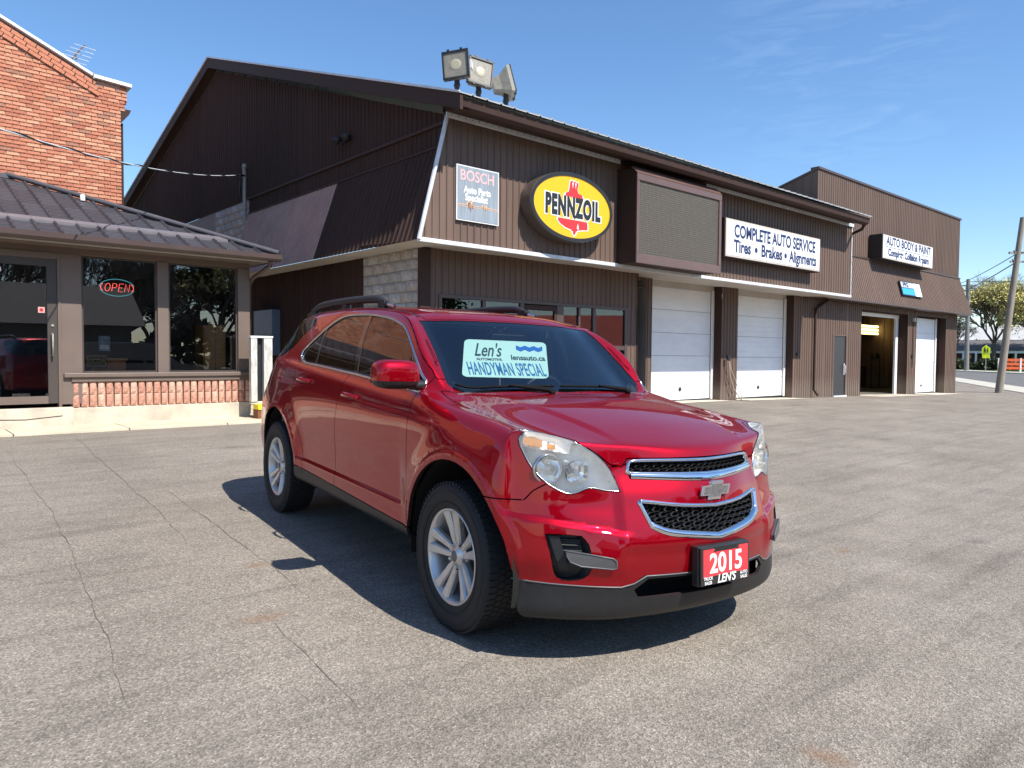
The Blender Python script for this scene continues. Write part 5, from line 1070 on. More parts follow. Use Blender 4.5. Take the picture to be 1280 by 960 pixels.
# ---- work on the right half (y<0), the other side is mirrored --------
bm = bmesh.new(); bm.from_mesh(fm)
nl = bm.verts.layers.float_vector.new('nrm0'); pl = bm.faces.layers.int.new('part')
bm.verts.ensure_lookup_table()
dead = [f for f in bm.faces if f.calc_center_median().y > 0]; bmesh.ops.delete(bm, geom=dead, context='FACES')
def imprint(poly, ax, sel, closed=True):
    """cut the body mesh along a polygon drawn in the plane of axes ax, through faces where sel(centre, normal)"""
    i, j = ax; k = 3-i-j; pr = Vector((0, 0, 0)); pr[k] = 1
    x0 = min(p[0] for p in poly)-.03; x1 = max(p[0] for p in poly)+.03; y0 = min(p[1] for p in poly)-.03; y1 = max(p[1] for p in poly)+.03
    fs = set()
    for f in bm.faces:
        c = f.calc_center_median()
        if x0 < c[i] < x1 and y0 < c[j] < y1 and sel(c, f.normal): fs.add(f)
    n = len(poly)
    for a in range(n if closed else n-1):
        p, q = poly[a], poly[(a+1) % n]; d = Vector((q[0]-p[0], q[1]-p[1]));
        if d.length < 1e-6: continue
        no = Vector((0, 0, 0)); no[i] = -d.y; no[j] = d.x; no.normalize(); co = Vector((0, 0, 0)); co[i] = p[0]; co[j] = p[1]
        lo = (min(p[0], q[0])-.0005, min(p[1], q[1])-.0005); hi = (max(p[0], q[0])+.0005, max(p[1], q[1])+.0005)
        near = [f for f in fs if f.is_valid and min(v.co[i] for v in f.verts) <= hi[0] and max(v.co[i] for v in f.verts) >= lo[0] and min(v.co[j] for v in f.verts) <= hi[1] and max(v.co[j] for v in f.verts) >= lo[1]]
        near = [f for f in near if any((v.co-co).dot(no) > 1e-5 for v in f.verts) and any((v.co-co).dot(no) < -1e-5 for v in f.verts)]
        if not near: continue
        ed = {e for f in near for e in f.edges}; vt = {v for f in near for v in f.verts}
        r = bmesh.ops.bisect_plane(bm, geom=near+list(ed)+list(vt), dist=2e-5, plane_co=co, plane_no=no)
        for g in r['geom']:
            if isinstance(g, bmesh.types.BMFace): fs.add(g)
        for g in r['geom_cut']:
            if isinstance(g, bmesh.types.BMVert):
                for f in g.link_faces: fs.add(f)
        fs = {f for f in fs if f.is_valid}
def inside(poly, a, b):
    c = False; n = len(poly); j = n-1
    for i in range(n):
        if (poly[i][1] > b) != (poly[j][1] > b) and a < (poly[j][0]-poly[i][0])*(b-poly[i][1])/(poly[j][1]-poly[i][1])+poly[i][0]: c = not c
        j = i
    return c
def label(poly, ax, sel, pid, only=None):
    i, j = ax
    for f in bm.faces:
        if only is not None and f[pl] not in only: continue
        c = f.calc_center_median()
        if sel(c, f.normal) and inside(poly, c[i], c[j]): f[pl] = pid
def cut(poly, ax, sel, pid, only=None): imprint(poly, ax, sel); label(poly, ax, sel, pid, only)
def smooth_poly(pts, n=5, sharp=()):
    """closed Catmull-Rom through pts, sharp indices kept as corners"""
    out = []; m = len(pts)
    for i in range(m):
        p0, p1, p2, p3 = (Vector((*pts[(i+d) % m], 0)) for d in (-1, 0, 1, 2))
        if i in sharp: p0 = p1*2-p2
        if (i+1) % m in sharp: p3 = p2*2-p1
        for k in range(n):
            t = k/n; q = .5*((2*p1)+(p2-p0)*t+(2*p0-5*p1+4*p2-p3)*t*t+(3*p1-p0-3*p2+p3)*t**3); out.append((q.x, q.y))
    return out
SIDE = lambda c, n: c.y < -.55 and abs(n.y) > .22
FRONT = lambda c, n: c.x > .25 and n.x > .05
TOPS = lambda c, n: n.z > .25 and c.z > .85
UP = lambda c, n: c.z > 1.0
(BODY, FDOOR, RDOOR, FGLASS, RGLASS, QGLASS, PILLAR, HOODP, WS, ROOF, BUMPER, VAL, ROCKER, LAMP_, UGR, LGR, FOG, INT, ARCH, DGLASS, FENDER, BACKG) = range(22)
circ = lambda cx, cz, r, n=40, sx=1.: [(cx+r*sx*cos(2*pi*i/n), cz+r*sin(2*pi*i/n)) for i in range(n)]
# ---- feature lines first, so that creases come out crisp
lzf = lambda a: .607+.061*min(1.15, max(-.2, (a-.44)/.38))
ysl = [-.40-.53*i/14 for i in range(15)]
for o_ in (-.022, -.004): imprint([(y_, lzf(-y_)+o_) for y_ in ysl], (1, 2), FRONT, False)
for o_ in (.455, .50): imprint([(-(o_-.10*(.50-.62)), .50), (-(o_-.10*(.95-.62)), .95)], (1, 2), FRONT, False)
for z_ in (.445, .475, .495, .52, .56): imprint([(-2.45, z_), (-.45, z_)], (0, 2), SIDE, False)
for o_ in (-.018, 0, .018): imprint([(-3.2, 1.068+o_), (-.05, .983+o_)], (0, 2), SIDE, False)
for o_ in (-.012, .028): imprint([(x_, -(.50-.10*sm(-.2, .7, x_)+o_)) for x_ in [-.2+.1*i for i in range(10)]], (0, 1), lambda c, n: c.z > .9 and n.z > .2, False)
for cx_, cz_ in ((.02, .362), (-2.83, .37)):
    for r_ in (.500, .520): imprint(circ(cx_, cz_, r_, 48), (0, 2), lambda c, n: c.y < -.6 and abs(n.y) > .2)
bm.verts.ensure_lookup_table(); N = len(bm.verts)
C = np.array([tuple(v.co) for v in bm.verts])
def S(a, b, x): t = np.clip((x-a)/(b-a), 0, 1); return t*t*(3-2*t)
def bump(x, c, w): return np.exp(-((x-c)/w)**2)
x, y, z = C.T; ay = np.abs(y); sg = np.sign(y)
side = S(.70, .80, ay)*(1-S(1.08, 1.13, z))
D = np.zeros(N)
for cx, rz in ((.02, .362), (-2.83, .37)):      # flared arches with a lip
    r = np.hypot(x-cx, z-rz); D += side*(.016*(1-S(.50, .64, r))*S(.25, .45, z) + .007*(1-S(.501, .519, r)))
door = side*S(-2.42, -2.25, x)*(1-S(-.62, -.50, x))
D += door*(-.014*bump(z, .64, .13)+.014*(1-S(.495, .52, z)))     # scooped doors with a ledge low down
D += side*S(-3.2, -2.9, x)*(1-S(-.3, .1, x))*.006*(1-S(1.0546-.027*(x+2.7)*1.0-.018, 1.0546-.027*(x+2.7)+.018, z))*S(.80, .98, z)
fr = S(.38, .52, x)*(z < 1.0)
lz = .607+.061*np.clip((ay-.44)/.38, -.2, 1.15)
led = 1-S(lz-.022, lz-.004, z)                # 1 below the ledge
C[:, 0] += fr*.018*led*S(.42, .50, ay)*(1-S(.82, .92, ay))*S(.38, .50, z)
C[:, 1] += fr*sg*.012*led*S(.62, .80, ay)*S(.38, .50, z)
cen = (1-S(.455-.10*(z-.62), .50-.10*(z-.62), ay))*S(.50, .56, z)*(1-S(.74, .87, z))*fr
C[:, 0] += .018*cen
C[:, 0] -= .010*fr*bump(ay, .62, .12)*bump(z, .715, .045)*(z > lz-.004)
C[:, 1] += sg*D
hood = (x > -.2)*(x < .74)*(z > .92)*(ay < .72)
cy_ = .50-.10*S(-.2, .7, x)
C[:, 2] += hood*(.011*(1-S(cy_-.012, cy_+.028, ay))*S(-.25, .1, x)*(1-S(.42, .70, x)))
for v, c_ in zip(bm.verts, C): v.co = c_
bm.normal_update()
for v in bm.verts:
    n_ = v.normal.copy()
    if abs(v.co.y) < 1e-4: n_.y = 0; n_.normalize()
    v[nl] = n_
from mathutils.bvhtree import BVHTree
bvf = BVHTree.FromBMesh(bm)
# regions, outer first
cut([(-.16-.33*(abs(t)/.75)**2.0 + 0, -abs(t)) for t in ()] or [(.83, .02), (.83, -.42)], (0, 1), lambda c, n: False, BODY)
hoodpoly = [(.95, .05), (.95, -.66), (.70, -.72), (.52, -.775), (.44, -.785), (.30, -.780), (.05, -.768), (-.20, -.760), (-.41, -.752), (-.37, -.70), (-.305, -.60), (-.245, -.42), (-.205, -.20), (-.195, .05)]
cut(hoodpoly, (0, 1), lambda c, n: c.z > .78 and n.z > .02, HOODP)
zl = [(.03, .60), (.03, .908), (-.395, .908), (-.425, .874), (-.475, .880), (-.495, .896), (-.540, .932), (-.590, .964), (-.635, .991), (-.72, 1.012), (-.80, 1.019), (-.835, 1.0), (-.9, .99), (-.9, .60)]
imprint(zl, (1, 2), FRONT); label(zl, (1, 2), lambda c, n: c.x > .30, BODY, (HOODP,))
wspoly = smooth_poly([(-.270, .0), (-.295, -.25), (-.335, -.47), (-.375, -.64), (-.440, -.700), (-.68, -.668), (-.925, -.638), (-.925, -.585), (-.875, -.40), (-.850, -.2), (-.845, .0), (-.845, .05), (-.270, .05)], 4, (3, 4, 6, 7, 10, 11, 12))
cut(wspoly, (0, 1), lambda c, n: c.z > 1.09 and n.z > .15 and -1.1 < c.x < -.2, WS)
roofp = [(-.860, .05), (-.865, -.20), (-.89, -.40), (-.94, -.585), (-1.06, -.60), (-1.3, -.59), (-3.0, -.56), (-3.42, -.52), (-3.45, .05)]
cut(roofp, (0, 1), lambda c, n: c.z > 1.45 and n.z > .5, ROOF)
# side glass opening
dlo_b = lambda x: itp([-2.72, -2.42, -2.1, -1.35, -.47], [1.245, 1.222, 1.212, 1.182, 1.137], x)
DLO = [(-.494, 1.129), (-.510, 1.175), (-.563, 1.217), (-.636, 1.285), (-.77, 1.385), (-.922, 1.466), (-1.06, 1.503), (-1.223, 1.530), (-1.50, 1.553), (-1.75, 1.558), (-1.95, 1.552), (-2.10, 1.518), (-2.22, 1.468), (-2.34, 1.405), (-2.46, 1.345), (-2.555, 1.292), (-2.552, 1.252), (-2.422, 1.215), (-2.1, 1.203), (-1.37, 1.176)]
DLO = smooth_poly(DLO, 4, (0, 1, 15, 16, 19))
offp = lambda P_, d: [(p[0]+n_[0]*d, p[1]+n_[1]*d) for p, n_ in zip(P_, [((lambda a, b: ((b[1]-a[1])/hypot(b[0]-a[0], b[1]-a[1]), -(b[0]-a[0])/hypot(b[0]-a[0], b[1]-a[1])))(P_[i-1], P_[(i+1) % len(P_)])) for i in range(len(P_))])]
sgn_ = -1 if sum(DLO[i-1][0]*DLO[i][1]-DLO[i][0]*DLO[i-1][1] for i in range(len(DLO))) > 0 else 1
grow_ = lambda P_, d: offp(P_, d*(1 if sum(P_[i-1][0]*P_[i][1]-P_[i][0]*P_[i-1][1] for i in range(len(P_))) > 0 else -1))
# doors
FD = [(-.495, 1.15), (-.50, .95), (-.505, .80), (-.48, .60), (-.445, .405), (-1.57, .402), (-1.60, .60), (-1.60, .78), (-1.55, 1.0), (-1.49, 1.17), (-1.515, 1.35), (-1.565, 1.60), (-1.30, 1.592), (-1.04, 1.548), (-.88, 1.495), (-.73, 1.41), (-.59, 1.305), (-.485, 1.215)]
RD_ = [(-1.57, .402), (-2.20, .41), (-2.25, .55), (-2.33, .70), (-2.44, .84), (-2.50, .97), (-2.52, 1.15), (-2.60, 1.27), (-2.46, 1.40), (-2.25, 1.51), (-2.02, 1.59), (-1.8, 1.602), (-1.565, 1.60), (-1.515, 1.35), (-1.49, 1.17), (-1.55, 1.0), (-1.60, .78), (-1.60, .60)]
RD_ = smooth_poly(RD_, 3, (0, 1, 12, 17)); FD = smooth_poly(FD, 3, (0, 4, 5, 11))
cut(FD, (0, 2), SIDE, FDOOR, (BODY,)); cut(RD_, (0, 2), SIDE, RDOOR, (BODY,))
imprint(DLO, (0, 2), SIDE)
fg = [(-.40, 1.0), (-1.335, 1.0), (-1.535, 1.7), (-.4, 1.7)]; rg = [(-1.395, 1.0), (-2.165, 1.0), (-2.235, 1.7), (-1.595, 1.7)]; qg = [(-2.20, 1.0), (-2.9, 1.0), (-2.9, 1.7), (-2.268, 1.7)]
for P_ in (fg, rg, qg): imprint(P_, (0, 2), lambda c, n: SIDE(c, n) and inside(DLO, c.x, c.z))
for f in bm.faces:
    c = f.calc_center_median()
    if SIDE(c, f.normal) and c.z > 1.1 and inside(DLO, c.x, c.z):
        f[pl] = FGLASS if inside(fg, c.x, c.z) else RGLASS if inside(rg, c.x, c.z) else QGLASS if inside(qg, c.x, c.z) else PILLAR
# rear quarter dark glass wrapping to the tailgate
bg_ = [(-2.46, 1.548), (-2.76, 1.432), (-2.94, 1.31), (-3.16, 1.25), (-3.35, 1.225), (-3.9, 1.10), (-3.9, 1.53), (-3.2, 1.535), (-2.9, 1.552)]
cut(bg_, (0, 2), lambda c, n: c.y < -.45 and c.x < -2.6, BACKG, (BODY,)); 
for f in bm.faces:
    c = f.calc_center_median()
    if c.x < -3.4 and c.z > 1.18 and f.normal.x < -.5 and f[pl] == BODY: f[pl] = BACKG
# rocker cladding
RK = [(-.30, .20), (-.30, .34), (-.45, .40), (-2.2, .44), (-2.36, .45), (-2.42, .20)]
cut(RK, (0, 2), lambda c, n: c.y < -.5, ROCKER)
# front bumper seam, valance, lower intake
seam = [(1.1, .0), (1.1, .905), (.70, .90), (.56, .805), (.515, .765), (.49, .722), (.30, .715), (.28, .0)]
cut(seam, (0, 2), lambda c, n: c.x > .25, BUMPER, (BODY,))
valp = [(.05, .10), (.05, .417), (-.385, .416), (-.451, .369), (-.95, .386), (-.95, .10)]
cut(valp, (1, 2), lambda c, n: c.x > .28, VAL, (BUMPER, BODY, INT))
inp = [(.05, .318), (.05, .402), (-.365, .402), (-.425, .355), (-.40, .318)]
cut(inp, (1, 2), FRONT, INT, (VAL,))
# grilles, lamps, fog recess
UG = smooth_poly([(.03, .901), (0, .901), (-.20, .903), (-.365, .901), (-.396, .889), (-.404, .862), (-.392, .842), (-.20, .838), (0, .834), (.03, .834)], 3, (0, 1, 8, 9, 4, 5))
LG = smooth_poly([(.03, .706), (0, .706), (-.20, .716), (-.372, .735), (-.387, .728), (-.370, .68), (-.350, .622), (-.273, .590), (-.12, .570), (0, .556), (.03, .556)], 3, (0, 1, 3, 4, 6, 9, 10))
cut(UG, (1, 2), FRONT, UGR); cut(LG, (1, 2), FRONT, LGR)
HL = smooth_poly([(-.824, .979), (-.805, 1.012), (-.76, 1.013), (-.717, 1.006), (-.670, .996), (-.630, .984), (-.584, .957), (-.531, .921), (-.488, .872), (-.464, .819), (-.456, .768), (-.513, .771), (-.570, .783), (-.600, .777), (-.631, .763), (-.666, .757), (-.706, .772), (-.751, .806), (-.789, .861), (-.814, .930)], 3, (10,))
cut(HL, (1, 2), lambda c, n: c.x > .2 and c.y < -.3, LAMP_)
FG_ = smooth_poly([(-.772, .592), (-.70, .592), (-.645, .588), (-.620, .55), (-.612, .460), (-.640, .408), (-.712, .402), (-.745, .450)], 4, (0, 2))
cut(FG_, (1, 2), lambda c, n: c.x > .2, FOG)
# wheel openings
for k, (cx, cz, r) in enumerate(((.02, .362, .468), (-2.83, .37, .468))):
    cp_ = circ(cx, cz, r, 48)
    imprint(cp_, (0, 2), lambda c, n: c.y < -.5)
    for f in bm.faces:
        c = f.calc_center_median()
        if c.y < -.45 and inside(cp_, c.x, c.z): f[pl] = ARCH
    sk = [(cx-r, cz), (cx-r*.99, .1), (cx+r*1.10, .1), (cx+r, cz)] if k == 0 else [(cx-r, cz), (cx-r, .1), (cx+r, .1), (cx+r, cz)]
    imprint(sk, (0, 2), lambda c, n: c.y < -.5)
    for f in bm.faces:
        c = f.calc_center_median()
        if c.y < -.45 and inside(sk, c.x, c.z): f[pl] = ARCH
bmesh.ops.delete(bm, geom=[f for f in bm.faces if f[pl] == ARCH], context='FACES')
# fender = body ahead of the front door and outside the hood
for f in bm.faces:
    c = f.calc_center_median()
    if f[pl] == BODY and c.x > -.62 and c.z < 1.2 and c.y < -.1: f[pl] = FENDER
# split glass along the rail so roof rail faces stay body: nothing more to label
bm.verts.ensure_lookup_table(); bm.faces.ensure_lookup_table()
def part(pid, name, m, parent=suv, gap=.0030, lip=.016, mirror='join', inset=0., both=None, keep=None):
    """take the faces of one part, shrink it by a shut gap, fold its rim inwards, and mirror it"""
    fs = [f for f in bm.faces if f[pl] == pid and (keep is None or keep(f.calc_center_median()))]
    if not fs: print('EMPTY PART', name); return []
    vi = {}; co, no = [], []; faces = []
    fset = set(fs)
    for f in fs:
        t = []
        for v in f.verts:
            if v not in vi: vi[v] = len(co); co.append(v.co.copy()); no.append(Vector(v[nl]).normalized())
            t.append(vi[v])
        faces.append(t)
    bnd = {}; bedges = []
    for f in fs:
        for l in f.loops:
            if not any(g in fset and g is not f for g in l.edge.link_faces):
                a, b = l.vert, l.link_loop_next.vert
                if abs(a.co.y) < 1e-4 and abs(b.co.y) < 1e-4: continue
                bedges.append((vi[a], vi[b])); 
                d = (b.co-a.co).normalized(); n_ = Vector(l.vert[nl]); t_ = n_.cross(d)       # points into the face
                for v in (a, b): bnd.setdefault(vi[v], Vector()); bnd[vi[v]] += t_
    for i, t_ in bnd.items():
        if t_.length > 1e-6:
            t_.normalize()
            if abs(co[i].y) < 1e-4: t_.y = 0
            co[i] = co[i]+t_*gap
    if inset: co = [c-n_*inset for c, n_ in zip(co, no)]
    nb = len(co); lipi = {}
    for i in bnd: lipi[i] = len(co); co.append(co[i]-no[i]*lip); no.append(no[i])
    rim = [(b, a, lipi[a], lipi[b]) for a, b in bedges] if lip else []
    if not lip: co = co[:nb]; no = no[:nb]
    def make(nm, C_, N_, Fm, Fr):
        me = bpy.data.meshes.new(nm); me.from_pydata([tuple(c) for c in C_], [], [tuple(f) for f in Fm]+[tuple(f) for f in Fr]); me.polygons.foreach_set('use_smooth', [True]*len(me.polygons)); me.update()
        ln = []; nm_ = len(Fm)
        for p in me.polygons:
            for vi_ in p.vertices: ln.append(tuple(N_[vi_]) if p.index < nm_ else tuple(p.normal))
        me.normals_split_custom_set(ln); me.materials.append(m); me.materials.append(SHUT); me.polygons.foreach_set('material_index', [0]*nm_+[1]*len(Fr)); o = bpy.data.objects.new(nm, me); COL.objects.link(o); o.parent = parent; return o
    mc = [Vector((c.x, -c.y, c.z)) for c in co]; mn = [Vector((n_.x, -n_.y, n_.z)) for n_ in no]; mf = [list(reversed(f)) for f in faces]; mr = [tuple(reversed(f)) for f in rim]
    if mirror == 'join':
        k = len(co); wm = {}
        for i, c in enumerate(co): wm[i] = i if abs(c.y) < 1e-4 else None
        C2, N2 = list(co), list(no); mpx = {}
        for i in range(k):
            if wm[i] is not None:
                N2[i] = Vector((N2[i].x, 0, N2[i].z)).normalized(); mpx[i] = i
            else: mpx[i] = len(C2); C2.append(mc[i]); N2.append(mn[i])
        return [make(name, C2, N2, faces+[[mpx[i] for i in f] for f in mf], rim+[tuple(mpx[i] for i in f) for f in mr])]
    return [make(name, co, no, faces, rim), make(name, mc, mn, mf, mr)]
body = part(BODY, 'body_shell', PAINT)[0]
fen = part(FENDER, 'fender', PAINT, mirror='two', lip=.02)
hoodo = part(HOODP, 'bonnet', PAINT, gap=.0032)[0]
roof_ = part(ROOF, 'roof', PAINT)[0]
bump_ = part(BUMPER, 'front_bumper', PAINT)[0]
part(VAL, 'bumper_valance', CLAD, gap=.001)
part(ROCKER, 'rocker_cladding', CLAD, mirror='two')
fd = part(FDOOR, 'front_door', PAINT, mirror='two'); rdo = part(RDOOR, 'rear_door', PAINT, mirror='two')
ws = part(WS, 'windscreen', WSG, gap=.001, lip=0, inset=.003)[0]
g1 = part(FGLASS, 'window', SIDEG, mirror='two', lip=0, inset=.004, gap=0); g2 = part(RGLASS, 'window', PRIV, mirror='two', lip=0, inset=.004, gap=0); g3 = part(QGLASS, 'quarter_window', PRIV, mirror='two', lip=0, inset=.004, gap=0)
part(PILLAR, 'pillar_trim', GLOSSB, mirror='two', gap=0, lip=.01, keep=lambda c: c.x > -1.9); part(PILLAR, 'pillar_trim', GLOSSB, mirror='two', gap=0, lip=.01, keep=lambda c: c.x <= -1.9)
part(BACKG, 'rear_window', PRIV, gap=0, lip=0)
for a, b in zip(fd, g1): b.parent = a
for a, b in zip(rdo, g2): b.parent = a
# black ceramic border of the windscreen: slightly smaller opening handled by a frame strip
LENSM = glass_mat('lamp_lens', (.96, .97, .97), .8, 1.4)
_lt = LENSM.node_tree; _o = [n for n in _lt.nodes if n.type == 'OUTPUT_MATERIAL'][0]; _src = _o.inputs[0].links[0].from_socket; _df = _lt.nodes.new('ShaderNodeBsdfDiffuse'); _df.inputs[0].default_value = (.85, .84, .78, 1)
_tl = _lt.nodes.new('ShaderNodeBsdfTranslucent'); _tl.inputs[0].default_value = (.85, .84, .78, 1); _m1 = _lt.nodes.new('ShaderNodeMixShader'); _m1.inputs[0].default_value = .5; _lt.links.new(_df.outputs[0], _m1.inputs[1]); _lt.links.new(_tl.outputs[0], _m1.inputs[2])
_cn = _lt.nodes.new('ShaderNodeTexNoise'); _cn.inputs['Scale'].default_value = 9; _cc = _lt.nodes.new('ShaderNodeTexCoord'); _lt.links.new(_cc.outputs['Object'], _cn.inputs['Vector']); _cr = _lt.nodes.new('ShaderNodeMapRange'); _cr.inputs[1].default_value = .3; _cr.inputs[2].default_value = .7; _cr.inputs[3].default_value = .16; _cr.inputs[4].default_value = .36; _lt.links.new(_cn.outputs[0], _cr.inputs[0])
_m2 = _lt.nodes.new('ShaderNodeMixShader'); _lt.links.new(_cr.outputs[0], _m2.inputs[0]); _lt.links.new(_src, _m2.inputs[1]); _lt.links.new(_m1.outputs[0], _m2.inputs[2]); _lt.links.new(_m2.outputs[0], _o.inputs[0])
lens = part(LAMP_, 'headlight', LENSM, mirror='two', lip=0, gap=.003)
# ---- helper to find the body surface ----------------------------------
def surf(p, d, push=0.):
    """point on the original body surface hit from p along d"""
    p, d = Vector(p), Vector(d); fl = p.y > 0 or (p.y == 0 and d.y < 0)
    if fl: p.y = -p.y; d.y = -d.y
    if abs(p.y) < 2e-4: p.y = -2e-4
    h = bvf.ray_cast(p, d)
    if h[0] is None: return Vector((p.x, -p.y if fl else p.y, p.z))
    n_ = h[1] if h[1].dot(d) < 0 else -h[1]
    q = h[0]+n_*push
    return Vector((q.x, -q.y, q.z)) if fl else q
def sx(y, z, push=0.): return surf((2, y, z), (-1, 0, 0), push)
def sy(x, z, push=0., s=-1): return surf((x, s*2, z), (0, -s, 0), push)
def sz(x, y, push=0.): return surf((x, y, 3), (0, 0, -1), push)
def two(fn):
    for s in (-1, 1): fn(s)
def mirpath(path, s): return [Vector((p.x, p.y*(1 if s < 0 else -1), p.z)) for p in path]
# inner darkness: floor, firewall, wheel housings
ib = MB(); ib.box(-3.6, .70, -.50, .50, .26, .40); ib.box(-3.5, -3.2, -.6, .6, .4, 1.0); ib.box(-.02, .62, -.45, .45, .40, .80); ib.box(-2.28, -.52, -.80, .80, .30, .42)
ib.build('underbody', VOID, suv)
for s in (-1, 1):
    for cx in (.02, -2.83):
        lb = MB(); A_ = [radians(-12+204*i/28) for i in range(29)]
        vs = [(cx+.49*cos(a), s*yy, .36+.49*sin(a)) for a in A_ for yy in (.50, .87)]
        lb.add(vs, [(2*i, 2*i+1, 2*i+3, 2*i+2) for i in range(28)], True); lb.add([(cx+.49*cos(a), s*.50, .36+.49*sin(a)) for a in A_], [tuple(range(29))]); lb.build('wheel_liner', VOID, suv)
# ---- chrome strip round the side glass --------------------------------
for s in (-1, 1):
    P_ = [sy(px, pz, .003) for px, pz in grow_(DLO, .006)]
    P_ = [Vector((p.x, -abs(p.y)*(1 if s < 0 else -1), p.z)) for p in P_]
    MB().tube(P_, .0085, 6, closed=True, flat=(1, 1)).build('window_chrome', CHROMES, suv)
# ---- windscreen edge band, wipers, cowl -------------------------------
wb = MB()
Wc = [p for p in wspoly if p[1] <= 0.001]; C0 = Vector((-.6, -.0))
def wsp(px, py, push): q = sz(px, min(py, 0), push); return q
outer = [wsp(px+(-.60-px)*.012, py+(-.25-py)*.012 if py < -.5 else py, -.0042) for px, py in Wc]; inn = []
for px, py in Wc:
    dx, dy = -.60-px, -.25-py
    l_ = hypot(dx, dy); k_ = .045/l_ if py < -.55 or px < -.8 else .055/l_
    inn.append(wsp(px+dx*k_, py+dy*k_ if py < -.5 else py, -.0042))
for s in (1, -1):
    n0 = len(outer); wb.add([(p.x, p.y*s, p.z) for p in outer]+[(p.x, p.y*s, p.z) for p in inn], [(i, i+1, n0+i+1, n0+i) for i in range(n0-1)], True)
wb.build('windscreen_border', GLOSSB, suv)
cw = MB(); vs = []
for i in range(25):
    yy = -.74+1.48*i/24; a_ = abs(yy)
    xa = -.20-.24*(a_/.75)**2; xb = -.285-.24*(a_/.74)**2.2
    za = sz(xa, -a_).z-.028; zb_ = sz(xb, -a_).z-.012; vs += [(xa+.02, yy, za), (xb, yy, zb_)]
cw.add(vs, [(2*i, 2*i+1, 2*i+3, 2*i+2) for i in range(24)], True); cw.build('cowl_panel', CLAD, suv)
on_ws = lambda x_, y_, p_: (lambda q: Vector((q.x, y_, q.z)))(sz(x_, -abs(y_), p_)); xb = lambda yy: -.285-.125*(abs(yy)/.66)**2.2
for (py, ya, yb2) in ((-.12, -.66, -.08), (.52, -.03, .56)):
    w = MB(); c = (ya+yb2)/2
    w.tube([Vector((xb(py)+.05, py, 1.128)), Vector((xb(py)+.03, py-.03, 1.150)), on_ws(xb(py-.2)-.004, py-.2, .026), on_ws(xb(c)-.016, c, .024)], [.020, .015, .010, .007], 6)
    w.tube([on_ws(xb(yy)-.020, yy, .012) for yy in [ya+(yb2-ya)*i/12 for i in range(13)]], .0075, 5); w.build('wiper', mat('wiper_black', (.008, .008, .008), .8, spec=.1), suv)
for s in (-1, 1):
    MB().tube([(lambda q: Vector((q.x, abs(q.y)*s, q.z)))(sz(-.99-2.2*i/20, -.612+.02*(i/20), .0015)) for i in range(21)], .006, 5, flat=(1.4, .5)).build('roof_ditch_strip', GLOSSB, suv)
# ---- roof rails -------------------------------------------------------
for s in (-1, 1):
    pts = []
    for i in range(25):
        t_ = i/24; xx = -1.42-1.70*t_; h = .046*(sm(0, .17, t_)*(1-sm(.80, 1, t_))); q = sz(xx, -.580+.02*abs(t_-.5), .012); pts.append(Vector((q.x, q.y*(1 if s < 0 else -1), q.z+h)))
    MB().tube(pts, [.014+.012*sm(0, .15, i/24)*(1-sm(.85, 1, i/24)) for i in range(25)], 8, flat=(.9, 1.1)).build('roof_rail', mat('rail_black', (.018, .018, .02), .6), suv)
    MB().tube(pts[:3], [.015, .0165, .017], 8, flat=(.95, 1.1)).build('roof_rail_cap', CHROMES, suv)
    for t_ in (.1, .5, .9):
        q = sz(-1.42-1.70*t_, -.575, 0); MB().box(q.x-.05, q.x+.05, (q.y-.02)*1, (q.y+.02), q.z-.01, q.z+.05).build('rail_foot', mat('rail_black', (.02, .02, .022), .35), suv).scale = (1, 1 if s < 0 else -1, 1)
MB().prism([(-2.9, -.02, 1.64), (-3.0, -.02, 1.70), (-3.08, -.02, 1.70), (-3.1, -.02, 1.63)], (0, .04, 0)).build('roof_antenna', GLOSSB, suv, bevel=.008)
# ---- mirrors ----------------------------------------------------------
def superell(cx, cy, cz, hx, hy, hz, n=14, m=18, e=2.6, taper=.0):
    mb = MB(); vs = []
    for i in range(n+1):
        a = -pi/2+pi*i/n
        for k in range(m):
            b = 2*pi*k/m; f = lambda v: (abs(v)**(2/e))*(1 if v >= 0 else -1)
            px, py, pz = f(cos(a))*f(cos(b)), f(cos(a))*f(sin(b)), f(sin(a))
            vs.append((cx+hx*px*(1-taper*pz*0), cy+hy*py, cz+hz*pz*(1-taper*py)))
    mb.add(vs, [(i*m+k, i*m+(k+1) % m, (i+1)*m+(k+1) % m, (i+1)*m+k) for i in range(n) for k in range(m)], True); return mb
for s in (-1, 1):
    cx, cy, cz = (-.47, .995, 1.215) if s < 0 else (-.86, .885, 1.235)
    A = superell(cx, s*cy, cz, .085 if s < 0 else .12, .125 if s < 0 else .07, .078, e=3.4)
    up = MB(); n = 14; m = 18
    vv = [Vector(v) for v in A.v]
    up.add([v for v in vv], [f for f in A.f if sum(vv[i].z for i in f)/4 > cz-.028], True)
    mo = up.build('mirror_cap', PAINT, suv)
    lo = MB(); lo.add([(cx+(v.x-cx)*.985, s*cy+(v.y-s*cy)*.985, cz+(v.z-cz)*.985) for v in vv], [f for f in A.f if sum(vv[i].z for i in f)/4 <= cz-.020], True)
    lo.tube([Vector((cx+.01, s*(cy-.09), cz-.055)), Vector((cx-.005, s*(cy-.15 if s < 0 else .80), cz-.055))], [.045, .05], 10, flat=(1, .6)).build('mirror_base', CLAD, suv)
    if s < 0: MB().quad((cx-.087, s*(cy-.10), cz-.05), (cx-.087, s*(cy+.10), cz-.05), (cx-.087, s*(cy+.10), cz+.055), (cx-.087, s*(cy-.10), cz+.055)).build('mirror_glass', CHROME, mo)
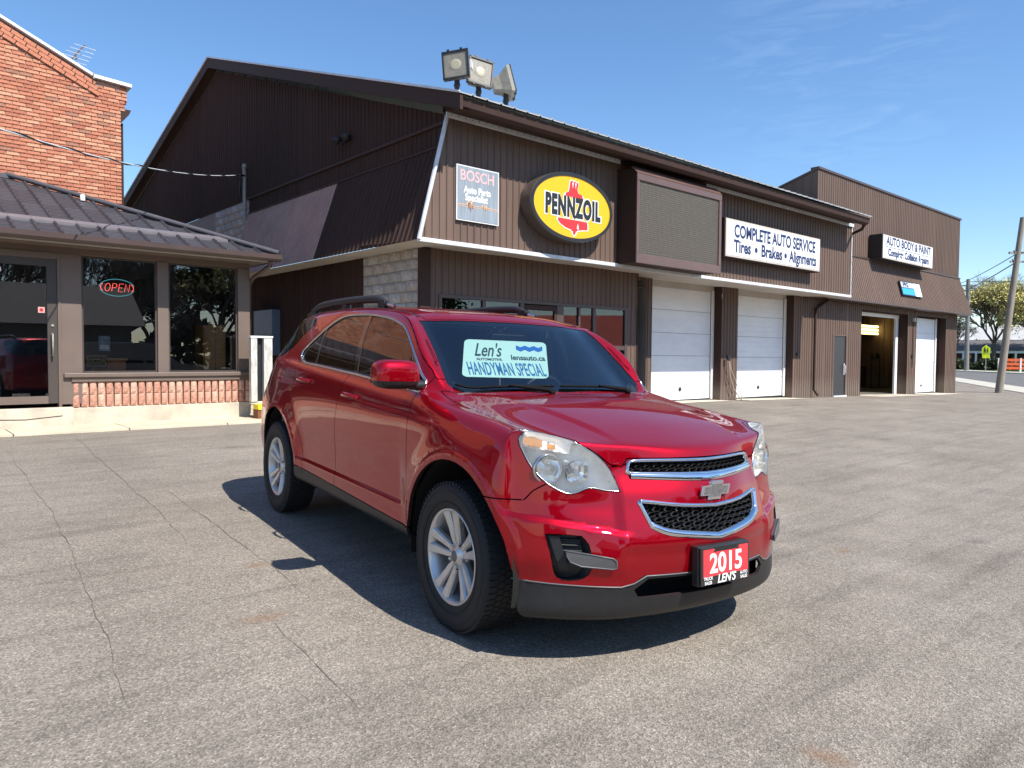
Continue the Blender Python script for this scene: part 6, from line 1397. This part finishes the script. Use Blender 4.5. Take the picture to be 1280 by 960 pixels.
# sail panel at the front corner of the window
for s in (-1, 1):
    q = [sy(-.508, 1.142, .004), sy(-.60, 1.147, .004), sy(-.605, 1.245, .004), sy(-.56, 1.205, .004)]
    MB().poly([(p.x, abs(p.y)*s, p.z) for p in q]).build('sail_panel', GLOSSB, suv)
# ---- door handles ------------------------------------------------------
for s in (-1, 1):
    for (hx_, hz_, par) in ((-1.33, 1.035, fd), (-2.25, 1.085, rdo)):
        c0 = sy(hx_, hz_, 0); P_ = [sy(hx_+dx, hz_+dz, pu) for dx, dz, pu in ((.105, -.004, .0), (.085, -.002, .028), (.0, .0, .038), (-.075, .0, .034), (-.105, -.002, .0))]
        P_ = [Vector((p.x, abs(p.y)*s, p.z)) for p in P_]
        h = MB().tube(P_, [.012, .014, .015, .015, .012], 10, flat=(.75, 1.1)).build('door_handle', PAINT, par[0 if s < 0 else 1])
        n_ = 18; ring = [sy(hx_-.015+.062*cos(2*pi*i/n_), hz_+.026*sin(2*pi*i/n_), .0012) for i in range(n_)]; ring = [Vector((p.x, abs(p.y)*s, p.z)) for p in ring]
        MB().poly(ring).build('handle_recess_shade', mat('recess_shade_red', (.07, .002, .005), .4), par[0 if s < 0 else 1])  # flat disc, the shade of a handle cup painted in darker red
# ---- grilles ------------------------------------------------------------
HEXM = mat('grille_black', (.018, .018, .019), .28, coat=.4)
def grille(poly, name, inset, fw_, hexr, lower):
    full_ = [p for p in poly if p[0] <= .0005]; loop = full_+[(-p[0], p[1]) for p in reversed(full_) if p[0] < -.001]
    n = len(loop); cx = 0; cz = sum(p[1] for p in loop)/n
    g = empty('grille'); g.parent = suv; g.name = name
    bk_ = MB(); bk_.poly([sx(p[0]*.99, p[1], 0)-Vector((.055, 0, 0)) for p in loop]); bk_.build('grille_backing', VOID, g)
    # chrome surround: three-sided section swept round the loop
    fr = MB(); secs = []
    for i, p in enumerate(loop):
        a, b = loop[i-1], loop[(i+1) % n]; t_ = Vector((b[0]-a[0], b[1]-a[1])).normalized(); nn_ = Vector((t_.y, -t_.x))
        if nn_.dot(Vector((p[0]-cx, p[1]-cz))) < 0: nn_ = -nn_
        wd = fw_*(1.0+ (1.1 if (nn_.y < -.5) else 0)*(1 if lower != 2 else 1)*lower_w)
        q0 = sx(p[0]+nn_.x*.004, p[1]+nn_.y*.004, .001); q1 = sx(p[0]-nn_.x*wd*.15, p[1]-nn_.y*wd*.15, .012); q2 = sx(p[0]-nn_.x*wd, p[1]-nn_.y*wd, .003); q3 = q2-Vector((.03, 0, 0))
        secs.append([q0, q1, q2, q3])
    fr.add([q for s_ in secs for q in s_], [(4*i+k, 4*((i+1) % n)+k, 4*((i+1) % n)+k+1, 4*i+k+1) for i in range(n) for k in range(3)], True)
    fr.build('chrome_surround', CHROME, g)
    # mesh of flattened hexagons
    hx_ = MB(); dx, dz = hexr*2.05, hexr*.86; r = 0; z_ = min(p[1] for p in loop)
    while z_ < max(p[1] for p in loop):
        x_ = -.46+(dx/2 if r % 2 else 0)
        while x_ < .47:
            if inside(loop, x_, z_):
                c = sx(x_, z_, 0)-Vector((.020, 0, 0)); out_, in_ = [], []
                for k in range(6):
                    a_ = pi/3*k; out_.append(c+Vector((0, cos(a_)*hexr*1.12, sin(a_)*hexr*.56))); in_.append(c+Vector((-.0, cos(a_)*hexr*.78, sin(a_)*hexr*.36)))
                bkk = [p-Vector((.022, 0, 0)) for p in in_]; ou2 = [p-Vector((.022, 0, 0)) for p in out_]
                mid = [(a_+b_)/2+Vector((.006, 0, 0)) for a_, b_ in zip(out_, in_)]
                hx_.add(out_+mid+in_+bkk, [(r_*6+k, r_*6+(k+1) % 6, (r_+1)*6+(k+1) % 6, (r_+1)*6+k) for r_ in range(3) for k in range(6)])
            x_ += dx
        z_ += dz; r += 1
    hx_.build('grille_mesh', HEXM, g, kind='stuff')
    return g
lower_w = .0; ug = grille(UG, 'upper_grille', .02, .011, .0200, 1)
lower_w = .8; lg = grille(LG, 'lower_grille', .02, .014, .0265, 1)
# chrome bar below the upper grille
bar = MB(); vs = []
for i in range(25):
    yy = -.395+.79*i/24; zt_ = .840 + .006*abs(yy)/.4; hb = .033-.009*abs(yy)/.4
    a = sx(yy, zt_, .006); b = sx(yy, zt_-.4*hb, .016); c = sx(yy, zt_-hb, .004); vs += [a, b, c]
bar.add(vs, [(3*i+k, 3*i+k+1, 3*i+k+4, 3*i+k+3) for i in range(24) for k in (0, 1)], True); bar.build('chrome_bar', CHROME, ug)
# cross-shaped badge
bd = [(-.097, -.020), (-.088, .026), (-.040, .026), (-.036, .044), (.050, .044), (.047, .026), (.097, .026), (.088, -.020), (.038, -.020), (.034, -.040), (-.050, -.040), (-.045, -.020)]
c = sx(0, .764, .008)
bp_ = MB().prism([(c.x+.002, y_, c.z+z_) for y_, z_ in bd], (.012, 0, 0)).build('badge', CHROME, suv, bevel=.003)
MB().prism([(c.x+.0125, y_*.80, c.z+z_*.70) for y_, z_ in bd], (.003, 0, 0)).build('badge_face', mat('badge_silver', (.36, .36, .37), .3, metal=.85, nscale=40, namp=.3), bp_)
# ---- headlights ----------------------------------------------------------
SIL = mat('lamp_housing', (.88, .88, .87), .35, metal=.0, nscale=20, namp=.06); REF = mat('lamp_reflector_chrome', (.85, .86, .87), .06, metal=1.); AMB = mat('amber_lens', (.85, .28, .02), .25, coat=.8, nscale=60, namp=.4)
for s, ln_ in zip((-1, 1), lens):
    # housing follows the lens 3-7 cm behind it
    src = ln_.data; mb = MB(); vs = []
    for v in src.vertices:
        h = bvf.find_nearest(Vector((v.co.x, -abs(v.co.y), v.co.z))); nn_ = Vector((h[1].x, h[1].y*(1 if s < 0 else -1), h[1].z))
        vs.append(v.co-nn_*.062)
    mb.add(vs, [tuple(p.vertices) for p in src.polygons], True); hs_ = mb.build('housing', SIL, ln_)
    lp = [(p[0]*-s*-1 if False else p[0]*(1 if s < 0 else -1), p[1]) for p in HL]
    # dark seal and shiny rim round the lens
    rimp = []
    for p in HL: q = sx(p[0], p[1], .001) if p[0] > -.78 else sy(sx(p[0], p[1]).x, p[1], .001); rimp.append(Vector((q.x, abs(q.y)*s, q.z)))
    rv = []
    bset = {}
    for e in src.edges: pass
    from collections import Counter
    ec = Counter(tuple(sorted(k)) for p in src.polygons for k in p.edge_keys); adj = {}
    for (a, b), n_ in ec.items():
        if n_ == 1: adj.setdefault(a, []).append(b); adj.setdefault(b, []).append(a)
    st0 = next(iter(adj)); loop = [st0]; prev = None
    while True:
        nx = [q for q in adj[loop[-1]] if q != prev and (q not in loop or q == st0)]
        if not nx: break
        prev = loop[-1]
        if nx[0] == st0: break
        loop.append(nx[0])
    lc = [src.vertices[i].co.copy() for i in loop]
    hv = [Vector(vs[i]) for i in loop]; nL = len(lc)
    MB().add(lc+hv, [(i, (i+1) % nL, nL+(i+1) % nL, nL+i) for i in range(nL)], True).build('lens_wall', SIL, ln_)
    MB().tube(lc, .0022, 5, closed=True).build('lens_rim', CHROMES, ln_)
    F_ = Vector((1, 0, 0))
    def at_(y_, z_, d): q = sx(y_, z_, 0); q = q-Vector((d, 0, 0)); return Vector((q.x, abs(q.y)*s, q.z))
    c1 = at_(-.722, .857, .040); ax1 = Vector((.93, -.25*-s*-1, .05)); ax1 = Vector((.93, .28*s, .05)).normalized()
    MB().lathe([(.001, -.03), (.02, -.026), (.038, -.012), (.050, .006), (.056, .022)], 28, c1, ax1).build('reflector_bowl', REF, ln_)
    MB().lathe([(.056, .018), (.060, .026), (.066, .024), (.068, .010)], 28, c1, ax1).build('bowl_ring', CHROMES, ln_)
    MB().lathe([(.001, .020), (.010, .016), (.012, .0), (.012, -.03)], 12, c1, ax1).build('bulb', AMB if False else REF, ln_)
    c2 = at_(-.615, .850, .036); mbx = MB(); R_ = []
    for (w_, h_, dd) in ((.058, .048, .020), (.052, .042, .0), (.036, .028, -.018), (.012, .010, -.026)):
        R_.append([c2+Vector((dd, 0, 0))+Vector((0, s*-1*(-1)*w_*cc(a_), 0))+Vector((0, 0, h_*ss(a_))) for cc, ss, a_ in [((lambda a: (abs(cos(a))**.55)*(1 if cos(a) > 0 else -1)), (lambda a: (abs(sin(a))**.55)*(1 if sin(a) > 0 else -1)), 2*pi*i/24) for i in range(24)]])
    for k in range(3): mbx.add(R_[k]+R_[k+1], [(i, (i+1) % 24, 24+(i+1) % 24, 24+i) for i in range(24)], True)
    mbx.build('beam_reflector', REF, ln_); MB().tube([c2+Vector((-.02, 0, 0)), c2+Vector((.012, 0, 0))], .011, 10).build('bulb', SIL, ln_)
    # amber side element and the ribbed strip above
    am = MB(); pa = [(-.812, .992), (-.775, .992), (-.745, .978), (-.748, .948), (-.795, .942), (-.812, .962)]
    am.poly([at_(y_, z_, .0)+Vector((-.022, -s*.012, 0)) for y_, z_ in pa]); am.build('amber_marker', AMB, ln_)
    MB().poly([at_(y_, z_, .030)-Vector((0, s*.004, 0)) for y_, z_ in ((-.722, .965), (-.690, .960), (-.690, .940), (-.722, .940))]).build('turn_bulb', AMB, ln_)
# ---- fog recess and finger ------------------------------------------------
for s in (-1, 1):
    e = MB(); loop = FG_; n = len(loop)
    Q = [sx(p[0], p[1], -.001) for p in loop]; B = [q-Vector((.05, 0, 0))+Vector((0, .006*(1 if q.y < -.75 else -1), 0)) for q in Q]
    T_ = lambda q: Vector((q.x, abs(q.y)*s, q.z))
    e.add([T_(q) for q in Q+B], [(i, (i+1) % n, n+(i+1) % n, n+i) for i in range(n)], False); e.poly([T_(q) for q in B]); ro = e.build('fog_recess', BLACK, suv)
    sl_ = MB()
    for k in range(5):
        zc = .475+k*.024; a = sx(-.645, zc, -.030); b = sx(-.735, zc, -.030); sl_.tube([T_(a), T_(b)], .006, 4)
    sl_.build('louvre', CLAD, ro, kind='stuff')
    vb = MB(); vb.poly([T_(sx(y_, z_, -.012)) for y_, z_ in ((-.762, .585), (-.725, .585), (-.690, .44), (-.722, .44))]).build('recess_blade', CLAD, ro)
    fin = [(-.705, .530), (-.702, .505), (-.690, .484), (-.650, .468), (-.535, .459), (-.520, .464), (-.522, .490), (-.535, .500)]
    a_, b_ = [sx(y_, z_, .014) for y_, z_ in fin], [sx(y_, z_, -.012) for y_, z_ in fin]
    MB().add([T_(q) for q in a_+b_], [tuple(range(8))]+[(i, (i+1) % 8, 8+(i+1) % 8, 8+i) for i in range(8)]).build('bumper_finger', mat('finger_grey', (.075, .075, .078), .35), suv, bevel=.004)
    fin2 = [(cx_+( -.64-cx_)*.0, cz_) for cx_, cz_ in fin]; cxm, czm = -.64, .495
    MB().tube([T_(sx(y_, z_, .0155)) for y_, z_ in fin], .0025, 5, closed=True).build('finger_edge', mat('edge_grey', (.12, .12, .125), .35), suv)
# bumper-to-valance bright edge and lower intake
vl = MB(); P_ = []
for i in range(33):
    yy = -.86+1.72*i/32; a_ = abs(yy); zz = .416 if a_ < .385 else .416-(a_-.385)/.066*.047 if a_ < .451 else .369+(a_-.451)/.499*.017
    q = sx(-a_, zz, .002); P_.append(Vector((q.x, yy, q.z)))
vl.tube(P_, .0035, 5).build('valance_edge', mat('edge_grey', (.12, .12, .125), .35), suv)
bk2 = MB(); bk2.poly([sx(yy, zz, 0)-Vector((.07, 0, 0)) for yy, zz in ((-.46, .31), (-.46, .44), (.46, .44), (.46, .31))]); bk2.build('intake_backing', VOID, suv)
# tow plugs / sensors: small pin marks on the bumper
# ---- plate ----------------------------------------------------------------
pb = empty('licence_plate'); pb.parent = suv; pb.location = (.915, 0, .452); pb.rotation_euler = (0, radians(-4), 0)
MB().box(-.05, -.008, -.165, .165, -.088, .088).build('plate_holder', BLACK, pb, bevel=.006); MB().box(-.008, .004, -.161, .161, -.084, .084).build('plate_frame', mat('frame_black', (.02, .02, .02), .25, coat=.5), pb, bevel=.004)
PR = mat('plate_red', (.72, .045, .055), .4, nscale=5, namp=.06)
MB().box(.004, .0055, -.148, .148, -.045, .073).build('plate_face', PR, pb)
def onplate(y_, z_): return Matrix.Translation((.0065, y_, z_)) @ Matrix.Rotation(pi/2, 4, 'Z') @ Matrix.Rotation(pi/2, 4, 'X')
MB().box(.0055, .0062, -.075, .085, .060, .078).build('header_tab', BLACK, pb)
text_obj('lettering', '2015', .118, WHITE, None, parent=pb, mw=onplate(0, .006), sx=.93, bold=.003, depth=.0004)
text_obj('lettering', 'NEWMARKET', .016, WHITE, None, parent=pb, mw=onplate(.005, .069), sx=.9, bold=.0, depth=.0004) if False else None
text_obj('lettering', "LEN'S", .052, WHITE, None, parent=pb, mw=onplate(0, -.063), sx=.95, bold=.0012, depth=.0004, shear=.25)
text_obj('lettering', "TRUCK\nSALES", .019, WHITE, None, parent=pb, mw=onplate(-.118, -.063), sx=.95, bold=.0004, depth=.0004)
text_obj('lettering', "AUTO\nSALES", .019, WHITE, None, parent=pb, mw=onplate(.118, -.063), sx=.95, bold=.0004, depth=.0004)
for s in (-1, 1): MB().lathe([(.001, .002), (.005, .002), (.006, 0)], 10, (.0055, s*.075, .064), (1, 0, 0)).build('plate_screw', BLACK, pb)
# ---- wheels ----------------------------------------------------------------
def make_wheel(s, cx, cz, prx):
    w = empty('wheel'); w.parent = suv; w.location = (cx, s*.793, cz)
    r0 = .357; hw = .112; tp = [(.228, -.09), (.245, -.105), (.30, -.117), (.335, -.113), (.350, -.100), (r0, -.085), (r0+.001, 0), (r0, .085), (.350, .100), (.335, .113), (.30, .117), (.245, .105), (.228, .09)]
    ty = MB().lathe(tp, 72, (0, 0, 0), (0, s, 0)).build('tyre', RUBBER, w)
    tr = MB()
    for k in range(72):
        a = 2*pi*k/72
        for (u0, u1, off, hh) in ((-.100, -.060, 0, .006), (-.052, -.022, .5, .006), (-.014, .014, 0, .006), (.022, .052, .5, .006), (.060, .100, 0, .006)):
            b = a+off*2*pi/72; c = Vector((cos(b)*(r0+.000), 0, sin(b)*(r0+.000))); sh = .004 if abs(u0) > .09 or abs(u1) > .09 else 0
            tr.obox(c+Vector((0, (u0+u1)/2, 0)), (-sin(b), .25*(1 if u0 < 0 else -1), cos(b)), (0, 1, 0), (cos(b), 0, sin(b)), .0125, (u1-u0)/2, .005)
    tr.build('tread_block', RUBBER, ty, kind='stuff')
    # sidewall rings
    MB().lathe([(.262, .112), (.264, .1155), (.267, .112)], 72, (0, 0, 0), (0, s, 0)).lathe([(.318, .1165), (.320, .1185), (.323, .1155)], 72, (0, 0, 0), (0, s, 0)).build('sidewall_ring', RUBBER, ty)
    MB().lathe([(.198, -.08), (.205, .03), (.212, .082), (.222, .098), (.231, .102), (.2345, .094), (.230, .085)], 64, (0, 0, 0), (0, s, 0)).build('rim', ALLOY, w)
    MB().lathe([(.001, -.02), (.15, -.02), (.155, -.03)], 40, (0, 0, 0), (0, s, 0)).build('brake_disc', mat('brake_iron', (.12, .09, .07), .5, metal=.6, nscale=30, namp=.4), w)
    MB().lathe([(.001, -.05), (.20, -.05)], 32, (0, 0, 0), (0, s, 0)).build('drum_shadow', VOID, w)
    MB().obox((.10, s*.0, .06), (1, 0, 0), (0, 1, 0), (0, 0, 1), .045, .03, .06).build('brake_caliper', mat('caliper', (.10, .095, .09), .5), w, bevel=.01)
    ang0 = radians(90+prx)
    for k in range(5):
        sp = MB()
        for d in (-1, 1):
            ac = ang0+2*pi*k/5
            vs = []
            for (r_, off, wd, yy, dp) in ((.052, .35, .026, .062, .03), (.085, .250, .036, .070, .028), (.13, .212, .041, .077, .026), (.175, .198, .047, .086, .024), (.219, .195, .058, .096, .02)):
                b = ac+d*off
                if r_ < .06: b = ac+d*.30
                rad = Vector((cos(b), 0, sin(b))); tg = Vector((-sin(b), 0, cos(b)))
                for (tt, y_) in ((-wd/2, yy-.012), (-wd*.36, yy), (wd*.36, yy), (wd/2, yy-.012), (wd/2, yy-dp-.012), (-wd/2, yy-dp-.012)): p = rad*r_+tg*tt; vs.append((p.x, s*y_, p.z))
            sp.add(vs, [(i*6+j, i*6+(j+1) % 6, (i+1)*6+(j+1) % 6, (i+1)*6+j) for i in range(4) for j in range(6)], False)
        # web near the hub joining the pair
        ac = ang0+2*pi*k/5; pts = [(.05, -.42), (.088, -.27), (.088, .27), (.05, .42)]
        sp.prism([(cos(ac+o_)*r_, s*.060, sin(ac+o_)*r_) for r_, o_ in pts], (0, -s*.03, 0))
        sp.build('spoke', ALLOY, w, bevel=.003)
    MB().lathe([(.001, .078), (.028, .078), (.034, .074), (.045, .066), (.062, .060), (.068, .03)], 32, (0, 0, 0), (0, s, 0)).build('hub', ALLOY, w)
    MB().lathe([(.001, .084), (.020, .083), (.0275, .078)], 24, (0, 0, 0), (0, s, 0)).build('centre_cap', mat('cap_dark', (.16, .15, .15), .4, metal=.6), w)
    for k in range(5):
        a = ang0+2*pi*(k+.5)/5
        MB().lathe([(.001, .078), (.009, .076), (.011, .055)], 6, (cos(a)*.058, 0, sin(a)*.058), (0, s, 0), smooth=False).build('wheel_nut', CHROMES, w)
    return w
for s in (-1, 1): make_wheel(s, 0, .357, 9); make_wheel(s, -2.857, .357, -14)
# ---- interior ----------------------------------------------------------------
ds_ = MB(); prof = [(-.33, 1.12), (-.52, 1.145), (-.75, 1.13), (-.92, 1.06), (-.98, .85), (-.80, .60), (-.40, .60)]
ds_.prism([(px, -.70, pz) for px, pz in prof], (0, 1.40, 0)); ds_.build('dashboard', DASH, suv, bevel=.03)
MB().tube([(-1.03+.03*sin(a), .37+.185*cos(a), 1.02+.17*sin(a)) for a in [2*pi*i/28 for i in range(28)]], .016, 8, closed=True).build('steering_wheel', BLACK, suv)
MB().box(-1.02, -.98, .30, .44, .97, 1.06).build('steering_hub', BLACK, suv, bevel=.02)
for y_ in (-.37, .37):
    MB().box(-1.85, -1.35, y_-.24, y_+.24, .55, .72).build('seat_cushion', SEAT, suv, bevel=.05, seg=3)
    MB().prism([(-1.72, y_-.24, .70), (-1.86, y_-.24, .72), (-2.0, y_-.24, 1.22), (-1.90, y_-.24, 1.24)], (0, .48, 0)).build('seat_back', SEAT, suv, bevel=.04, seg=3)
    MB().box(-2.0, -1.90, y_-.12, y_+.12, 1.25, 1.42).build('headrest', SEAT, suv, bevel=.035, seg=3)
MB().prism([(-2.62, -.62, .70), (-2.80, -.62, .72), (-2.92, -.62, 1.22), (-2.80, -.62, 1.24)], (0, 1.24, 0)).build('rear_seat', SEAT, suv, bevel=.04)
for y_ in (-.38, 0, .38): MB().box(-2.93, -2.83, y_-.11, y_+.11, 1.22, 1.38).build('headrest', SEAT, suv, bevel=.03)
MB().box(-.93, -.90, -.13, .13, 1.40, 1.475).build('rear_view_mirror', BLACK, suv, bevel=.015)
hd_ = MB(); hd_.quad((-1.0, -.6, 1.50), (-3.3, -.56, 1.54), (-3.3, .56, 1.54), (-1.0, .6, 1.50)); hd_.build('headliner', mat('headliner', (.28, .27, .25), .9), suv)
for s in (-1, 1): MB().prism([(-.52, s*.83, .42), (-.52, s*.80, 1.10), (-3.0, s*.80, 1.18), (-3.0, s*.83, .42)], (0, -s*.03, 0)).build('door_card', DASH, suv)
for s in (-1, 1): MB().prism([(-1.40, s*.79, 1.10), (-1.50, s*.79, 1.10), (-1.46, s*.66, 1.53), (-1.36, s*.66, 1.53)], (0, -s*.04, 0)).build('inner_pillar', mat('headliner', (.28, .27, .25), .9), suv)
# ---- sale sheet behind the windscreen ------------------------------------------
# ================================================================== sale sheet lying behind the windscreen
def wsx(z_, y_, off=.03):
    q = sx(y_, z_, 0); return Vector((q.x-off*.82, y_, q.z-off*.57))
sh = empty('sale_sheet', label='pale mint Handyman Special sale sheet propped behind the windscreen', cat='sale sheet')
SHM = mat('sheet_mint', (.62, .84, .80), .6, emis=None); SHD = mat('sheet_ink', (.02, .05, .06), .6); SHB = mat('sheet_blue', (.015, .17, .42), .6)
# sheet frame: a flat board leaning with the glass. corner points in the car frame
zA, zB = 1.225, 1.440
def board(u, v, off=0.):   # u 0..1 towards the car's left, v 0..1 upwards
    yb = -.560+.535*u; yt = -.415+.575*u; y_ = yb+(yt-yb)*v; a = wsx(zA+(zB-zA)*v, y_, .035-off); return a
n = 10; b_ = MB(); vs = []
p00, p10, p01 = board(0, 0), board(1, 0), board(0, 1); p11 = board(1, 1)
U_ = (p10-p00); V_ = ((p01-p00)+(p11-p10))*.5; Nn = U_.cross(V_).normalized(); Nn = Nn if Nn.x > 0 else -Nn
O0 = p00; Lw = U_.length; U_ = U_.normalized(); V2 = (V_-U_*V_.dot(U_)); Lh = V2.length; SHR = V_.dot(U_)/Lh; V2 = V2.normalized()
mw_ = suv.matrix_basis @ Matrix(((U_.x, V2.x, Nn.x, O0.x), (U_.y, V2.y, Nn.y, O0.y), (U_.z, V2.z, Nn.z, O0.z), (0, 0, 0, 1)))
sh.matrix_basis = mw_
r_ = .035
def rr(w, h, r, n=6):
    o = []
    for cx, cy, a0 in ((w-r, h-r, 0), (r, h-r, 90), (r, r, 180), (w-r, r, 270)): o += [(cx+r*cos(radians(a0+90*i/n)), cy+r*sin(radians(a0+90*i/n)), 0) for i in range(n+1)]
    return o
shr = lambda P_: [(p[0]+p[1]*SHR, p[1], p[2]) for p in P_]
MB().poly(shr(rr(Lw, Lh, r_))).build('sheet', SHM, sh)
def st(name, s, size, m, u, v, **k): return text_obj(name, s, size, m, None, parent=sh, mw=Matrix.Translation((Lw*u+Lh*v*SHR, Lh*v, .0012)), depth=.0002, **k)
st('lettering', 'HANDYMAN SPECIAL', Lh*.46, SHB, .50, .20, fitw=Lw*.90, bold=.0028, spacing=1.08, shear=.30)
st('lettering', "Len's", Lh*.50, SHD, .25, .70, fitw=Lw*.36, bold=.0022, shear=.85)
st('lettering', 'AUTOMOTIVE', Lh*.09, SHD, .30, .46, fitw=Lw*.30, bold=.0008)
st('lettering', 'lensauto.ca', Lh*.19, SHD, .755, .53, fitw=Lw*.42, bold=.0018, shear=.3)
for k in range(3):
    a, b = Lw*(.62+.11*k), Lw*(.62+.11*(k+1)); m_ = (a+b)/2; y0 = Lh*.80
    MB().prism(shr([(a, y0+.030, .0004), (m_, y0+.012, .0004), (b, y0+.030, .0004), (b, y0-.015, .0004), (m_, y0-.034, .0004), (a, y0-.015, .0004)]), (0, 0, .0004)).build('chevron', mat('sheet_cobalt', (.01, .14, .55), .5), sh)

# ================================================================== marks on the lot
CRK = mat('crack_fill', (.160, .137, .112), .95, nscale=5, namp=.4)
def crack(pts, w, seed):
    rnd = random.Random(seed); P_ = [Vector((x, y, 0)) for x, y in pts]; fine = []
    for i in range(len(P_)-1):
        m_ = max(2, int((P_[i+1]-P_[i]).length/.09))
        for j in range(m_): fine.append(P_[i].lerp(P_[i+1], j/m_))
    fine.append(P_[-1]); vs = []; off = 0
    for i, p in enumerate(fine):
        t_ = (fine[min(i+1, len(fine)-1)]-fine[max(i-1, 0)]).normalized(); n_ = Vector((-t_.y, t_.x, 0)); off = off*.8+rnd.uniform(-1, 1)*.010; ww = w*.5*rnd.uniform(.2, 1.1)*min(1, 6*i/len(fine), 6*(len(fine)-1-i)/len(fine))
        for s_ in (-1, 1): q = p+n_*(off+s_*ww/2); vs.append((q.x, q.y, G(q.x, q.y)+.0035))
    mb = MB(); mb.add(vs, [(2*i, 2*i+2, 2*i+3, 2*i+1) for i in range(len(fine)-1)]); mb.build('pavement_crack', CRK, kind='structure')
for k, (pts, w) in enumerate((([(2.3, 12.2), (2.2, 11.03), (1.88, 7.82), (1.76, 6.13), (1.685, 5.54), (1.6, 4.9)], .016), ([(1.35, 11.0), (1.28, 9.76), (1.10, 6.79), (.974, 5.15), (.82, 3.57), (.75, 3.17), (.70, 2.7)], .013),
        ([(2.1, 7.6), (2.04, 6.56), (1.90, 5.14), (1.87, 4.63), (1.81, 4.03), (1.75, 3.46)], .010), ([(1.5, 3.6), (1.48, 3.30), (1.41, 2.79), (1.36, 2.3)], .009), ([(6.6, 4.3), (7.42, 3.30), (7.43, 2.70), (7.82, 2.05)], .008), ([(9, 9), (12.5, 7.2), (17, 7.0), (22, 5.4)], .02), ([(3.2, 9.8), (5.5, 9.2), (8.5, 9.5)], .014), ([(.2, 6.1), (1.1, 6.0), (1.76, 6.13), (2.3, 5.9)], .010))): crack(pts, w, k)
